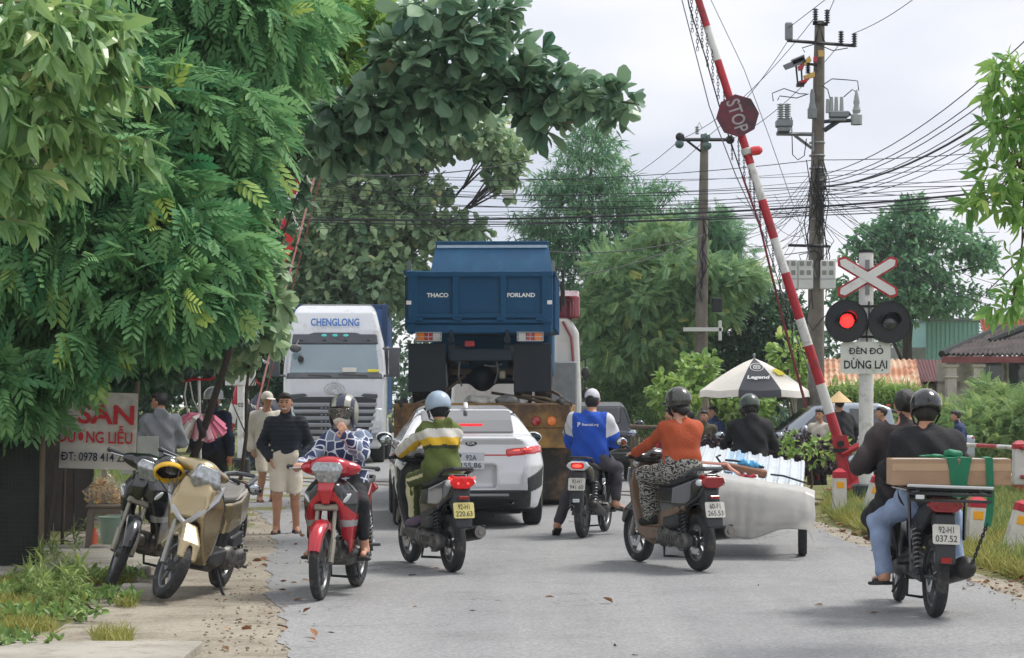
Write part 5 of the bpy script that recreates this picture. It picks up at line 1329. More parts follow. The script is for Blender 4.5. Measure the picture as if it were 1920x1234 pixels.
    S = Sdf(.01); S.cap((.15, -.24, .27), (.165, -.78, .37), .066 if rack else .046, .082 if rack else .056); S.cap((.10, .22, .26), (.14, -.26, .26), .02, k=.02); S.cap((.165, -.78, .37), (.168, -.82, .378), .05); ex = S.build('exhaust', exmat or M('dark_exhaust', (58, 58, 58), .5, .5, .2), t)
    mb = MB(); mb.cyl((.168, -.83, .38), (.168, -.838, .382), .042, n=18); mb.cyl((.168, -.832, .38), (.168, -.850, .384), .02, n=12); mb.build('muffler_end', CHROME, ex)
    mb = MB(); mb.tube([(-.24, .02, .27), (.24, .02, .27)], .012, 8); mb.tube([(-.24, -.42, .36), (-.1, -.36, .36)], .012, 8); mb.tube([(.24, -.42, .36), (.1, -.36, .36)], .012, 8)
    for s in (-1, 1): mb.box((s * .21, .02, .275), (.10, .05, .025), .008)
    mb.build('footpegs', BPL, t)
    mb = MB(); mb.tube([(-.12, -.1, .27), (-.16, .0, .16), (-.17, .06, .12)], .01, 6); mb.tube([(-.10, -.12, .26), (-.12, -.22, .12), (-.02, -.24, .11), (.12, -.22, .12), (.10, -.12, .26)], .012, 6); mb.build('centre_stand', BPL, t)
    # rear body
    S = Sdf(h); S.prof([(.06, .73), (-.22, .74), (-.55, .78), (-.80, .86), (-.84, .80), (-.62, .63), (-.34, .54), (-.06, .50), (.04, .58)], lambda y, z: np.interp(y, [-.84, -.6, -.3, .06], [.085, .115, .125, .09]), .025); S.box((0, -.5, .5), (.075, .3, .17), r=.03, op='sub', k=.02)
    def pr2(c): return ((c[:, 2] < .60 + (c[:, 1] + .3) * -.22) & (c[:, 1] > -.6)).astype(int)
    S.build('side_panel', [body if body is not RED else body, second], t, paint=pr2)
    S = Sdf(h); S.prof([(.08, .74), (.04, .80), (-.16, .79), (-.34, .805), (-.48, .83), (-.70, .85), (-.73, .82), (-.5, .77), (-.2, .73)], lambda y, z: np.interp(y, [-.73, -.5, -.25, .08], [.09, .125, .13, .07]), .025); S.build('seat', SEATM, t)
    mb = MB(); mb.tube([(-.10, -.52, .84), (-.12, -.70, .88), (-.09, -.86, .895), (0, -.885, .895), (.09, -.86, .895), (.12, -.70, .88), (.10, -.52, .84)], .016, 8); mb.build('grab_rail', BPL, t)
    S = Sdf(.008); S.prof([(-.80, .86), (-.885, .84), (-.87, .755), (-.79, .74)], lambda y, z: np.interp(z, [.74, .80, .86], [.06, .13, .09]), .012); tl = S.build('tail_light', GLASS if lit else REDL, t)
    S = Sdf(.008); S.prof([(-.80, .855), (-.892, .838), (-.878, .772), (-.79, .75)], lambda y, z: np.interp(z, [.75, .80, .86], [.045, .082, .06]), .01); S.build('brake_lamp', REDLIT if lit else REDL, tl)
    if lit:
        mb = MB(); mb.ball((0, -.893, .805), (.055, .010, .018), 12, 6); mb.build('lit_bulb', REDGLOW, tl)
    S = Sdf(.009); S.prof([(-.70, .76), (-.86, .74), (-.905, .56), (-.94, .40), (-.90, .395), (-.84, .58), (-.72, .66)], .07, .008); S.build('rear_fender', BPL, t)
    mb = MB(); mb.box((0, -.945, .425), (.075, .02, .04), .006); mb.build('rear_reflector', REDL if rack else GLASS, t)
    if pl: plate(t, (0, -.915, .605), -14, pl[0], pl[1], platemat)
    if stand: mb = MB(); mb.tube(stand, .011, 6); mb.build('kickstand', BPL, t)
    if rack:
        mb = MB()
        for s in (-1, 1): mb.tube([(s * .20, -.1, .80), (s * .22, -.45, .90), (s * .22, -.98, .905)], .014, 6)
        for y in (-.45, -.62, -.80, -.97): mb.tube([(-.29, y, .91), (.29, y, .91)], .013, 6)
        mb.tube([(-.29, -.45, .91), (-.29, -.97, .91)], .013, 6); mb.tube([(.29, -.45, .91), (.29, -.97, .91)], .013, 6)
        mb.tube([(-.29, -.985, .885), (.29, -.985, .885)], .012, 6); mb.tube([(-.29, -.985, .84), (.29, -.985, .84)], .012, 6)
        mb.tube([(-.2, -.55, .90), (-.17, -.60, .32)], .013, 6); mb.tube([(.2, -.55, .90), (.19, -.62, .55)], .013, 6); mb.tube([(-.2, -.8, .9), (0, -.82, .76), (.2, -.8, .9)], .013, 6)
        rk = mb.build('rear_rack', BGL, t)
        mb = MB(); mb.box((0, -.99, .935), (.60, .03, .022), .006); mb.build('rack_edge', CHROME, rk)
        mb = MB(); mb.box((-.21, -1.0, .86), (.06, .02, .03), .004); mb.build('rack_reflector', GLASS, rk)
    return t

def scooter(label, loc, yaw, body, accent, inner=None, steer=0, lean=0, pl=None, lit=False, mirrors=(), platemat=PLATEM, style=0, stand=None, seat=SEATM, group=None, seatedge=None):
    t = thing('scooter', label, 'scooter', loc, 0, group, rot=(0, RAD(lean), yaw)); h = .0095; inner = inner or BPL
    T = steer_T(steer, .34, .95, 26) if steer else None
    wheel(t, .635, .262, .09, 'front_wheel', T, 5); wheel(t, -.62, .262, .10, 'rear_wheel', None, 5)
    mb = MB(T)
    for s in (-1, 1): mb.tube([(s * .085, .635, .262), (s * .08, .46, .62)], [.026, .022], 10)
    mb.build('fork', M('fork_silver', (150, 150, 146), .4, .6, .1), t)
    S = Sdf(h); S.prof([(.40, .50), (.44, .60), (.62, .615), (.80, .50), (.86, .38), (.82, .36), (.66, .50), (.52, .46), (.38, .34), (.34, .37)], lambda y, z: np.interp(z, [.34, .5, .6], [.075, .085, .06]), .02); S.ell((0, .635, .262), (.06, .275, .275), op='sub', k=.01); S.build('front_fender', body, t, T=T)
    # apron
    S = Sdf(h)
    S.prof([(.56, .66), (.52, .82), (.44, .95), (.36, .97), (.33, .86), (.30, .60), (.24, .36), (.30, .26), (.42, .36), (.52, .52)], lambda y, z: np.interp(z, [.26, .38, .55, .74, .86, .97], [.13, .17, .205, .235, .20, .11]) * (1 - np.clip(y - .34, 0, 1) * 1.9), .02)
    S.box((0, .60, .42), (.10, .22, .20), r=.05, k=.03, op='sub'); S.box((0, .14, .66), (.15, .14, .25), R=rotm('X', -10), r=.04, k=.03, op='sub')
    def pa(c): return (c[:, 1] < np.interp(c[:, 2], [.26, .36, .6, .86, .97], [.29, .295, .335, .37, .40])).astype(int)
    ap = S.build('front_apron', [body, inner], t, paint=pa)
    if style == 1:                                    # bright V trim and lamp slits in the nose
        for s in (-1, 1):
            mb = MB(); mb.tube([(s * .215, .385, .90), (s * .185, .445, .80), (s * .115, .535, .70), (s * .05, .572, .635), (0, .58, .60)], [.010, .026, .024, .022, .022], 6); mb.build('silver_trim', SILV, ap)
            S = Sdf(.008); S.ell((s * .150, .455, .765), (.012, .07, .05), R=rotm('Z', s * 38) @ rotm('X', 30)); S.build('indicator', GLASS, ap)
    else:
        for s in (-1, 1):
            S = Sdf(.008); S.ell((s * .14, .475, .80), (.02, .05, .06), R=rotm('Z', s * 35)); S.build('indicator', GLASS, ap)
    S = Sdf(h); S.ell((0, .33, 1.01), (.15, .09, .075)); S.ell((0, .40, 1.0), (.115, .08, .085), k=.04); S.ell((-.16, .29, 1.0), (.08, .05, .042), k=.05); S.ell((.16, .29, 1.0), (.08, .05, .042), k=.05)
    hc = S.build('handle_cowl', body, t, T=T)
    S = Sdf(.008); S.prof([(.512, .95), (.475, 1.05), (.38, 1.06), (.38, .87), (.47, .87)], lambda y, z: np.interp(z, [.86, .93, 1.06], [.06, .132, .085]), .016); S.build('headlight', HEADL, hc, T=T)
    mb = MB(T); mb.ball((0, .468, .965), (.055, .02, .04), 14, 8); mb.build('reflector_bulb', CHROME, hc)
    hbar(t, T, None, .28, 1.01, .33)
    for (bx, tip, fy) in mirrors: mirror(t, (bx, .28, 1.03), tip, fy, T)
    S = Sdf(h); S.prof([(.34, .30), (.34, .37), (-.14, .37), (-.16, .27), (.10, .24)], .165, .02); S.prof([(.3, .24), (.1, .2), (-.2, .24), (-.2, .30), (.3, .3)], .12, .02, k=.02); S.build('floorboard', inner, t)
    S = Sdf(h)
    S.prof([(-.08, .36), (-.10, .60), (-.02, .74), (-.40, .76), (-.72, .84), (-.86, .88), (-.90, .80), (-.80, .66), (-.58, .54), (-.34, .46), (-.2, .36)], lambda y, z: np.interp(y, [-.9, -.7, -.4, -.15, 0], [.085, .13, .165, .16, .12]) * np.interp(z, [.36, .6, .76, .88], [.85, 1, .92, .8]), .03)
    S.box((0, -.55, .44), (.085, .3, .16), r=.03, op='sub', k=.02)
    def pb(c): return ((c[:, 2] < .52 + (c[:, 1] + .2) * -.18) & (c[:, 1] > -.6)).astype(int)
    S.build('rear_body', [body, accent], t, paint=pb)
    S = Sdf(h); S.prof([(.0, .74), (-.04, .80), (-.18, .80), (-.38, .81), (-.50, .85), (-.72, .88), (-.74, .84), (-.4, .76), (-.2, .74)], lambda y, z: np.interp(y, [-.74, -.5, -.25, 0], [.09, .135, .155, .11]), .03)
    st = S.build('seat', seat, t)
    if seatedge:
        mb = MB()
        for s in (-1, 1): mb.tube([(s * .10, -.06, .765), (s * .145, -.25, .77), (s * .14, -.5, .815), (s * .1, -.72, .86)], .012, 6)
        mb.build('seat_edge', seatedge, st)
    mb = MB(); mb.tube([(-.12, -.58, .86), (-.13, -.78, .915), (-.08, -.90, .925), (.08, -.90, .925), (.13, -.78, .915), (.12, -.58, .86)], .019, 8); mb.build('grab_rail', M('grab_rail_grey', (84, 88, 92), .4, .4, .1) if style == 1 else BPL, t)
    S = Sdf(.008); S.prof([(-.80, .875), (-.925, .85), (-.90, .755), (-.80, .74)], lambda y, z: np.interp(z, [.74, .80, .87], [.05, .118, .08]), .014); tl = S.build('tail_light', REDLIT if lit else REDL, t)
    for s in (-1, 1):
        S = Sdf(.008); S.ell((s * .112, -.845, .80), (.03, .05, .032)); S.build('indicator', GLASS, tl)
    if lit:
        for s in (-1, 1):
            mb = MB()
            for i in range(5): mb.ball((s * (.045 + .018 * i), -.912 + .008 * i, .80 + .012 * i), .010, 8, 6)
            mb.build('lit_bulb', REDGLOW, tl)
    S = Sdf(.009); S.prof([(-.72, .72), (-.86, .75), (-.90, .60), (-.95, .41), (-.91, .40), (-.84, .55), (-.74, .62)], lambda y, z: np.interp(z, [.4, .5, .75], [.075, .085, .07]), .012); S.build('rear_fender', BPL, t)
    mb = MB(); mb.box((0, -.925, .675), (.09, .02, .03), .006); mb.build('rear_reflector', REDL, t)
    if pl: plate(t, (0, -.935, .565), -14, pl[0], pl[1], platemat)
    # engine with belt cover on the left, fan cover, silencer on the right
    S = Sdf(.011); S.cap((-.12, -.20, .30), (-.12, -.60, .27), .085, .07); S.ell((-.155, -.22, .30), (.05, .11, .10), k=.03); S.ell((-.15, -.58, .265), (.045, .09, .085), k=.03); S.box((-.02, -.18, .32), (.12, .12, .08), r=.04, k=.03); S.cap((-.14, -.22, .34), (-.14, -.52, .31), .03, k=.01)
    eg = S.build('engine', ENG, t)
    mb = MB()
    for i in range(8): mb.tube([(-.2, -.20 - .05 * i, .27), (-.2, -.22 - .05 * i, .325)], .006, 5)
    for q in ((-.26, .38), (-.15, .24), (-.42, .22), (-.60, .34), (-.64, .2)): mb.cyl((-.17, q[0], q[1]), (-.205, q[0], q[1]), .012, n=8)
    mb.build('cover_bolts', ENG, eg)
    S = Sdf(.010); S.box((-.12, -.36, .43), (.055, .15, .06), R=rotm('X', -8), r=.03); S.build('air_box', BPL, t)
    mb = MB(); mb.cyl((-.125, -.60, .33), (-.115, -.50, .64), .017, n=8); sk = mb.build('shock_absorber', BPL, t)
    mb = MB(); coil(mb, (-.125, -.59, .36), (-.117, -.515, .60), .032, 8, .008); mb.build('spring', BPL, sk)
    S = Sdf(.010); S.cap((.16, -.38, .30), (.17, -.82, .36), .056, .062); S.cap((.08, -.1, .24), (.15, -.4, .28), .02, k=.02); ex = S.build('exhaust', M('dark_exhaust', (58, 58, 58), .5, .5, .2), t)
    S = Sdf(.010); S.prof([(-.42, .30), (-.80, .36), (-.84, .43), (-.50, .385)], .02, .008, x0=.222); S.build('heat_shield', BPL, ex)
    mb = MB(); mb.cyl((.171, -.875, .367), (.171, -.885, .368), .052, n=18); mb.cyl((.171, -.88, .367), (.171, -.90, .37), .024, n=12); mb.build('muffler_end', M('muffler_grey', (122, 120, 116), .45, .6, .2), ex)
    mb = MB(); mb.tube(stand or [(-.12, -.16, .24), (-.18, -.28, .12), (.0, -.3, .11), (.16, -.28, .12), (.12, -.16, .24)], .013, 6); mb.build('kickstand', BPL, t)
    return t
def between(f, r):                                    # place a bike by its front and rear tyre contact pixels
    a, b = G(*f), G(*r); d = a - b; m = (a + b) / 2; return (m.x, m.y, 0.0), math.atan2(-d.x, d.y)
GOLD = M('champagne_paint', (170, 154, 120), .26, .72, .05, 4, coat=.6, dirt=((150, 136, 110), .12))
CRIM = M('crimson_paint', (178, 22, 40), .22, .25, .06, 4, coat=.8, dirt=((128, 30, 38), .15))
SILV = M('silver_trim', (170, 172, 174), .35, .6, .08)
BROWNP = M('brown_plastic', (122, 100, 82), .5, 0, .15, 8, dirt=((90, 76, 62), .3))
MIRL, MIRR = (-.24, (-.36, .27, 1.13), -1), (.24, (.36, .27, 1.13), -1)
def at(x, y, deg): return (x, y, 0.009), RAD(deg)
L1, Y1 = at(-1.37, 17.38, 171)                        # red bike, coming towards us
red_bike = cub('red underbone motorbike ridden towards the camera by the masked rider', L1, Y1, CRIM, SILV, BGL, 3, 0, None, False)
L2, Y2 = at(-.74, 20.05, 20)
green_bike = scooter('black scooter with glowing tail lamp under the green and yellow jacketed rider', L2, Y2, BGL, BPL, None, 2, 0, ('92-H1', '220.63'), True, [(-.22, (-.36, .27, 1.15), -1)], PLATEY)
L3, Y3 = at(.93, 24.9, -14)
blue_bike = cub('black underbone motorbike under the rider in the blue shirt', L3, Y3, BGL, BGL, BPL, 0, 0, ('92-H1', '941 60'), True, [(.24, (.40, .22, 1.13), -1), (-.24, (-.36, .22, 1.13), -1)])
L4, Y4 = at(1.44, 20.15, 22)
orange_bike = scooter('black and brown scooter with silver rail under the woman in the orange top', L4, Y4, BGL, BROWNP, BROWNP, 3, 0, ('60-F1', '265.53'), False, [(-.22, (-.36, .26, 1.13), -1)], PLATEM, 1)
L5, Y5 = at(2.965, 16.05, 1)
right_bike = cub('dark motorbike with rear rack carrying two riders at right', L5, Y5, BPL, BPL, BPL, -6, 2, ('92-H1', '037.52'), False, [(-.26, (-.44, .22, 1.03), -1)], True)
L6, Y6 = at(-2.50, 17.30, 171)
gold_bike = scooter('champagne gold scooter parked on its stand with a helmet on the handlebar', L6, Y6, GOLD, BPL, BPL, 38, -9, None, False, [(-.26, (-.47, .28, 1.0), 1)], PLATEM, 1, [(-.12, -.02, .24), (-.22, .02, .05), (-.27, .04, .012), (-.33, .03, .01)], M('grey_seat', (112, 110, 106), .55, 0, .1, 14, .2, 90), None, M('pale_seat_edge', (170, 168, 160), .5))
L7, Y7 = at(-3.10, 18.5, 168)
black_bike = cub('black underbone motorbike parked behind the gold scooter', L7, Y7, BGL, SILV, BGL, 28, -9, None, False, [], stand=[(-.12, -.1, .27), (-.24, -.08, .06), (-.30, -.06, .02)])
# ------------------------------------------------------------------ people
def cloth(name, rgb, var=.14, rough=.85, bump=.25, bs=45): return M(name, rgb, rough, 0, var, 7, bump, bs)
SKIN = M('skin', (182, 134, 106), .5, 0, .08, 14); SKINF = M('skin_light', (190, 142, 118), .5, 0, .08, 14)
HAIR = M('black_hair', (26, 23, 22), .45, 0, .2, 40, .5, 120)
def pattern(name, c1, c2, kind):
    m = bpy.data.materials.new(name); m.use_nodes = True; n, l = m.node_tree.nodes, m.node_tree.links.new
    b = n['Principled BSDF']; b.inputs['Roughness'].default_value = .85
    tc = n.new('ShaderNodeTexCoord'); rp = n.new('ShaderNodeValToRGB'); e = rp.color_ramp.elements
    if kind == 'hex':
        v = n.new('ShaderNodeTexVoronoi'); v.feature = 'DISTANCE_TO_EDGE'; v.inputs['Scale'].default_value = 13; v.inputs['Randomness'].default_value = .55
        l(tc.outputs['Object'], v.inputs['Vector']); l(v.outputs['Distance'], rp.inputs[0]); e[0].position, e[1].position = .055, .075
        v2 = n.new('ShaderNodeTexVoronoi'); v2.inputs['Scale'].default_value = 13; v2.inputs['Randomness'].default_value = .55; l(tc.outputs['Object'], v2.inputs['Vector'])
        mx = n.new('ShaderNodeMix'); mx.data_type = 'RGBA'; mx.inputs[6].default_value = (*lin(c2), 1); mx.inputs[7].default_value = (*lin((122, 136, 160)), 1)
        sx_ = n.new('ShaderNodeSeparateColor'); l(v2.outputs['Color'], sx_.inputs[0]); r2 = n.new('ShaderNodeValToRGB'); r2.color_ramp.elements[0].position = .6; r2.color_ramp.elements[1].position = .62; l(sx_.outputs[0], r2.inputs[0]); l(r2.outputs[0], mx.inputs[0])
        m3 = n.new('ShaderNodeMix'); m3.data_type = 'RGBA'; m3.inputs[6].default_value = (*lin(c1), 1); l(mx.outputs[2], m3.inputs[7]); l(rp.outputs[0], m3.inputs[0]); l(m3.outputs[2], b.inputs['Base Color'])
    else:
        w = n.new('ShaderNodeTexWave'); w.wave_type = 'RINGS'; w.inputs['Scale'].default_value = 9; w.inputs['Distortion'].default_value = 14; w.inputs['Detail'].default_value = 3; w.inputs['Detail Scale'].default_value = 2.2
        l(tc.outputs['Object'], w.inputs['Vector']); l(w.outputs[0], rp.inputs[0]); e[0].position, e[1].position = .35, .62
        e[0].color, e[1].color = (*lin(c1), 1), (*lin(c2), 1); l(rp.outputs[0], b.inputs['Base Color'])
    return m
def ik(a, c, l1, l2, hint):
    a, c, hint = Vector(a), Vector(c), Vector(hint); d = c - a; D = min(d.length, (l1 + l2) * .999)
    if D < 1e-4: D = 1e-4
    u = d.normalized(); x = (l1 * l1 - l2 * l2 + D * D) / (2 * D); y = math.sqrt(max(0, l1 * l1 - x * x))
    p = hint - u * hint.dot(u); p.normalize()
    return a + u * x + p * y, a + u * D
def add_hand(S, w, d, n, side, curl, s=1.0):
    """palm, four unequal bent fingers and a thumb; d towards the knuckles, n out of the palm."""
    d, n = Vector(d).normalized(), Vector(n).normalized(); ac = d.cross(n).normalized(); n = ac.cross(d).normalized(); w = Vector(w)
    Rm = Matrix((ac, n, d)).transposed()
    S.box(w + d * .045 * s, (.040 * s, .015 * s, .048 * s), R=Rm, r=.014 * s, k=.012)
    for i, (o, L) in enumerate(((-.030, .066), (-.010, .076), (.010, .072), (.030, .056))):
        p = w + d * .090 * s + ac * o * s; a = RAD(curl); L *= s
        d1 = d * math.cos(a * .7) + n * math.sin(a * .7); d2 = d * math.cos(a * 1.7) + n * math.sin(a * 1.7); d3 = d * math.cos(a * 2.5) + n * math.sin(a * 2.5)
        q = p + d1 * L * .48; r = q + d2 * L * .30; S.cap(p, q, .0098 * s, .009 * s, k=.006); S.cap(q, r, .009 * s, .0082 * s); S.cap(r, r + d3 * L * .26, .0082 * s, .007 * s)
    tb = w + d * .022 * s - ac * side * .034 * s
    t1 = tb + (d * .6 - ac * side * .75 + n * .35).normalized() * .04 * s; S.cap(tb, t1, .0125 * s, .0105 * s, k=.012); S.cap(t1, t1 + (d * .9 - ac * side * .05 + n * .5).normalized() * .034 * s, .0105 * s, .0085 * s)

def person(label, loc, rot, pose, top, bottom, shoes=None, head='hair', skin=SKIN, female=False, s=1.0, h=.0095, extra=None, face=None, group=None, fat=0.0):
    t = thing('person', label, 'person', loc, 0, group, rot=rot)
    pel = Vector(pose['pel']); Rt = rotm('Z', pose.get('twist', 0)) @ rotm('Y', pose.get('side', 0)) @ rotm('X', -pose.get('lean', 0))
    u, f, r = Rt @ Z, Rt @ Yv, Rt @ X; sl = pose.get('slouch', .02)
    Np = pel + u * .50 * s + f * .01; sw = (.158 if female else .176) * s + fat * .3
    def tp(a, b=0.0, c=0.0): return pel + u * a * s + f * (b - sl * math.sin(PI * min(1, a / .5))) * s + r * c * s
    hy, hp = pose.get('head', (0, 0)); Rh = rotm('Z', pose.get('twist', 0) + hy) @ rotm('X', -hp)
    hc = Np + Vector((0, .018, 0)) + u * .035 * s + (Rh @ Vector((0, .018, .115))) * s
    A = {}
    for k, sg in (('L', -1), ('R', 1)):
        sh = Np - u * .082 * s + r * sg * sw - f * .01; wr = Vector(pose['wr' + k]); hint = Vector(pose.get('el' + k, (sg * .6, -.5, -.6)))
        el, wr = ik(sh, wr, .285 * s, .25 * s, hint)
        hip = pel + r * sg * .085 * s - u * .02 * s; an = Vector(pose['an' + k]); kh = Vector(pose.get('kn' + k, (sg * .35, 1, .2)))
        kn, an = ik(hip, an, .40 * s, .395 * s, kh); A[k] = (sh, el, wr, hip, kn, an)
    def torso(S, g, waist=True):
        g += fat; b = .0 if not female else .008
        S.cap(tp(.02, 0, -.06), tp(.02, 0, .06), .098 * s + g + b, k=.05); S.cap(tp(.12, .005, -.055), tp(.12, .005, .055), .094 * s + g - b, k=.06); S.cap(tp(.22, .01, -.06), tp(.22, .01, .06), .093 * s + g - b * .8, k=.06)
        S.cap(tp(.32, .012, -.075), tp(.32, .012, .075), .098 * s + g, k=.06); S.cap(tp(.40, 0, -sw * .66 / s), tp(.40, 0, sw * .66 / s), .062 * s + g * .8, k=.06); S.cap(tp(.42, 0, -.05), tp(.42, 0, .05), .06 * s + g * .5, k=.06); S.cap(tp(.44), tp(.50), .07 * s + g * .4, .055 * s, k=.07)
        if female:
            for c in (-.07, .07): S.ell(tp(.31, .085, c), .062 * s + g * .5, k=.03)
    def arm(S, k, g, upto=1.0):
        sh, el, wr = A[k][:3]; S.ell(sh, .050 * s + g, k=.05); S.cap(sh, el, .048 * s + g, .041 * s + g, k=.05)
        if upto > .5: S.cap(el, el.lerp(wr, min(1, upto)), .041 * s + g, (.030 if upto >= 1 else .036) * s + g * .9, k=.025)
    def leg(S, k, g, upto=1.0, flare=0.0):
        hip, kn, an = A[k][3:]; S.ell(hip, .092 * s + g, k=.05); S.cap(hip, kn, .083 * s + g, .057 * s + g + flare * .6, k=.045)
        if upto > .5: S.cap(kn, kn.lerp(an, min(1, (upto - .5) * 2)), .055 * s + g + flare * .6, .040 * s + g + flare, k=.03); S.ell(kn.lerp(an, .3) - f * .012, (.05 * s + g, .052 * s + g, .10 * s), k=.03)
    # the body: one continuous skin
    B = Sdf(h); torso(B, 0)
    B.cap(Np - u * .03, hc - (Rh @ Vector((0, .02, .05))) * s, .054 * s, .050 * s, k=.03)
    B.ell(hc + Rh @ Vector((0, -.008, .022)) * s, (.074 * s, .093 * s, .094 * s), R=Rh); B.ell(hc + Rh @ Vector((0, .028, -.045)) * s, (.054 * s, .060 * s, .066 * s), R=Rh, k=.04)
    B.cap(hc + Rh @ Vector((0, .088, .012)) * s, hc + Rh @ Vector((0, .104, -.022)) * s, .009 * s, .015 * s, k=.015); B.ell(hc + Rh @ Vector((0, .085, -.058)) * s, (.024 * s, .012 * s, .010 * s), R=Rh, k=.01)
    for sg in (-1, 1):
        B.ell(hc + Rh @ Vector((sg * .076, -.005, -.005)) * s, (.010 * s, .02 * s, .031 * s), R=Rh, k=.008); B.ell(hc + Rh @ Vector((sg * .030, .094, .014)) * s, (.016 * s, .012 * s, .011 * s), R=Rh, k=.008, op='sub')
    for k, sg in (('L', -1), ('R', 1)):
        arm(B, k, 0); leg(B, k, 0); sh, el, wr, hip, kn, an = A[k]
        fd = Vector(pose.get('hd' + k, (wr - el).normalized())); add_hand(B, wr - fd.normalized() * .005, fd, pose.get('hn' + k, (-sg, 0, 0)), sg * pose.get('hs', 1), pose.get('curl' + k, 28), s)
        td = Vector(pose.get('toe' + k, (sg * .12, 1, -.05))).normalized(); fp = an - Z * .045 * s
        B.ell(an - Z * .02 - td * .02, (.040 * s, .045 * s, .05 * s), k=.02); B.cap(an - Z * .035 - td * .03, an - Z * .045 + td * .15 * s, .034 * s, .026 * s, k=.03)
    B.build('body', skin, t)
    # clothing
    S = Sdf(h); g = top.get('g', .018); torso(S, g)
    for k in ('L', 'R'): arm(S, k, g * .85, {'long': .94, 'short': .25}[top.get('sleeve', 'long')])
    if top.get('sleeve') == 'short':
        for k in ('L', 'R'): sh, el = A[k][:2]; S.cap(sh, sh.lerp(el, .72), .056 * s + g, .056 * s + g, k=.03); S.ell(el.lerp(A[k][2], .2), .062 * s, op='sub'); S.cap(el - (el - sh) * .24, A[k][2], .062 * s, op='sub')
    if top.get('collar'): S.cap(Np - u * .02, Np + u * .055 * s + f * .012, .068 * s, .066 * s, k=.02); S.cap(Np + u * .03, Np + u * .2, .056 * s, op='sub')
    else: S.cap(Np + u * .018, Np + u * .2, .072 * s, op='sub', k=.01)
    if top.get('hood'): S.ell(Np - f * .085 + u * .0, (.10 * s, .055 * s, .075 * s), R=Rt, k=.03); S.ell(Np - f * .06 + u * .06, (.075, .045, .05), R=Rt, op='sub', k=.02)
    S.box(pel - u * (1.0 + top.get('hem', .10)), (1, 1, 1.0), R=Rt, r=.0, op='sub') if top.get('cut', True) and pose.get('cut', True) else None
    for j in range(top.get('rolls', 0)): S.cap(tp(.08 + .055 * j, 0, -.06), tp(.08 + .055 * j, 0, .06), .104 * s + g + fat, k=.018)
    S.fold(top.get('fold', .004) * 1.5, top.get('fr', 26), len(label)); S.fold(top.get('fold', .004) * .8, 11, len(label) * 1.3)
    if top.get('quilt'):
        q = top['quilt']; S.ops.append((lambda x, y, z: .0055 * np.abs(np.sin(q * (z + 0 * x + 0 * y))) * -1 + .003, None, None, 0, 'off'))
    pt = None
    if top.get('paint'): pt = lambda c: top['paint'](c, pel, u, r, f, A)
    tops = S.build('shirt' if top.get('sleeve') == 'short' else top.get('name', 'jacket'), top['mat'], t, paint=pt)
    S = Sdf(h); g = bottom.get('g', .014); fl = bottom.get('flare', 0)
    S.cap(tp(.02, 0, -.06), tp(.02, 0, .06), .104 * s + g + fat, k=.05); S.cap(tp(.10, 0, -.06), tp(.10, 0, .06), .096 * s + g * .6 + fat, k=.05)
    for k in ('L', 'R'): leg(S, k, g, bottom.get('upto', .97), fl)
    if bottom.get('upto', 1) < .6:
        for k in ('L', 'R'): hip, kn, an = A[k][3:]; S.cap(hip.lerp(kn, .55), kn.lerp(an, .06), .085 * s, .080 * s, k=.03); S.cap(kn.lerp(an, .16), an, .12, op='sub')
    if bottom.get('skirt'):
        hl, kl = A['L'][3], A['L'][4]; hr, kr = A['R'][3], A['R'][4]; S.cap((hl + hr) / 2, (kl + kr) / 2, .13, .12, k=.08)
    S.box(pel + u * (1.0 + .15 * s), (1, 1, 1.0), R=Rt, r=.0, op='sub')
    S.fold(bottom.get('fold', .005), bottom.get('fr', 24), len(label) + 2.0); bots = S.build('trousers' if bottom.get('upto', 1) > .6 else 'shorts', bottom['mat'], t, paint=(lambda c: bottom['paint'](c, A)) if bottom.get('paint') else None)
    # shoes
    if shoes:
        for k, sg in (('L', -1), ('R', 1)):
            an = A[k][5]; td = Vector(pose.get('toe' + k, (sg * .12, 1, -.05))).normalized(); up = Z - td * td.z; up.normalize(); S = Sdf(min(h, .009))
            c0, c1 = an - up * .052 - td * .045, an - up * .058 + td * .165 * s
            if shoes[0] == 'sandal':
                sd = td.cross(up); Rm = Matrix((sd, td, up)).transposed(); S.box((c0 + c1) / 2 - up * .016, (.046, .135 * s, .014), R=Rm, r=.012); S.cap(c0, c0.lerp(c1, .3), .040, k=.02) if len(shoes) > 2 else None
                for q in ((.62,), (.42,)): S.cap(c0.lerp(c1, q[0]) - sd * .045 + up * .0, c0.lerp(c1, q[0]) + up * .034, .011, k=.01); S.cap(c0.lerp(c1, q[0]) + sd * .045, c0.lerp(c1, q[0]) + up * .034, .011, k=.01)
            else: S.cap(c0, c1, .042, .036, k=.02); S.ell(an - up * .01 - td * .01, (.047, .05, .045), k=.03); S.box((c0 + c1) / 2 - up * .07, (.3, .3, .035), R=Matrix((td.cross(up), td, up)).transposed(), op='sub', r=0)
            S.build(shoes[0], shoes[1], t)
    # head gear
    def H(x, y, z): return hc + (Rh @ Vector((x, y, z))) * s
    if head == 'hair' or head == 'bun':
        S = Sdf(.008); S.ell(H(0, -.014, .030), (.083 * s, .101 * s, .096 * s), R=Rh); S.ell(H(0, .03, .085), (.07 * s, .065 * s, .035 * s), R=Rh, k=.02); S.box(H(0, .105, -.07), (.12 * s, .085 * s, .125 * s), R=Rh, r=.02, op='sub', k=.01); S.box(H(0, 0, -.14), (.2, .2, .08), R=Rh, op='sub', r=0); S.fold(.003, 60); 
        if head == 'bun': S.ell(H(0, -.11, -.03), .05 * s, k=.02)
        S.build('hair', HAIR, t)
    elif isinstance(head, dict):
        s0_ = s; s = max(s, 1.0) if head['kind'] in ('half', 'full') else s
        kd = head['kind']; m = head['mat']; S = Sdf(.008)
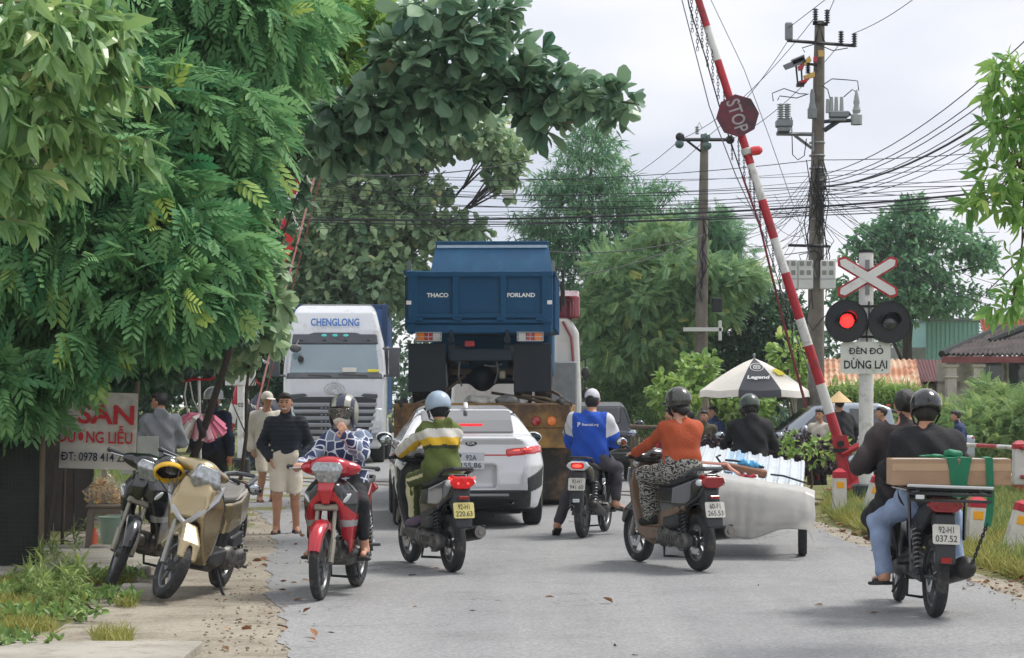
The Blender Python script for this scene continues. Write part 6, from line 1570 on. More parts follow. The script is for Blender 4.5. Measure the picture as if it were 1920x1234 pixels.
        if kd in ('half', 'full', 'hard'):
            S.ell(H(0, -.008, .040), (.116 * s, .137 * s, .122 * s), R=Rh)
            if kd == 'full': S.ell(H(0, .0, -.03), (.115 * s, .135 * s, .125 * s), R=Rh, k=.03); S.box(H(0, .13, -.055), (.088 * s, .10 * s, .115 * s), R=Rh, r=.04, op='sub', k=.01); S.box(H(0, 0, -.20), (.2, .2, .075), R=Rh, op='sub', r=0)
            elif kd == 'half': S.box(H(0, .0, -.115), (.2, .2, .085), R=Rh @ rotm('X', head.get('tilt', -10)), op='sub', r=0); S.box(H(0, .14, -.02), (.10 * s, .075 * s, .05 * s), R=Rh, r=.03, op='sub', k=.01)
            else: S.box(H(0, 0, -.10), (.2, .2, .10), R=Rh, op='sub', r=0); S.cap(H(0, 0, .0), H(0, .02, .004), .13 * s, k=.0) if False else None
            S.ell(H(0, -.005, .01), (.092 * s, .110 * s, .112 * s), R=Rh, op='sub')
            hm = S.build('helmet', m if isinstance(m, list) else [m], t, paint=(lambda c: head['paint'](c, hc, Rh)) if head.get('paint') else None)
            if kd == 'hard':
                mb = MB(); T3 = Matrix.Translation(H(0, 0, .005)) @ Rh.to_4x4(); mb2 = MB(T3); mb2.lathe([(.115, 0), (.150, -.004), (.150, .004), (.115, .012)], (0, 0, 0), (0, 0, 1), 28, True); mb2.build('brim', m, hm)
            if kd == 'half':
                S = Sdf(.007); S.ell(H(0, .128, .012), (.092 * s, .045 * s, .016 * s), R=Rh @ rotm('X', -18)); S.build('peak', BGL, hm)
                mb = MB(); mb.tube([H(-.104, .01, -.02), H(-.075, .03, -.09), H(0, .06, -.115), H(.075, .03, -.09), H(.104, .01, -.02)], .006, 5); mb.tube([H(-.104, -.03, -.02), H(-.078, .0, -.08)], .006, 5); mb.tube([H(.104, -.03, -.02), H(.078, .0, -.08)], .006, 5); mb.build('chin_strap', BPL, hm)
            if kd == 'full':
                S = Sdf(.007); S.ell(H(0, .005, .045), (.122 * s, .146 * s, .135 * s), R=Rh); S.ell(H(0, .005, .045), (.117 * s, .141 * s, .130 * s), R=Rh, op='sub'); S.box(H(0, .15, .01), (.12, .075, .05), R=Rh, op='and', r=.01); S.build('visor', M('tinted_visor', (150, 152, 146), .1, 0, .1, 10, trans=.75, coat=.3), hm)
        if kd == 'cap':
            S.ell(H(0, -.004, .036), (.086 * s, .106 * s, .100 * s), R=Rh); S.box(H(0, 0, -.125), (.2, .2, .14), R=Rh @ rotm('X', -6), op='sub', r=0); S.ell(H(0, -.004, .01), (.078 * s, .098 * s, .1 * s), R=Rh, op='sub'); S.ell(H(0, -.11, .025), (.034 * s, .04 * s, .022 * s), R=Rh, op='sub', k=.005); hm = S.build('cap', m, t)
            S = Sdf(.007); S.ell(H(0, .135, .022), (.07 * s, .075 * s, .010 * s), R=Rh @ rotm('X', -12)); S.build('peak', m, hm)
        if head.get('hair', True):
            S = Sdf(.008); S.ell(H(0, -.02, .0), (.082 * s, .092 * s, .10 * s), R=Rh); S.box(H(0, .11, -.05), (.12 * s, .10 * s, .2 * s), R=Rh, r=.02, op='sub')
            if head.get('bun'): S.ell(H(0, -.095, -.055), (.06 * s, .05 * s, .05 * s), k=.02)
            S.build('hair', head.get('hairmat', HAIR), t)
    if face:
        EY = M('eye_dark', (24, 20, 20), .3, 0, 0); 
        for sg in (-1, 1):
            mb = MB(); mb.ball(H(sg * .031, .089, .014), (.013 * s, .006, .0065 * s), 10, 6, Rh); mb.build('eye', EY, t)
            mb = MB(); mb.tube([H(sg * .014, .094, .034), H(sg * .032, .094, .038), H(sg * .048, .082, .033)], .0038 * s, 5); mb.build('eyebrow', HAIR, t)
        if face == 'smile':
            mb = MB(); mb.tube([H(-.030, .080, -.052), H(-.015, .092, -.060), H(0, .095, -.062), H(.015, .092, -.060), H(.030, .080, -.052)], [.003, .006, .007, .006, .003], 6); mb.build('teeth', M('teeth', (232, 226, 214), .3, 0, 0), t)
            mb = MB(); mb.tube([H(-.034, .078, -.049), H(0, .097, -.056), H(.034, .078, -.049)], .0035, 5); mb.tube([H(-.030, .080, -.058), H(0, .095, -.072), H(.030, .080, -.058)], .004, 5); mb.build('lips', M('lips', (140, 78, 68), .5, 0, 0), t)
    if extra: extra(t, dict(H=H, Rh=Rh, hc=hc, A=A, tp=tp, u=u, r=r, f=f, pel=pel, top=tops, Np=Np, S=s))
    return t
def on_cloth(o, s, size, c, ux, uz, mat, name, bold=.0, width=None, off=.004):
    """lettering pressed onto a garment: every vertex is dropped onto its surface."""
    from mathutils.bvhtree import BVHTree
    me = o.data; bv = BVHTree.FromPolygons([v.co for v in me.vertices], [list(p.vertices) for p in me.polygons])
    ux, uz = Vector(ux), Vector(uz); n = ux.cross(uz)
    tx = text(s, size, Vector(c), ux, uz, mat, name, o, 0, bold, width=width)
    for v in tx.data.vertices:
        hit = bv.ray_cast(v.co + n * .4, -n)
        if hit[0] is not None: v.co = hit[0] + n * off
    return tx
def ride(kind, **k):
    p = dict(pel=(0, -.24, .885), lean=6, wrL=(-.27, .17, 1.03), wrR=(.27, .17, 1.03), hdL=(-.12, .9, -.15), hdR=(.12, .9, -.15), hnL=(0, -.1, -1), hnR=(0, -.1, -1), curlL=62, curlR=62, anL=(-.20, .02, .37), anR=(.20, .02, .37), elL=(-.42, -.55, -.8), elR=(.42, -.55, -.8))
    if kind == 'scooter': p.update(pel=(0, -.30, .895), wrL=(-.26, .18, 1.04), wrR=(.26, .18, 1.04), anL=(-.12, .12, .46), anR=(.12, .12, .46))
    p.update(k); return p
NAVY = cloth('navy_cloth', (30, 36, 54)); BLACKC = cloth('black_cloth', (26, 27, 31)); BEIGE = cloth('beige_cloth', (196, 184, 164)); GREYC = cloth('grey_jersey', (128, 132, 138), .2); DGREY = cloth('charcoal_cloth', (66, 64, 70))
SANDAL = M('sandal_black', (30, 30, 32), .6, 0, .1)
HELB = M('helmet_black', (24, 27, 32), .22, 0, .05, 4, coat=.6); HELG = M('helmet_gunmetal', (74, 74, 72), .25, .5, .15, 6, coat=.5); HELDG = M('helmet_dark_green', (58, 72, 66), .35, 0, .1, 6, coat=.4); HELW = M('helmet_white', (200, 204, 210), .3, 0, .05, 4, coat=.4); HELBL = M('helmet_pale_blue', (160, 178, 198), .35, 0, .06, 4, coat=.4)
def B(loc, yaw, lean=0): return dict(loc=loc, rot=(0, RAD(lean), yaw))
# masked rider on the red bike
def maskx(t, q):
    S = Sdf(.007); H = q['H']; S.ell(H(0, .045, -.045), (.073, .076, .062), R=q['Rh']); S.ell(H(0, .085, -.03), (.035, .045, .035), R=q['Rh'], k=.03); S.ell(H(0, .0, -.04), (.066, .068, .1), R=q['Rh'], op='sub'); S.box(H(0, -.03, -.03), (.1, .06, .1), R=q['Rh'], op='sub', r=0); S.build('face_mask', cloth('mask_cloth', (206, 198, 186), .05), t)
    m2 = M('helmet_silver', (176, 176, 168), .3, .5, .1, 6, coat=.5)
hel_pat = lambda c, hc, Rh: ((np.abs(c[:, 0] - hc.x) < .035) | (np.abs(np.abs(c[:, 0] - hc.x) - .09) < .012)).astype(int)
r1 = person('rider in navy and white geometric jacket and face mask touching the nose', **B(L1, Y1), pose=ride('cub', lean=4, pel=(0, -.24, .85), head=(-4, 6), wrL=(-.095, .15, 1.245), hdL=(.34, .25, .75), hnL=(.5, -.8, .1), curlL=34, elL=(-.5, .2, -.9), anR=(.21, .02, .37), anL=(-.21, .02, .37), knL=(-.3, 1, .3), knR=(.3, 1, .3)),
            top=dict(mat=pattern('geometric_print', (206, 210, 220), (44, 54, 92), 'hex'), collar=True, g=.02, fold=.006), bottom=dict(mat=BLACKC, upto=.86), shoes=('sandal', SANDAL), skin=SKINF, female=True, s=.89, h=.0085, face='eyes', extra=maskx,
            head=dict(kind='full', mat=[M('helmet_silver', (150, 150, 140), .3, .4, .12, 6, coat=.5), M('helmet_blue_stripe', (44, 50, 66), .3, .2, .1, 6, coat=.5)], paint=hel_pat))
# green and yellow jacket
GJ = [cloth('olive_jacket', (88, 102, 46)), cloth('white_stripe', (208, 206, 198), .05), cloth('yellow_stripe', (212, 172, 40), .06), cloth('dark_olive', (52, 62, 34))]
def gpaint(c, pel, u, r, f, A):
    d = c - np.array(pel); a = d @ np.array(u) + .55 * np.maximum(0, np.abs(d @ np.array(r)) - .14) + .25 * np.maximum(0, d @ np.array(f) - .1) - .12 * np.abs(np.abs(d @ np.array(r)) - .07)
    m = np.zeros(len(c), int); m[a < .235] = 3; m[(a >= .235) & (a < .305)] = 2; m[(a >= .305) & (a < .385)] = 1; m[(a < .05)] = 0; m[(a < .2) & (np.abs(d @ np.array(r)) < .2)] = 0
    return m
def gleg(c, A):
    m = np.zeros(len(c), int)
    for k, sg in (('L', -1), ('R', 1)):
        hip, kn, an = [np.array(v) for v in A[k][3:]]
        for a, b in ((hip, kn), (kn, an)):
            e = b - a; t = np.clip(((c - a) @ e) / (e @ e), 0, 1); q = c - a - t[:, None] * e
            up = np.cross(e / np.linalg.norm(e), [sg, 0, 0]) * (1 if sg < 0 else 1)
            m[(np.abs(q[:, 2] - q[:, 1] * .1) < .014) & (q[:, 0] * sg > .02) & (t > .02) & (t < .98)] = 1
    return m
r2 = person('rider in olive jacket with white and yellow stripes and pale blue helmet', **B(L2, Y2), pose=ride('scooter', lean=5, pel=(0, -.30, .88), head=(4, 6)), top=dict(mat=GJ, paint=gpaint, hood=True, g=.024, fold=.006), bottom=dict(mat=[cloth('olive_trousers', (74, 84, 42)), cloth('pale_piping', (206, 200, 160), .05)], paint=gleg, g=.018), shoes=('shoe', cloth('mauve_shoe', (108, 92, 112))), female=True, s=.89,
            head=dict(kind='half', mat=HELBL, tilt=-14, hairmat=cloth('dark_scarf', (30, 30, 34))))
# blue shirt
BS = [cloth('royal_blue_shirt', (24, 76, 178), .1), cloth('white_sleeve', (204, 206, 212), .05)]
def bpaint(c, pel, u, r, f, A):
    m = np.zeros(len(c), int)
    for k, sg in (('L', -1), ('R', 1)):
        sh, el = np.array(A[k][0]), np.array(A[k][1]); e = el - sh; t = ((c - sh) @ e) / (e @ e); x = ((c - np.array(pel)) @ np.array(r)) * sg
        m[(x > .195) & (t < .56) & (t > -.35)] = 1
    return m
def blog(t, q):
    o = q['top']; c = q['tp'](.36, -.2, .0); on_cloth(o, 'financial.org', .030, c + q['r'] * .025, q['r'], q['u'], WHITETXT, 'lettering', .012, .19); on_cloth(o, 'P', .05, c - q['r'] * .105, q['r'], q['u'], WHITETXT, 'lettering', .03)
    on_cloth(o, 'ooooooooooo', .009, c + q['r'] * .03 - q['u'] * .036, q['r'], q['u'], WHITETXT, 'lettering', .01, .13) if False else None
r3 = person('man in blue shirt with white sleeves and white cap, one foot on the road', **B(L3, Y3), pose=ride('cub', lean=6, pel=(0, -.20, .88), head=(-2, 4), anL=(-.36, -.30, .12), knL=(-.5, 1, .2), toeL=(-.3, .8, -.35), anR=(.24, .10, .36), toeR=(.4, .9, -.15), elL=(-.2, -.6, -.9), elR=(.2, -.6, -.9)), top=dict(mat=BS, paint=bpaint, sleeve='short', g=.032, fold=.006, hem=.10), bottom=dict(mat=DGREY, upto=.93, g=.018), shoes=('sandal', SANDAL), s=1.0, fat=.014, head=dict(kind='cap', mat=cloth('white_cap', (206, 206, 214), .04)), extra=blog)
# orange top
PAIS = pattern('paisley_print', (34, 34, 36), (150, 148, 140), 'pais')
r4 = person('woman in rust orange top and black and white patterned trousers', **B(L4, Y4), pose=ride('scooter', lean=3, pel=(0, -.26, .885), head=(6, 2), anL=(-.13, .10, .47), side=1), top=dict(mat=cloth('rust_knit', (170, 76, 42), .08), g=.013, name='top', fold=.003, rolls=2, hem=-.06), bottom=dict(mat=PAIS, g=.024, flare=.018, skirt=True, fold=.009), shoes=('shoe', BLACKC), skin=SKINF, female=True, s=.935, fat=.016,
            head=dict(kind='half', mat=HELG, tilt=-8, bun=True), extra=lambda t, q: tag(Sdf(.007).ell(q['H'](0, .07, -.05), (.064, .055, .058), R=q['Rh']).build('face_mask', BLACKC, t)))
# the pair on the right
r5 = person('pillion in black jacket, black helmet and pale jeans at right', **B(L5, Y5, 2), pose=dict(pel=(-.03, -.36, .84), lean=11, head=(-4, 3), wrL=(-.20, .02, .90), wrR=(.20, .0, .90), elL=(-.9, -.5, -.8), elR=(.9, -.5, -.8), anL=(-.29, -.20, .27), anR=(.24, -.20, .32), knL=(-.65, 1, .3), knR=(.4, 1, .3), toeL=(-.25, 1, -.1)), top=dict(mat=BLACKC, g=.034, collar=True, fold=.007, hem=.16), bottom=dict(mat=cloth('pale_denim', (134, 152, 182), .2), g=.022, fold=.008), shoes=('sandal', SANDAL), s=.965, fat=.024, h=.009,
            head=dict(kind='half', mat=HELB, tilt=-20))
r6 = person('driver in dark brown jacket ahead of the black helmeted pillion', **B(L5, Y5, 2), pose=dict(pel=(-.12, .0, .85), lean=5, head=(-8, 0), wrL=(-.34, .17, 1.04), wrR=(.26, .17, 1.02), elL=(-.6, -.4, -.7), elR=(.8, -.3, -.6), hdL=(-.12, .9, -.15), hdR=(.12, .9, -.15), hnL=(0, -.1, -1), hnR=(0, -.1, -1), curlL=62, curlR=62, anL=(-.2, .08, .36), anR=(.2, .08, .36)), top=dict(mat=cloth('dark_brown_jacket', (52, 44, 46)), g=.034, collar=True, fold=.007), bottom=dict(mat=BLACKC), shoes=('shoe', BLACKC), s=.985, fat=.018, head='hair')
# rider in the black hood drawing the cart
CY = 25.0; cxr = (1405 - CX) * CY / F
r7 = person('rider in black hooded jacket and dark green helmet ahead of the sheet loaded cart', (cxr, CY, 0), (0, 0, RAD(-4)), ride('cub', lean=8, head=(10, 4), pel=(0, -.24, .86)), top=dict(mat=BLACKC, hood=True, g=.034, fold=.006), bottom=dict(mat=BLACKC), shoes=('shoe', BLACKC), s=.92, fat=.012, head=dict(kind='half', mat=HELDG, tilt=-18), extra=lambda t, q: tag(Sdf(.007).ell(q['H'](0, .07, -.05), (.064, .055, .058), R=q['Rh']).build('face_mask', BLACKC, t)))
# standing people
def stand(x, **k):
    p = dict(pel=(0, 0, .86), lean=0, wrL=(-.24, .05, .80), wrR=(.24, .05, .80), elL=(-.5, -.8, 0), elR=(.5, -.8, 0), anL=(-.10, 0, .085), anR=(.10, .0, .085), knL=(0, 1, 0), knR=(0, 1, 0), curlL=25, curlR=25); p.update(k); return p
g = G(536, 1001)
person('smiling man in navy puffer jacket and cream shorts, hands in pockets', g, (0, 0, RAD(186)), stand(0, wrL=(-.175, .08, .87), wrR=(.175, .08, .87), elL=(-.6, -.8, .0), elR=(.6, -.8, .0), anL=(-.12, -.04, .085), anR=(.11, .05, .085), head=(-10, 2), hdL=(.2, .2, -1), hdR=(-.2, .2, -1)), top=dict(mat=cloth('navy_puffer', (24, 32, 44), .1), collar=True, g=.024, quilt=62, fold=.002, hem=.07), bottom=dict(mat=cloth('cream_shorts', (208, 198, 180), .06), upto=.5, g=.026, fold=.003), shoes=('sandal', SANDAL, 1), s=.985, h=.009, face='smile')
person('man in pale cream hoodie and cap behind the smiling man', (-3.68, 32.8, 0), (0, 0, RAD(200)), stand(0, head=(10, 0)), top=dict(mat=cloth('cream_hoodie', (206, 200, 188), .06), hood=True, g=.03), bottom=dict(mat=cloth('cream_shorts', (208, 198, 180), .06), upto=.5, g=.026, fold=.003), shoes=('sandal', M('brown_sandal', (120, 60, 48), .6)), s=1.03, h=.012, face='eyes', head=dict(kind='cap', mat=cloth('cream_cap', (206, 200, 188), .06)))
g = P(302, 900, 27.2); person('man in grey hooded jersey seen from behind beside the stall', (g.x, 27.2, 0), (0, 0, RAD(10)), stand(0, head=(62, 4), wrL=(-.12, .24, 1.02), wrR=(.14, .24, 1.0), lean=3), top=dict(mat=GREYC, hood=True, g=.026, fold=.007), bottom=dict(mat=DGREY), shoes=('shoe', BLACKC), s=1.0, h=.01)
g = P(398, 900, 30); person('man in navy quilted jacket and white hard hat seen from behind', (g.x, 30, 0), (0, 0, RAD(-14)), stand(0, head=(-24, 0)), top=dict(mat=cloth('navy_quilt', (30, 38, 62), .1), collar=True, g=.03, quilt=50), bottom=dict(mat=BLACKC), shoes=('shoe', BLACKC), s=1.06, h=.01, head=dict(kind='hard', mat=HELW))
FAR = dict(h=.016)
def far(label, px, Yd, top, yaw, tops, bot=BLACKC, **k):
    hz = -.3 if Yd > 42 else gz((px - CX) * Yd / F, Yd); s = k.pop('s', 1.0); x = (px - CX) * Yd / F
    return person(label, (x, Yd, hz), (0, 0, RAD(yaw)), stand(0, **k.pop('pose', {})), tops, dict(mat=bot), ('shoe', BLACKC), s=s, **FAR, **k)
far('man in navy jacket walking left past the pale shrubs at right', 1801, 43.5, 762, 82, dict(mat=cloth('navy_jacket', (34, 52, 90)), g=.03, collar=True), pose=dict(lean=4, head=(0, 6), anL=(-.1, -.16, .1), anR=(.1, .2, .085), wrL=(-.2, .2, .95), wrR=(.2, .16, .92)), s=1.0)
far('man in navy quilted jacket standing left of the cafe umbrella pole', 1340, 46, 753, 120, dict(mat=cloth('navy_jacket', (34, 52, 90)), g=.03, collar=True, quilt=50), s=1.08, face='eyes')
far('officer in khaki uniform with shoulder badge between the riders', 1321, 43.2, 767, 160, dict(mat=cloth('khaki_uniform', (86, 82, 62)), g=.024, collar=True), s=.99, face='eyes', extra=lambda t, q: tag(Sdf(.012).box(q['A']['L'][0] + Vector((-.06, .0, -.05)), (.012, .035, .045), r=.01).build('badge', M('gold_badge', (190, 160, 70), .5), t)))
far('person in red jacket half hidden behind the orange rider', 1256, 43.8, 760, 150, dict(mat=cloth('red_jacket', (170, 34, 44)), g=.026, collar=True), s=1.04, face='eyes')
far('person in blue shirt just right of the orange rider', 1296, 44.6, 775, 10, dict(mat=cloth('blue_shirt_cloth', (44, 76, 130)), g=.026), s=.97)
far('man in pale shirt standing in front of the silver pickup', 1538, 43.2, 762, 150, dict(mat=cloth('pale_shirt', (196, 190, 176)), g=.026, collar=True), s=1.03, face='eyes')
far('person in dark jacket standing right of the signal post', 1657, 43.4, 742, 90, dict(mat=BLACKC, g=.026, collar=True), s=1.08)
cone = M('woven_palm', (206, 176, 130), .8, 0, .1, 20)
def conical(t, q):
    mb = MB(); mb.lathe([(.001, .20), (.23, 0), (.225, -.008), (.001, .185)], q['H'](0, 0, .055), Z, 28); mb.build('conical_hat', cone, t)
far('person in conical palm hat bending behind the red barrier stand', 1584, 38.4, 773, 30, dict(mat=BLACKC, g=.026), s=.92, extra=conical, pose=dict(lean=14))
# ------------------------------------------------------------------ cars and lorries
def carpaint(name, rgb, **k): return M(name, rgb, k.pop('rough', .22), k.pop('metal', .1), .03, 3, coat=.9, **k)
WPAINT = carpaint('pearl_white_paint', (216, 218, 222), dirt=((176, 172, 164), .08)); GLS = M('dark_window', (26, 32, 36), .05, 0, 0, coat=1.0, spec=.8)
UNDER = M('underbody', (30, 31, 33), .8, 0, .2); GRIME = M('lorry_plastic_grey', (74, 78, 84), .5, 0, .12, 5, dirt=((120, 112, 100), .2))
def road_wheel(parent, c, r, w, name='wheel', side=1, rim=RIMM, dual=False):
    c = Vector(c); mb = MB(); q = w / 2
    mb.lathe([(r * .62, -q * .8), (r * .85, -q), (r * .97, -q * .85), (r, -q * .5), (r, q * .5), (r * .97, q * .85), (r * .85, q), (r * .62, q * .8)], c, X, 32, True); o = mb.build(name, TYRE, parent)
    mb = MB(); mb.lathe([(.001, q * .3), (r * .2, q * .35), (r * .5, q * .1), (r * .60, q * .7), (r * .66, q * .75), (r * .66, -q * .5), (.001, -q * .5)], c, X * side, 28)
    for i in range(5):
        a = 2 * PI * i / 5; mb.tube([c + X * side * q * .45 + Vector((0, math.cos(a) * r * .12, math.sin(a) * r * .12)), c + X * side * q * .6 + Vector((0, math.cos(a) * r * .58, math.sin(a) * r * .58))], r * .07, 6)
    mb.build('rim', rim, o); return o
def off(S, n, g):                                      # thicken every shape of S recorded after index n
    S.ops.append((lambda x, y, z: -g + 0 * x, None, None, 0, 'off')); return S
# white sedan seen from behind (origin under the rear bumper, +Y forward)
car = thing('sedan', 'white sedan with lit tail lamps waiting close behind the low loader', 'car', ((884 - CX) * 26.0 / F, 25.95, 0.009), RAD(4.2))
CP = [(.16, .25), (.03, .36), (-.01, .52), (.0, .66), (.05, .84), (.07, 1.00), (.02, 1.075), (.08, 1.095), (.62, 1.105), (1.0, 1.265), (1.42, 1.41), (1.85, 1.46), (2.3, 1.45), (2.8, 1.34), (3.5, 1.02), (4.2, .90), (4.55, .72), (4.62, .5), (4.5, .22), (3.9, .2), (.6, .2)]
def cw(y, z):
    w = np.interp(z, [.2, .45, .75, .98, 1.06, 1.38, 1.5], [.82, .89, .905, .86, .80, .60, .50])
    return w - .30 * np.clip((.55 - y) / .6, 0, 1) ** 2.2 - .25 * np.clip((y - 3.9) / .7, 0, 1) ** 2
def cbody(g=0.0, h=.016):
    S = Sdf(h); S.prof(CP, cw, .05)
    for y in (.98, 3.68): S.cap((-1.2, y, .31), (-.62, y, .31), .345, op='sub'); S.cap((.62, y, .31), (1.2, y, .31), .345, op='sub')
    S.box((0, .05, .62), (.30, .10, .14), r=.04, op='sub', k=.02) if g == 0 else None
    if g: off(S, 0, g)
    return S
S = cbody(); S.cap((-.8, .005, .985), (.8, .005, .985), .012, op='sub', k=.01); S.cap((-.72, -.03, .70), (.72, -.03, .70), .014, op='sub', k=.015)
body = S.build('body', WPAINT, car)
S = cbody(.011); S.box((0, 1.0, 1.265), (.56, .39, .12), R=rotm('X', 21), r=.05, op='and'); S.box((0, .9, 1.0), (2, 2, .125), op='sub', r=0); rg = S.build('rear_window', GLS, car)
for sg in (-1, 1):
    S = cbody(.010); S.prof([(.88, 1.10), (1.24, 1.36), (1.75, 1.415), (2.3, 1.39), (2.78, 1.28), (3.15, 1.10), (3.2, 1.04), (1.1, 1.05)], 2.0, .03, op='and'); S.box((sg * -1, 2, 1), (1.02, 4, 2), op='sub', r=0); S.box((0, 2.0, 1.2), (2, .035, .4), op='sub', r=0); S.build('side_window', GLS, car)
    S = cbody(.011); S.box((sg * .68, .22, .925), (.27, .42, .048), R=rotm('Y', sg * -6), r=.02, op='and'); tl = S.build('tail_lamp', M('tail_lamp_red', (190, 22, 30), .12, 0, .05, coat=1, emit=.12), car)
    S = cbody(.016); S.box((sg * .60, .2, .935), (.19, .42, .013), R=rotm('Y', sg * -6), r=.01, op='and'); S.build('lit_bar', M('tail_lamp_lit', (255, 84, 60), .3, 0, 0, emit=1.2), tl)
    S = cbody(.010); S.prof([(-.2, .52), (.35, .74), (.35, .50), (-.2, .36)], 2, .02, op='and'); S.box((sg * .80, 0, .55), (.13, 1, .3), op='and', r=0); S.build('bumper_vent', BPL, car)
    mb = MB(); mb.ball((sg * .98, 3.02, 1.03), (.12, .09, .08), 14, 8); mb.tube([(sg * .80, 3.02, 1.0), (sg * .95, 3.02, 1.0)], .025, 6); mm = mb.build('mirror', WPAINT, car)
    mb = MB(); mb.ball((sg * .985, 2.955, 1.03), (.10, .03, .065), 14, 8); mb.build('mirror_glass', M('mirror_dark', (58, 64, 70), .05, .8, 0), mm)
    mb = MB(); mb.box((sg * .885, 2.25, .88), (.03, .16, .03), .01); mb.build('door_handle', CHROME, car)
    mb = MB(); mb.lathe([(.046, 0), (.056, -.02), (.05, -.05), (.040, -.05), (.036, 0)], (sg * .47, .05, .34), (0, -1, 0), 18); mb.build('exhaust_tip', CHROME, car)
S = cbody(.012); S.box((0, .1, .872), (.50, .4, .014), r=.005, op='and'); S.build('light_strip', M('red_strip', (176, 24, 32), .2, 0, 0, coat=.8, emit=.1), car)
S = cbody(.011); S.prof([(-.2, .46), (.4, .46), (.4, .1), (-.2, .1)], 2, 0, op='and'); S.box((0, 0, .37), (.72, .6, .2), op='and', r=.05); S.build('rear_diffuser', BPL, car)
mb = MB(); mb.box((0, .02, .40), (.9, .06, .035), .01); mb.build('diffuser_trim', M('silver_trim_car', (150, 152, 154), .35, .6, .05), car)
mb = MB(); mb.box((.0, .62, 1.225), (.34, .05, .03), .01); mb.build('high_brake_lamp', M('high_lamp', (220, 30, 40), .3, 0, 0, emit=.5), car)
p_ = M('plate_steel', (186, 190, 196), .35, .3, .05); mb = MB(); mb.box((.0, .045, .80), (.32, .012, .205), .015, T=rotm('X', -7)); pl_ = mb.build('number_plate', p_, car)
text('92A', .062, (0, .034, .845), X, Z, M('plate_grey_lettering', (70, 74, 82), .5, 0, 0), 'lettering', pl_, .006, .006, width=.13); text('155.86', .062, (0, .024, .755), X, Z, M('plate_grey_lettering', (70, 74, 82)), 'lettering', pl_, .006, .006, width=.24)
mb = MB(); mb.ball((0, .062, 1.015), (.075, .012, .038), 20, 8); em = mb.build('emblem', CHROME, car)
mb = MB(); mb.ball((0, .056, 1.015), (.068, .012, .032), 20, 8); mb.build('emblem_field', BGL, em)
text('KIA', .034, (0, .043, 1.015), X, Z, WHITETXT, 'lettering', em, .003, .01, width=.085)
S = Sdf(.01); S.prof([(1.26, 1.42), (1.36, 1.50), (1.40, 1.50), (1.52, 1.44)], .028, .015); S.build('aerial_fin', WPAINT, car)
for sg in (-1, 1):
    for y in (.98, 3.68): road_wheel(car, (sg * .80, y, .315), .315, .215, 'wheel', sg)
mb = MB(); mb.box((0, 2.2, .26), (1.4, 3.6, .16)); mb.build('underbody', UNDER, car)

# ---- pickups
def pickup(label, loc, yaw, paint, bars=False, lit=False):
    t = thing('pickup_truck', label, 'pickup', loc, yaw); h = .026
    PP_ = [(.02, .62), (.0, 1.06), (.04, 1.12), (1.50, 1.13), (1.56, 1.15), (1.66, 1.66), (1.9, 1.76), (2.6, 1.78), (3.2, 1.70), (3.95, 1.16), (4.95, 1.04), (5.25, .88), (5.30, .55), (5.1, .38), (.4, .42)]
    def w(y, z): return np.interp(z, [.4, .7, 1.05, 1.15, 1.7, 1.8], [.86, .93, .92, .86, .68, .58]) - .28 * np.clip((y - 4.5) / .8, 0, 1) ** 2
    def bodyf(g=0):
        S = Sdf(h); S.prof(PP_, w, .05)
        for y in (1.05, 4.28): S.cap((-1.3, y, .38), (-.6, y, .38), .44, op='sub'); S.cap((.6, y, .38), (1.3, y, .38), .44, op='sub')
        if g: off(S, 0, g)
        else: S.box((0, .80, 1.05), (.78, .68, .32), r=.03, op='sub')
        return S
    bodyf().build('body', paint, t)
    S = bodyf(.016); S.box((0, 1.55, 1.45), (.60, .3, .20), r=.05, op='and'); S.build('rear_window', GLS, t)
    S = bodyf(.016); S.prof([(3.0, 1.66), (3.3, 1.66), (3.95, 1.18), (3.7, 1.18)], .66, .03, op='and'); S.build('windscreen', GLS, t)
    for sg in (-1, 1):
        for y0, y1 in ((1.78, 2.52), (2.60, 3.62)):
            S = bodyf(.016); S.prof([(y0, 1.17), (y0 + .05, 1.64), (min(y1, 3.05), 1.66), (y1, 1.17)], 2, .03, op='and'); S.box((sg * -1, 2.5, 1), (1.02, 4, 2), op='sub', r=0); S.build('side_window', GLS, t)
        mb = MB(); mb.box((sg * .84, .06, .92), (.15, .09, .36), .03); mb.build('tail_lamp', REDLIT if lit else REDL, t)
        mb = MB(); mb.ball((sg * 1.05, 3.45, 1.22), (.12, .08, .11), 12, 8); mb.build('mirror', paint, t)
        mb = MB(); mb.box((sg * .93, 2.1, 1.02), (.03, .16, .035), .01); mb.box((sg * .93, 3.0, 1.02), (.03, .16, .035), .01); mb.build('door_handle', CHROME, t)
        for y in (1.05, 4.28): road_wheel(t, (sg * .80, y, .38), .38, .25, 'wheel', sg)
    mb = MB(); mb.box((0, -.06, .56), (1.7, .16, .2), .04); mb.build('rear_bumper', BPL, t)
    mb = MB(); mb.box((0, -.005, .90), (.5, .03, .12), .02); mb.build('tailgate_panel', BPL, t)
    mb = MB(); mb.box((0, 1.60, 1.72), (.26, .04, .035), .01); mb.build('high_brake_lamp', REDLIT, t)
    mb = MB(); mb.box((0, 2.6, .42), (1.5, 4.4, .2)); mb.build('underbody', UNDER, t)
    if bars:
        mb = MB()
        for s in (-1, 1): mb = MB(); mb.tube([(s * .74, .7, 1.12), (s * .66, 1.2, 1.55), (s * .60, 1.5, 1.62)], .035, 8); mb.build('roll_bar', BPL, t)
    return t
pickup('dark grey pickup driving away right of the low loader', ((1112 - CX) * 48.5 / F, 48.5, -.28), RAD(-3), carpaint('graphite_paint', (52, 58, 64), metal=.5, rough=.3), False, True)
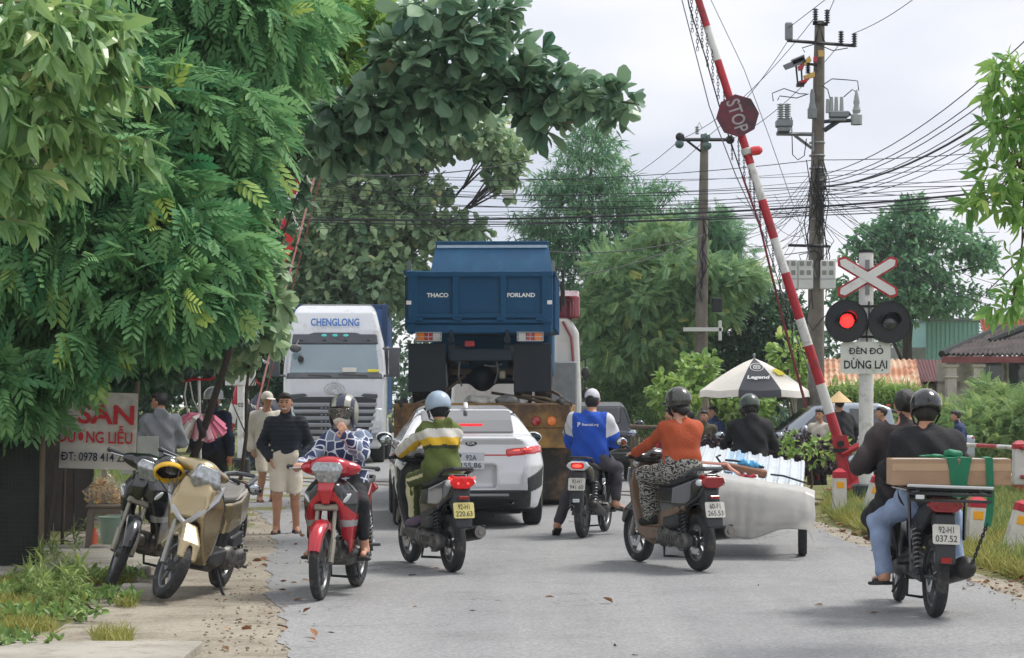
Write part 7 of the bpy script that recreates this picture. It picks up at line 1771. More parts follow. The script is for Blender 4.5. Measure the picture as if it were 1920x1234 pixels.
pickup('silver grey pickup parked side on behind the hedge', ((1812 - CX) * 44.9 / F, 44.9, -.3), RAD(90), carpaint('silver_paint', (150, 158, 168), metal=.55, rough=.32), True)

# ---- white tractor unit with a blue container, facing us (+Y local is forward, turned to the camera)
LYv = 52.0
lo = thing('container_lorry', 'white cab lorry with blue lettering and container facing the crossing', 'lorry', ((627 - CX) * LYv / F, LYv, 0), RAD(180 + 2.5))
WL = carpaint('lorry_white', (206, 210, 216), dirt=((170, 168, 160), .15)); SILG = M('silver_grille', (148, 152, 158), .35, .5, .08, 4)
def lw(y, z): return np.interp(z, [.5, 1.0, 1.9, 2.2, 2.9, 3.3, 3.65, 3.85], [1.18, 1.23, 1.235, 1.22, 1.16, 1.06, .98, .88]) - .16 * np.clip((y + .35) / .45, 0, 1) ** 2.5
CABP = [(-.05, .55), (.06, .62), (.08, 1.0), (.04, 1.7), (.0, 2.05), (-.10, 2.2), (-.32, 2.92), (-.36, 3.02), (-.42, 3.2), (-.62, 3.62), (-.90, 3.80), (-1.4, 3.86), (-2.0, 3.84), (-2.1, 3.6), (-2.1, .9), (-1.9, .8), (-1.5, .55)]
S = Sdf(.025); S.prof(CABP, lw, .10); S.cap((-1.5, -1.35, .5), (-.6, -1.35, .5), .62, op='sub'); S.cap((.6, -1.35, .5), (1.5, -1.35, .5), .62, op='sub'); S.build('cab', WL, lo)
def cabpart(name, poly, hw, mat, g=.012, parent=lo, yb=(-.75, .3), h=.02, x0=0.0, r=.04):
    S = Sdf(h); S.prof(CABP, lw, .10); off(S, 0, g); pl = [(p, q) for p, q in poly]
    # poly is in (x, z): cut with a prism along y
    pz = np.array(pl); c = pz.mean(0)
    def f(x, y, z):
        x2, z2 = x[:, 0, :], z[0]
        d = np.full(np.broadcast(x2, z2).shape, 1e9); sg = np.ones_like(d); n = len(pz); j = n - 1
        for i in range(n):
            e = pz[j] - pz[i]; wx, wz = x2 - pz[i][0], z2 - pz[i][1]; tt = np.clip((wx * e[0] + wz * e[1]) / max(1e-12, e @ e), 0, 1)
            d = np.minimum(d, (wx - e[0] * tt) ** 2 + (wz - e[1] * tt) ** 2)
            c1, c2, c3 = z2 >= pz[i][1], z2 < pz[j][1], e[0] * wz > e[1] * wx
            sg = np.where((c1 & c2 & c3) | (~c1 & ~c2 & ~c3), -sg, sg); j = i
        return np.maximum((sg * np.sqrt(d))[:, None, :], -(y - yb[0]))
    S.ops.append((f, np.zeros(3), np.zeros(3), 0, 'and'))
    return S.build(name, mat, parent)
gz_ = [(-1.07, 2.16), (1.07, 2.16), (1.03, 2.5), (.99, 2.86), (-.99, 2.86), (-1.03, 2.5)]
ws = cabpart('windscreen', gz_, 0, M('windscreen_glass', (126, 146, 156), .06, 0, .1, 1.2, coat=1, spec=.8), .012)
cabpart('windscreen_frame', [(-1.15, 2.02), (1.15, 2.02), (1.12, 2.17), (-1.12, 2.17)], 0, GRIME, .014)
cabpart('sun_visor', [(-1.03, 2.86), (1.03, 2.86), (1.0, 3.10), (.62, 3.10), (.5, 3.14), (-.5, 3.14), (-.62, 3.10), (-1.0, 3.10)], 0, M('dark_visor', (62, 68, 76), .3, 0, .1, 4, coat=.4), .035)
for x in (-.26, 0, .26):
    mb = MB(); mb.ball((x, -.345, 3.06), (.07, .02, .04), 14, 6); mb.build('marker_lamp', M('teal_lamp', (70, 178, 176), .3, 0, .05, emit=.25), lo)
mb = MB()
for x in (-.8, -.25, .25, .8): mb.box((x, -.285, 2.95), (.09, .03, .03), .008)
mb.build('visor_bracket', BPL, lo)
text('CHENGLONG', .185, (.0, -.44, 3.38), -X, Vector((0, -.35, 1)), M('lorry_blue_lettering', (48, 108, 180), .5, 0, 0), 'lettering', lo, .03, .03, width=1.16)
for z0, z1, hw in ((1.36, 1.46, .98), (1.20, 1.30, .96), (1.04, 1.14, .94), (.88, .98, .90), (.72, .82, .84)):
    cabpart('grille_bar', [(-hw, z0), (hw, z0), (hw + .03, z1), (-hw - .03, z1)], 0, SILG, .05)
cabpart('grille_backing', [(-.86, .66), (.86, .66), (1.0, 1.55), (.72, 1.60), (-.72, 1.60), (-1.0, 1.55)], 0, M('grille_dark', (40, 43, 48), .6, 0, .1), .02)
mb = MB()
for z in (1.33, 1.17, 1.01, .85):
    for x in np.linspace(-.3, .3, 7): mb.box((x, .115, z), (.05, .02, .035), .012)
mb.build('grille_mesh', SILG, lo)
mb = MB(); cc = Vector((0, .065, 1.80))
for k in range(3):
    R0 = .19 - k * .05; mb.tube([cc + Vector((R0 * math.cos(a) * (1.25 - .1 * k), 0, R0 * .72 * math.sin(a) - .02 * k)) for a in np.linspace(0, 2 * PI, 25)], .010, 6, False)
mb.tube([cc + Vector((-.12, 0, .05)), cc + Vector((-.05, 0, .14)), cc + Vector((.05, 0, .17)), cc + Vector((.08, 0, .10))], .010, 6); mb.build('emblem', CHROME, lo)
for sg in (-1, 1):
    cabpart('headlamp', [(sg * .80, .80), (sg * 1.12, .86), (sg * 1.14, 1.32), (sg * .98, 1.34)], 0, GLASS, .03)
    cabpart('lower_lamp', [(sg * .86, .60), (sg * 1.10, .64), (sg * 1.1, .76), (sg * .84, .74)], 0, M('lamp_grey', (120, 128, 134), .2, .2, .1, coat=.7), .03)
    cabpart('vent', [(sg * .62, 1.62), (sg * 1.02, 1.55), (sg * 1.03, 1.66), (sg * .70, 1.68)], 0, GRIME, .02)
    mb = MB(); mb.box((sg * 1.42, .02, 2.42), (.26, .16, .70), .05, seg=2); mb.tube([(sg * 1.15, -.1, 2.75), (sg * 1.40, 0, 2.72)], .03, 6); mb.tube([(sg * 1.18, -.1, 2.1), (sg * 1.38, 0, 2.1)], .03, 6); mb.build('mirror', GRIME, lo)
    road_wheel(lo, (sg * 1.02, -1.35, .50), .50, .30, 'wheel', sg); 
    for y in (-4.3, -9.5): road_wheel(lo, (sg * 1.0, y, .50), .50, .5, 'wheel', sg)
    S = Sdf(.03); S.prof([(-.75, 2.1), (-.55, 2.75), (-1.55, 2.85), (-1.6, 2.05), (-1.0, 2.0)], 2, .04); S.box((sg * 1.23, -1, 2.4), (.035, 2, 1), op='and', r=0); S.build('side_window', GLS, lo)
mb = MB(); mb.ball((.92, .05, 2.75), (.14, .06, .10), 12, 8); mb.tube([(.85, -.2, 2.95), (.92, .03, 2.80)], .015, 5); mb.build('kerb_mirror', GRIME, lo)
mb = MB(); mb.ball((.80, -.06, 2.50), (.075, .04, .09), 12, 8); mb.build('cab_pennant', BPL, lo)
mb = MB(); mb.tube([(.62, .03, 2.12), (.1, .0, 2.10), (.05, .0, 2.05)], .014, 5); mb.tube([(-.1, .03, 2.13), (-.75, .0, 2.11), (-.8, .0, 2.05)], .014, 5); mb.build('wiper', BPL, lo)
mb = MB(); mb.box((-.35, -.06, 2.24), (.34, .01, .11), .004, T=rotm('X', 17)); mb.build('papers', PLATEM, lo)
mb = MB(); mb.box((-.92, -.055, 2.22), (.26, .01, .07), .004, T=rotm('X', 17)); mb.build('yellow_pass', M('yellow_paper', (226, 212, 60), .6, 0, 0), lo)
mb = MB(); mb.box((0, -.2, .48), (2.2, .5, .22), .05); mb.build('front_bumper', M('bumper_white', (190, 192, 192), .5, 0, .1, 3, dirt=((120, 112, 100), .3)), lo)
BLU = M('container_blue', (40, 84, 140), .5, .1, .08, 1.2, dirt=((70, 96, 130), .3))
mb = MB(); mb.box((0, -7.6, 2.52), (2.36, 10.4, 2.7)); ct = mb.build('container', BLU, lo)
mb = MB()
for sg in (-1, 1):
    for i in range(26): mb.box((sg * 1.19, -2.6 - .39 * i, 2.52), (.05, .2, 2.5), .012)
for i in range(8): mb.box((-1.05 + .3 * i, -2.395, 2.52), (.16, .05, 2.5), .012)
mb.build('corrugation', BLU, ct)
mb = MB()
for sg in (-1, 1):
    for z in (1.19, 3.86): mb.box((sg * 1.18, -7.6, z), (.10, 10.44, .10), .01)
    for y in (-2.41, -12.79): mb.box((sg * 1.16, y, 2.52), (.14, .10, 2.74), .01)
for z in (1.2, 3.85): mb.box((0, -2.42, z), (2.3, .08, .1), .01)
mb.build('corner_frame', M('container_dark_blue', (32, 62, 104), .5, .1, .1), ct)
mb = MB(); mb.box((0, -6.5, .95), (1.0, 11, .25)); mb.build('chassis', UNDER, lo)
for sg in (-1, 1):
    S = Sdf(.03); S.box((sg * 1.15, -2.9, .75), (.10, .8, .35), r=.05); S.build('side_skirt', WL, lo)

# ---- low loader with red and white tractor, carrying the dump truck
TY = 31.2
tl_ = thing('low_loader', 'rusty yellow low loader trailer with white and red tractor carrying the dump truck', 'lorry', ((904 - CX) * TY / F, TY, 0), RAD(-2.2))
RUSTY = M('rusty_yellow', (146, 114, 66), .85, .1, .3, 3, .3, 18, dirt=((84, 66, 52), .62)); DKST = M('dark_steel', (44, 44, 46), .7, .3, .25, 5, dirt=((84, 66, 52), .35))
mb = MB(); mb.box((0, 4.6, 1.36), (2.5, 9.2, .16), .01); mb.box((0, .05, 1.31), (2.52, .14, .36), .02); mb.build('deck', RUSTY, tl_)
mb = MB(); mb.box((.95, .02, .99), (.62, .08, .28), .01); mb.box((-.95, .02, .99), (.62, .08, .28), .01); mb.box((0, .06, 1.0), (1.3, .06, .2), .01); mb.build('rear_beam', RUSTY, tl_)
for sg in (-1, 1):
    for x, m in ((.77, REDL), (.99, ORANGEL)):
        mb = MB(); mb.lathe([(.001, -.03), (.056, -.025), (.068, 0), (.074, .0), (.074, .03)], (sg * x, -.02, 1.235), (0, 1, 0), 20); mb.build('round_lamp', m, tl_)
    mb = MB(); mb.box((sg * 1.0, .25, .48), (.62, .02, .76), .01); mb.build('mud_flap', M('rubber_flap', (48, 46, 44), .85, 0, .25, 5, dirt=((104, 84, 66), .35)), tl_)
    for y in (.95, 2.2): road_wheel(tl_, (sg * .95, y, .48), .48, .5, 'wheel', sg)
    mb = MB(); mb.box((sg * 1.18, 4.6, 1.18), (.12, 9, .22), .01); mb.build('side_rail', RUSTY, tl_)
    mb = MB(); mb.box((sg * 1.16, .15, .92), (.26, .04, .14), .01); mb.build('marker_plate', M('yellow_plate', (210, 170, 70), .5, 0, .1), tl_)
    for y in (10.6, 13.4): road_wheel(tl_, (sg * 1.0, y, .50), .50, .45, 'wheel', sg)
mb = MB()
for p in (((-.95, .1, 1.48), (-.6, .5, 1.62), (-.3, .9, 1.9)), ((.95, .1, 1.48), (.6, .45, 1.56), (.1, .9, 1.64)), ((1.2, .05, 1.44), (.9, .2, 1.56), (.55, .4, 1.6)), ((1.2, .3, 1.46), (1.1, .6, 1.6), (.9, 1.0, 1.7))): mb.tube(p, .022, 6)
mb.build('lashing_strap', WOOD, tl_)
for c, q in (((1.16, .1, 1.48), .12), ((-1.15, .1, 1.48), .10)):
    S = Sdf(.02); S.ell(c, (q, .12, .08)); S.fold(.02, 40); S.build('chain_heap', DKST, tl_)
TW = carpaint('tractor_white', (202, 202, 198), dirt=((166, 160, 150), .2)); TR = carpaint('tractor_red', (124, 30, 44), dirt=((90, 40, 44), .2))
S = Sdf(.03); S.prof([(9.9, 1.0), (9.9, 3.05), (10.2, 3.1), (11.6, 3.1), (12.2, 1.9), (12.25, .7), (10.2, .7)], lambda y, z: np.interp(z, [.7, 1.5, 2.8, 3.1], [1.20, 1.23, 1.18, 1.0]), .08, x0=.12); S.box((1.0, 9.86, 2.45), (.2, .05, .6), r=.05, op='sub', k=.03); S.build('tractor_cab', TW, tl_)
S = Sdf(.03); S.prof([(9.75, 3.05), (9.8, 3.48), (10.6, 3.62), (11.5, 3.15), (11.3, 3.05)], 1.2, .06, x0=.12); S.box((.12, 9.6, 3.2), (1.05, .5, .25), r=.05, op='sub', k=.03); S.build('roof_deflector', TR, tl_)
mb = MB(); mb.tube([(1.0, 9.85, 3.0), (1.16, 9.84, 2.7), (1.2, 9.84, 2.2)], .03, 6); mb.build('red_piping', TR, tl_)
mb = MB(); mb.box((.95, 9.7, 1.75), (.62, .22, 1.0), .03); mb.build('rear_locker', GREYM, tl_)
mb = MB(); mb.box((.3, 11, .85), (.9, 5, .3)); mb.build('tractor_chassis', DKST, tl_)
for z in (2.05, 1.65):
    mb = MB(); mb.ball((1.42, 11.7, z), (.08, .06, .13), 12, 8); mb.tube([(1.3, 11.8, z + .25), (1.41, 11.75, z + .28), (1.42, 11.7, z)], .02, 6); mb.build('mirror', BPL, tl_)
# dump truck standing on the deck
dk = thing('dump_truck', 'dark blue dump truck loaded backwards facing away on the low loader', 'dump truck', ((899 - CX) * 31.45 / F, 31.45, 1.44), RAD(-2.2))
TEAL = M('deep_blue_paint', (0, 70, 108), .5, 0, .06, 3, coat=0, spec=.35, dirt=((16, 84, 118), .2)); TEALD = M('chassis_blue', (18, 34, 48), .7, 0, .2, 5)
W2 = 1.045
mb = MB()
mb.box((0, 0, 1.56), (2 * W2, .06, .78), .008)                       # tailgate sheet and its ribs
tg = mb.build('tailgate', TEAL, dk)
mb = MB()
for x in (-W2 + .09, -.345, .345, W2 - .09): mb.box((x, -.05, 1.58), (.13 if abs(x) > .5 else .095, .07, .74), .012)
mb.box((0, -.052, 1.90), (2 * W2 + .02, .075, .085), .012); mb.box((0, -.050, 1.30), (2 * W2 - .2, .068, .06), .01); mb.box((0, -.05, 1.22), (2 * W2, .065, .05), .01)
mb.build('tailgate_rib', TEAL, tg)
for x in (-.86, -.30, .30, .86):
    mb = MB(); mb.box((x, -.105, 1.25), (.11, .05, .045), .008); mb.build('hinge', TEAL, tg)
text('THACO', .058, (-.60, -.032, 1.60), X, Z, WHITETXT, 'lettering', tg, .004, .035, width=.31); text('FORLAND', .058, (.60, -.032, 1.60), X, Z, WHITETXT, 'lettering', tg, .004, .035, width=.40)
for x in (-1, 1):
    mb = MB(); mb.box((x * (W2 - .035), -.092, 1.49), (.07, .012, .055), .003); mb.build('reflective_tab', WHITETXT, tg)
mb = MB(); mb.box((0, .02, 1.12), (2 * W2, .14, .14), .02)
mb.prism([(-W2, 1.18), (-W2, 1.30), (-W2 + .18, 1.12)], (0, -.06, 0), X, Z, (0, .05, 0)); mb.prism([(W2, 1.18), (W2, 1.30), (W2 - .18, 1.12)], (0, -.06, 0), X, Z, (0, .05, 0)); mb.build('rear_sill', TEAL, dk)
for sg in (-1, 1):
    mb = MB(); mb.box((sg * (W2 - .03), 1.75, 1.52), (.06, 3.4, .80), .01)
    for i in range(6): mb.box((sg * (W2 + .02), .3 + .58 * i, 1.5), (.06, .10, .76), .01)
    mb.box((sg * (W2 + .01), 1.75, 1.93), (.09, 3.45, .07), .01); mb.build('side_wall', TEAL, dk)
    mb = MB(); mb.prism([(-.03, 0), (.03, 0), (.02, .16), (-.02, .16)], (sg * (W2 - .01), .04, 1.94), Yv, Z, (.05, 0, 0)); mb.build('side_hook', GREYM, dk)
mb = MB(); mb.box((0, 1.75, 1.14), (2 * W2 - .1, 3.4, .06)); mb.build('bed_floor', TEAL, dk)
mb = MB()
for i, (a, b, c, d) in enumerate((((-.99, 3.42, 1.15), (.99, 3.42, 1.15), (.99, 3.45, 2.02), (-.99, 3.45, 2.02)), ((-.99, 3.45, 2.02), (.99, 3.45, 2.02), (.90, 3.85, 2.63), (-.90, 3.85, 2.63)))):
    v = [Vector(q) for q in (a, b, c, d)]; mb.add(v + [q + Vector((0, .05, .02)) for q in v], [[0, 1, 2, 3], [7, 6, 5, 4], [0, 4, 5, 1], [1, 5, 6, 2], [2, 6, 7, 3], [3, 7, 4, 0]])
hbx = mb.build('headboard', TEAL, dk)
mb = MB(); mb.box((0, 3.84, 2.62), (1.82, .09, .06), .01); mb.build('headboard_cap', TEAL, hbx)
mb = MB(); mb.box((0, 3.80, 2.565), (1.78, .02, .07), .004, T=rotm('X', -33)); mb.build('pale_strip', M('pale_blue_strip', (150, 172, 190), .4), hbx)
for sg in (-1, 1):
    mb = MB(); mb.box((sg * .73, .0, 1.0), (.36, .06, .145), .01); bx = mb.build('tail_lamp_frame', GREYM, dk)
    for j, m in ((-1, ORANGEL), (0, M('dump_red_lens', (176, 36, 40), .25, 0, .1, coat=.5)), (1, M('pale_lens', (190, 190, 188), .2, 0, .1, coat=.5))):
        mb = MB(); mb.box((sg * (.73 - j * .115), -.035, 1.0), (.108, .02, .11), .006); mb.build('lamp_lens', m, bx)
    mb = MB()
    for z in (.945, 1.0, 1.065): mb.tube([(sg * .545, -.06, z), (sg * .915, -.06, z)], .005, 5)
    for x in (.545, .73, .915): mb.tube([(sg * x, -.06, .94), (sg * x, -.06, 1.07)], .005, 5)
    mb.build('lamp_guard', M('guard_steel', (190, 192, 194), .4, .5), bx)
    mb = MB(); mb.box((sg * .76, .06, .56), (.54, .018, .70), .006); mb.build('mud_flap', M('flap_black', (30, 38, 46), .8, 0, .2, 4), dk)
    for x in (.60, .90): road_wheel(dk, (sg * x, .85, .40), .40, .25, 'wheel', sg)
    road_wheel(dk, (sg * .82, 4.0, .40), .40, .25, 'wheel', sg)
    mb = MB(); mb.box((sg * .40, -.0, 1.0), (.06, .12, .20), .01); mb.cyl((sg * .40, -.06, .96), (sg * .40, .06, .96), .05, n=12); mb.box((sg * .40, 2.2, .78), (.09, 4.4, .22)); mb.build('chassis_rail', TEALD, dk)
    mb = MB()
    for i in range(5): mb.box((sg * .42, .85, .56 + .022 * i), (.07, 1.0 - .15 * i, .018), .003)
    mb.build('leaf_spring', UNDER, dk)
mb = MB(); mb.box((0, .03, .74), (.86, .08, .18), .02); mb.build('rear_crossmember', TEALD, dk)
mb = MB(); mb.box((-.14, -.02, .90), (.14, .03, .08), .006); mb.build('red_reflector', REDL, dk)
S = Sdf(.02); S.ell((0, .85, .42), (.19, .2, .2)); S.cap((-.8, .85, .40), (.8, .85, .40), .07, k=.06); S.build('rear_axle', TEALD, dk)
mb = MB()
for p in (((-.30, .3, .66), (-.32, .25, .44), (-.28, .4, .30)), ((.22, .3, .7), (.26, .25, .5), (.2, .4, .34)), ((.5, .2, .62), (.48, .2, .4), (.55, .3, .26)), ((-.5, .2, .62), (-.48, .2, .3), (-.55, .3, .2)), ((.05, .3, .6), (.2, .28, .58), (.32, .3, .62))): mb.tube(p, .014, 5)
mb.build('brake_hose', M('hose_grey', (104, 108, 112), .6), dk)
mb = MB(); mb.box((.32, .22, .46), (.09, .08, .13), .02); mb.build('spring_hanger', M('pale_alloy', (140, 134, 120), .5, .4), dk)
S = Sdf(.03); S.prof([(3.7, .6), (3.7, 2.0), (4.9, 2.0), (5.4, 1.4), (5.45, .5), (4.6, .45)], .98, .06); S.build('cab', TEAL, dk)
mb = MB(); mb.tube([(1.0, 3.72, 2.2), (1.14, 3.7, 2.18), (1.16, 3.7, 1.6)], .025, 6); mb.tube([(.98, 3.6, 2.0), (1.12, 3.6, 1.98), (1.12, 3.6, 1.5)], .02, 6); mb.build('mirror_frame', BPL, dk)
# pale sacks stowed beneath
for i, (x, w) in enumerate(((-.02, .20), (.42, .19))):
    sk = thing('sack', ['white cloth sack stowed under the middle of the dump truck', 'grey cloth sack stowed right of the white sack under the dump truck'][i], 'sack', dk.location + Vector((x, .35, .02)))
    S = Sdf(.018); S.ell((0, 0, .06), (w, .16, .075)); S.ell((.1, .0, .04), (w * .8, .14, .055), k=.04); S.fold(.02, 22, i); S.build('bag', M(['white_sack', 'grey_sack'][i], [(198, 198, 192), (140, 142, 142)][i], .8, 0, .2, 8), sk)

# ---- thin humid air over the whole place
hz_ = MB(); hz_.box((0, 62, 14), (150, 140, 32)); hzo = hz_.build('haze', M('haze_dummy', (255, 255, 255)), None)
hm_ = bpy.data.materials.new('humid_air'); hm_.use_nodes = True; hn = hm_.node_tree.nodes; hn.remove(hn['Principled BSDF']); pv = hn.new('ShaderNodeVolumePrincipled'); pv.inputs['Density'].default_value = .0005; pv.inputs['Color'].default_value = (.86, .93, .97, 1); pv.inputs['Anisotropy'].default_value = .3
hm_.node_tree.links.new(pv.outputs[0], hn['Material Output'].inputs['Volume']); hzo.data.materials.clear(); hzo.data.materials.append(hm_); tag(hzo, kind='stuff')
# ------------------------------------------------------------------ carried, leaning and roadside things
# cart with ribbed sheets, drawn by a motorbike
cart_bike = cub('black motorbike drawing the cart under the hooded rider', (cxr, CY, 0.009), RAD(-6), BGL, BGL, BPL, 0, 0, None, False, [(-.24, (-.34, .22, 1.10), -1), (.24, (.34, .22, 1.10), -1)])
ct_o = Vector((2.30, 21.6, 0.009)); cyaw = RAD(-7)
ct = thing('hand_cart', 'two wheeled cart with bicycle wheels carrying ribbed metal sheets', 'cart', ct_o, cyaw)
mb = MB()
for x in (-.5, .5): mb.tube([(x, -.35, .50), (x, 1.6, .50)], .025, 6)
for y in (-.35, .3, .95, 1.6): mb.tube([(-.52, y, .50), (.52, y, .50)], .022, 6)
mb.tube([(0, 1.6, .50), (.1, 2.1, .62), (.15, 2.5, .70)], .025, 6); mb.tube([(-.58, .0, .31), (.58, .0, .31)], .016, 8)
for x in (-.45, .45): mb.tube([(x, 0, .31), (x, 0, .50)], .02, 6); mb.tube([(x, -.3, .50), (x, -.3, .62)], .02, 6); mb.tube([(x, 1.55, .50), (x, 1.55, .84)], .02, 6)
mb.build('frame', DKST, ct)
for x in (-.56, .56):
    c = Vector((x, 0, .31)); mb = MB(); mb.lathe([(.262, -.03), (.295, -.042), (.31, -.02), (.31, .02), (.295, .042), (.262, .03)], c, X, 36, True); w_ = mb.build('wheel', TYRE, ct)
    mb = MB(); mb.lathe([(.250, -.022), (.266, -.026), (.266, .026), (.250, .022)], c, X, 36, True); mb.cyl(c - X * .05, c + X * .05, .03, n=12)
    for i in range(20):
        a = 2 * PI * i / 20; mb.cyl(c + X * (.03 if i % 2 else -.03), c + Vector((0, math.cos(a) * .256, math.sin(a) * .256)), .0028, n=4, caps=False)
    mb.build('rim', RIMM, w_)
Rsh = rotm('Y', 9) @ rotm('X', 7.2)
SHEETM = M('zinc_sheet', (190, 198, 204), .42, .1, .08, 3, dirt=((164, 176, 188), .3)); SHEETB = M('pale_blue_sheet', (150, 186, 212), .35, .2, .05)
def sheetpt(u, v, w=0): return Vector((0, -.30, .63)) + Rsh @ Vector((u, v, w))
for k in range(5):
    st_ = thing('metal_sheet', ['lowest ribbed metal sheet on the cart', 'second ribbed metal sheet from the bottom of the cart load', 'middle ribbed metal sheet of the cart load', 'ribbed metal sheet just below the top one on the cart', 'topmost bright ribbed metal sheet on the cart, with a pale blue band'][k], 'metal sheet', ct_o, cyaw, 'ribbed sheets on the cart')
    o = .013 * k; dx, dy = .02 * math.sin(k * 2.2), -.03 * k + .05 * (k % 2)
    xs_ = []
    for i in range(11):
        b0 = -.57 + .114 * i
        if i < 10: xs_ += [(b0, 0), (b0 + .045, 0), (b0 + .058, .028), (b0 + .082, .028), (b0 + .095, 0)]
    mb = MB(); rows = [[sheetpt(x + dx, y + dy, z + o) for x, z in xs_] for y in (0, 1.1, 2.25)]
    V = [p for r in rows for p in r]; n = len(xs_)
    for j in range(2):
        for i in range(n - 1): mb.m = 1 if (k == 4 and 14 <= i < 22) else 0; mb.add([rows[j][i], rows[j][i + 1], rows[j + 1][i + 1], rows[j + 1][i]], [[0, 1, 2, 3]])
    o_ = mb.build('ribbed_plate', [SHEETM, SHEETB], st_, recalc=False); bpy.context.view_layer.update()
    bm = bmesh.new(); bm.from_mesh(o_.data); bmesh.ops.remove_doubles(bm, verts=bm.verts[:], dist=.0005); bmesh.ops.solidify(bm, geom=bm.faces[:], thickness=.0025); bm.to_mesh(o_.data); bm.free()
FILM = bpy.data.materials.new('plastic_film'); FILM.use_nodes = True
n_, l_ = FILM.node_tree.nodes, FILM.node_tree.links.new; b_ = n_['Principled BSDF']; b_.inputs['Base Color'].default_value = (.68, .675, .645, 1); b_.inputs['Roughness'].default_value = .28; b_.inputs['Specular IOR Level'].default_value = .6
t_ = n_.new('ShaderNodeBsdfTranslucent'); t_.inputs[0].default_value = (.8, .79, .75, 1); tt = n_.new('ShaderNodeBsdfTransparent'); m1, m2_ = n_.new('ShaderNodeMixShader'), n_.new('ShaderNodeMixShader'); m1.inputs[0].default_value = .35; m2_.inputs[0].default_value = .26
nz_ = n_.new('ShaderNodeTexNoise'); nz_.inputs['Scale'].default_value = 14; nz_.inputs['Detail'].default_value = 5; bp_ = n_.new('ShaderNodeBump'); bp_.inputs['Strength'].default_value = .2; bp_.inputs['Distance'].default_value = .03; tcf = n_.new('ShaderNodeTexCoord'); l_(tcf.outputs['Object'], nz_.inputs['Vector']); l_(nz_.outputs[0], bp_.inputs['Height']); l_(bp_.outputs[0], b_.inputs['Normal']); l_(b_.outputs[0], m1.inputs[1]); l_(t_.outputs[0], m1.inputs[2]); l_(m1.outputs[0], m2_.inputs[1]); l_(tt.outputs[0], m2_.inputs[2]); l_(m2_.outputs[0], n_['Material Output'].inputs[0])
pf = thing('plastic_sheet', 'milky plastic sheet draped over the near end of the cart load', 'plastic sheet', ct_o, cyaw)
rows = []; nU, nV = 90, 30
def crumple(a, b): return (math.sin(a * 1.0 + 2.1 * math.sin(b * .9 + .4)) + math.sin(b * 2.3 + 1.7 * math.sin(a * .63 + 1)) + .7 * math.sin(a * 2.7 - b * 1.6 + 1.3 * math.sin(a * .31)) + .4 * math.sin(a * 5.3 + b * 4.1)) / 3.1
ts_ = [.10, .07, .02, -.05, -.14, -.20, -.22, -.22, -.20, -.17]; hs_ = [.112, .128, .135, .13, .115, .02, -.09, -.20, -.31, -.41]
for j in range(nV + 1):
    q = j / nV * 9; t = float(np.interp(q, range(10), ts_)); dz = float(np.interp(q, range(10), hs_)); fl = max(0, q - 4) / 5; r_ = []
    for i in range(nU + 1):
        u = -.82 + 1.56 * i / nU; c1 = crumple(u * 7, q * .8); uc_ = max(-.66, min(.60, u)); ov = abs(u - uc_)
        hang = dz if dz > 0 else dz * (1 + .55 * math.exp(-((u + .70) / .13) ** 2)) * (1 - .42 * max(0, u) / .6 + .07 * math.sin(u * 9 + 1))
        p = sheetpt(uc_, t + (.10 * math.sin(u * 6 + 1) + .05 * math.sin(u * 17)) * max(0, 1 - q), 0) + Vector(((u - uc_) * .6 + .04 * c1 * fl, -.045 * c1 * fl - .009 * math.sin(u * 41 + 2.2 * math.sin(u * 9) + .5 * q) * fl + .02 * c1 * min(1, q / 4) - .03 * math.sin(fl * 3), hang - ov * .8 * (.35 + fl) + .010 * (c1 + 1) * min(1, q)))
        p.z = max(p.z, .10); r_.append(p)
    rows.append(r_)
mb = MB(); mb.loft(rows, False, False); fo_ = mb.build('film', FILM, pf, 80)
bm = bmesh.new(); bm.from_mesh(fo_.data); bmesh.ops.solidify(bm, geom=bm.faces[:], thickness=.003); bm.to_mesh(fo_.data); bm.free()
tb = thing('tool_box', 'brown wooden tool and blue bag lying on the ribbed sheets', 'tool', ct_o + Matrix.Rotation(cyaw, 3, 'Z') @ sheetpt(-.05, .75, .10), cyaw, rot=(RAD(8.5), RAD(11), cyaw + RAD(6)))
mb = MB(); mb.box((0, 0, .0), (.46, .10, .07), .01); mb.build('timber', M('reddish_wood', (124, 86, 66), .8, 0, .25, 8), tb)
mb = MB(); mb.tube([(-.2, .06, .05), (-.1, .07, .06), (.1, .07, .06), (.2, .05, .05)], .012, 6); mb.tube([(-.23, 0, .01), (-.3, -.02, .08), (-.26, .05, .09)], .012, 6); mb.build('iron_bar', DKST, tb)
S = Sdf(.01); S.ell((.06, .08, .05), (.13, .05, .04)); S.fold(.012, 60); S.build('blue_bag', M('blue_plastic', (60, 150, 200), .35, 0, .1), tb)
rp = thing('strap', 'pinkish orange tie strap crossing the ribbed sheets on the cart', 'strap', ct_o, cyaw)
mb = MB(); mb.tube([sheetpt(-.60, .62, .12), sheetpt(-.42, .62, .13), sheetpt(-.22, .66, .14), sheetpt(-.18, .45, .14), sheetpt(-.08, .22, .13)], .016, 6); mb.build('webbing', M('salmon_strap', (214, 150, 130), .7), rp)
mb = MB(); mb.tube([sheetpt(.22, .72, .10), sheetpt(.35, .70, .11), sheetpt(.5, .62, .10), sheetpt(.60, .60, .09)], .010, 5); mb.build('elastic', DKST, rp)
rg_ = thing('cloth_bundle', 'small red cloth scrap on the plastic over the cart', 'cloth', ct_o + Matrix.Rotation(cyaw, 3, 'Z') @ sheetpt(.0, .22, .125), cyaw)
S = Sdf(.009); S.ell((0, 0, 0), (.10, .03, .018)); S.fold(.01, 70); S.build('cloth', M('red_rag', (150, 40, 52), .8), rg_)
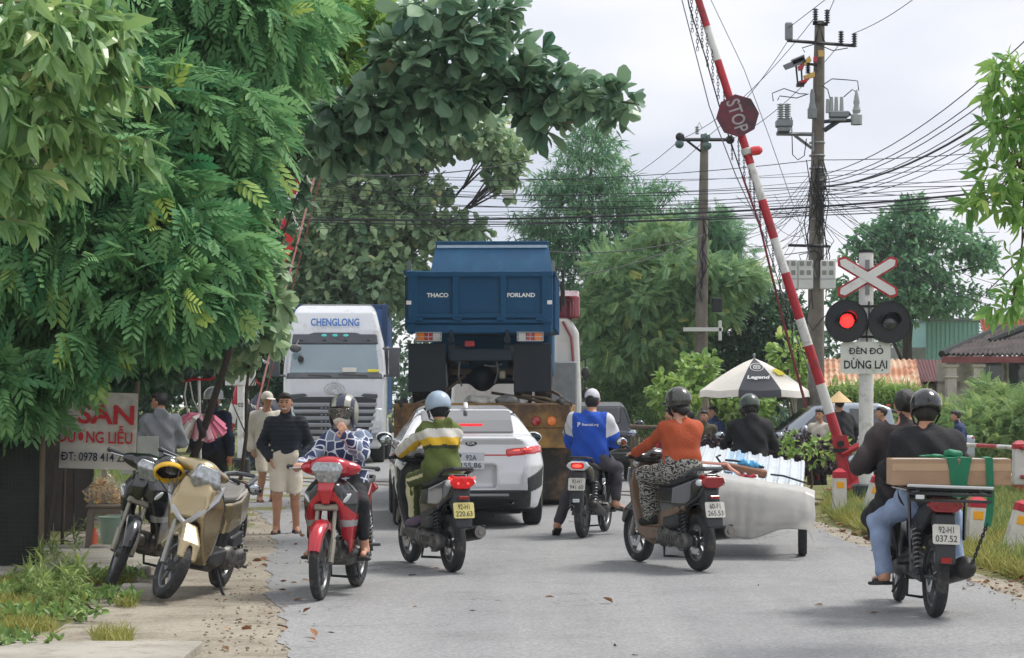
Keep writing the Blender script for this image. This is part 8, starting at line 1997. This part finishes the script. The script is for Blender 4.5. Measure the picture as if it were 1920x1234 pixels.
# cardboard box with green straps on the rack of the right bike
Mb = Matrix.Translation(Vector(L5)) @ Matrix.Rotation(Y5, 4, 'Z') @ Matrix.Rotation(RAD(2), 4, 'Y')
bx = thing('cardboard_box', 'long brown cardboard box tied to the motorbike rack with green straps', 'box', Mb @ Vector((.04, -.74, .92)), rot=(0, RAD(0), Y5 + RAD(-3)))
CARD = M('cardboard', (168, 138, 112), .85, 0, .08, 5, dirt=((146, 116, 92), .2))
mb = MB(); mb.box((0, 0, .115), (.82, .30, .185), .006); bb_ = mb.build('carton', CARD, bx)
mb = MB(); mb.box((0, 0, .2085), (.822, .05, .003)); mb.box((0, -.1515, .15), (.82, .002, .05)); mb.build('packing_tape', M('tape_brown', (182, 152, 122), .3, 0, .05), bb_)
mb = MB(); mb.box((.0, -.05, .206), (.78, .2, .004)); mb.build('top_flap', M('flap_pale', (204, 196, 186), .7), bb_)
GST = M('green_strap', (12, 112, 78), .6, 0, .12, 14)
mb = MB()
def band(pts, w, sk=0.0):
    p = [Vector(q) for q in pts]; rows = [[q + X * (-w / 2) , q + X * (w / 2)] for q in p]
    rows2 = [[q + Vector((-w / 2, -.003, .003)), q + Vector((w / 2, -.003, .003))] for q in p]
    V = [x for a, b in zip(rows, rows2) for x in (a[0], a[1], b[1], b[0])]; n = len(p)
    mb.add(V, [[i * 4 + k, i * 4 + (k + 1) % 4, (i + 1) * 4 + (k + 1) % 4, (i + 1) * 4 + k] for i in range(n - 1) for k in range(4)])
band([(-.06, .15, .212), (-.02, 0, .216), (-.0, -.154, .212), (.02, -.156, .12), (.035, -.158, -.02), (.04, -.15, -.06)], .075)
band([(.02, .15, .214), (.05, 0, .218), (.10, -.157, .214), (.08, -.160, .12), (.055, -.162, -.02), (.05, -.15, -.06)], .075)
band([(.24, .15, .212), (.25, 0, .216), (.255, -.155, .212), (.26, -.158, .10), (.265, -.165, -.06), (.255, -.17, -.18), (.24, -.17, -.26)], .05)
mb.build('strap', GST, bx)
S = Sdf(.009); S.ell((.02, .0, .235), (.05, .05, .035)); S.ell((.06, -.02, .24), (.04, .03, .03), k=.02); S.ell((-.10, .06, .222), (.09, .03, .012), k=.02); S.fold(.006, 50); S.build('strap_knot', GST, bx)
mb = MB(); chain(Vector((.24, -.17, -.24)), Vector((.15, -.10, -.52)), .006, 12, mb); mb.build('tie_chain', DKST, bx)
# yellow and black helmet on the gold scooter's handlebar
hl = thing('helmet', 'black and yellow helmet hanging from the gold scooter handlebar', 'helmet', Matrix.Translation(Vector(L6)) @ Matrix.Rotation(Y6, 4, 'Z') @ Matrix.Rotation(RAD(-9), 4, 'Y') @ Vector((.235, .42, .96)), rot=(RAD(30), RAD(25), RAD(160)))
S = Sdf(.008); S.ell((0, 0, 0), (.115, .135, .12)); S.box((0, 0, -.14), (.2, .2, .10), op='sub', r=0); S.ell((0, 0, -.02), (.095, .115, .11), op='sub'); S.build('shell', [BGL, M('helmet_yellow', (226, 178, 28), .3, 0, .05, coat=.5)], hl, paint=lambda c: (c[:, 2] < .0).astype(int))
mb = MB(); mb.tube([(-.1, 0, -.03), (-.06, .01, -.16), (.0, .0, -.22), (.05, 0, -.15), (.1, 0, -.03)], .006, 5); mb.build('chin_strap', BPL, hl)
# stall: plastic stool with bags of crackers, pail, stone block
g = G(203, 1040); sl = thing('stool', 'grey brown plastic stool carrying bags of crackers', 'stool', g, RAD(8))
mb = MB(); mb.box((0, 0, .49), (.42, .40, .035), .012); mb.box((0, 0, .445), (.38, .36, .06), .01); st2 = mb.build('seat', M('stool_plastic', (112, 102, 92), .6, 0, .15, 6, dirt=((84, 74, 64), .3)), sl)
for sx_ in (-1, 1):
    for sy_ in (-1, 1):
        mb = MB(); mb.loft([[Vector((sx_ * (c + a * w), sy_ * (c + b * w), z)) for a, b in ((-1, -1), (1, -1), (1, 1), (-1, 1))] for c, w, z in ((.205, .020, 0), (.165, .03, .44))]); mb.build('leg', M('stool_plastic', (0, 0, 0)), sl)
CRK = M('cracker', (206, 166, 112), .8, 0, .3, 22, .4, 40, dirt=((220, 196, 150), .4)); BAG = M('clear_bag', (220, 214, 200), .1, 0, .1, 20, trans=0, alpha=.16, coat=1)
for i, (dx, dy, dz, r) in enumerate(((-.10, -.05, .10, .12), (.08, -.04, .09, .11), (-.02, .08, .12, .12), (.12, .09, .11, .10), (-.04, -.02, .24, .10))):
    bg = thing('snack_bag', ['bag of curled crackers at front left on the stool', 'bag of curled crackers at front right on the stool', 'bag of crackers at the back of the stool', 'bag of crackers at the right rear of the stool', 'topmost bag of crackers on the stool'][i], 'snack bag', g + Vector((dx, dy, .51 + (dz - .1))), random.random(), 'bags of crackers on the stool')
    mb = MB()
    for k in range(26):
        c = Vector((random.gauss(0, .45), random.gauss(0, .4), abs(random.gauss(.6, .4)))) * r; R0 = random.uniform(.018, .034); a0 = random.random() * 6; ax = rotm('Z', random.random() * 360) @ rotm('X', random.random() * 180)
        mb.tube([c + ax @ Vector((R0 * math.cos(a0 + t), R0 * math.sin(a0 + t), .006 * t)) for t in np.linspace(0, 4.5, 8)], .008, 5)
    tag(mb.build('cracker_heap', CRK, bg), kind='stuff')
    S = Sdf(.012); S.ell((0, 0, r * .75), (r * 1.12, r * 1.0, r * .95)); S.cap((0, 0, r * 1.5), (.02, 0, r * 1.9), .025, .035, k=.03); S.fold(.008, 45, i); S.build('plastic', BAG, bg)
g = G(206, 1032); g.y += .25; pb_ = thing('pail', 'pale green and white plastic pail behind the stool', 'pail', g)
mb = MB(); mb.lathe([(.13, 0), (.16, .32), (.172, .33), (.165, .335), (.152, .32), (.12, .02), (.001, .02)], (0, 0, 0), Z, 26); mb.build('body', [M('pail_green', (150, 178, 160), .5, 0, .15, 4, dirt=((120, 130, 116), .3))], pb_)
mb = MB(); mb.tube([(.16 * math.cos(a), -.02 - .1 * math.sin(a), .32 - .08 * math.sin(a)) for a in np.linspace(0, PI, 12)], .004, 5); mb.build('handle', STEEL, pb_)
g = G(262, 1128); bk = thing('stone_block', 'rough concrete block beside the parked bikes front wheels', 'block', g, .2)
S = Sdf(.012); S.box((0, .06, .06), (.13, .10, .07), r=.02); S.fold(.006, 25); S.build('block', m_conc, bk)
wj = thing('water_bottle', 'reddish plastic bottle lying beside the stall pail', 'bottle', G(172, 1032), 1.0)
mb = MB(); mb.lathe([(.001, 0), (.045, .01), (.045, .16), (.018, .20), (.018, .23), (.001, .23)], (0, 0, .0), (.2, 0, 1), 16); mb.build('body', M('coral_plastic', (216, 96, 66), .4), wj)
# bundle of pink plastic strips on a hooked pole
SYB = 28.6; s0 = P(376, 900, SYB); s0.z = 0
ds = thing('streamer_bundle', 'bundle of pink, white and green plastic strips hanging from a hooked pole', 'streamers', s0)
def q_(x, y): return P(x, y, SYB) - s0
mb = MB(); mb.cyl((0, .05, 0), q_(372, 706) + Yv * .05, .02, n=10); mb.build('pole', WHITE, ds)
mb = MB(); mb.tube([q_(346, 716), q_(362, 711), q_(394, 712), q_(402, 706)], .018, 6); mb.build('hook_bar', RED, ds)
mb = MB(); mb.tube([q_(350, 716), q_(346, 740), q_(352, 775), q_(374, 795)], .012, 6); mb.tube([q_(356, 716), q_(362, 750), q_(384, 790)], .010, 6); mb.build('hanging_cord', M('white_cord', (208, 200, 192), .7), ds)
cols = [M('pink_strip', (226, 120, 150), .45, 0, .1), M('pale_pink_strip', (232, 178, 190), .45, 0, .1), M('white_strip', (222, 220, 214), .45, 0, .1), M('mint_strip', (160, 204, 168), .45, 0, .1)]
top_ = q_(378, 776)
for i in range(44):
    a = random.gauss(0, .62); L0 = random.uniform(.26, .46); e = top_ + Vector((math.sin(a) * L0, random.uniform(-.16, .08), -math.cos(a) * L0 * .85)); m_ = top_.lerp(e, .55) + Vector((0, -.05, .05))
    w = random.uniform(.02, .042); sd = (e - top_).cross(Yv).normalized() * w; mb = MB()
    mb.loft([[top_ - sd * .3, top_ + Yv * .01, top_ + sd * .3], [m_ - sd, m_ - Yv * .025, m_ + sd], [e - sd * 1.1, e - Yv * .02, e + sd * 1.1]], False, False); mb.build('strip', cols[random.choice((0, 0, 0, 1, 1, 2, 3))], ds)
S = Sdf(.012); S.ell(top_ + Vector((.02, -.16, -.18)), (.05, .04, .14), R=rotm('Y', -18)); S.build('dark_bag', BPL, ds)
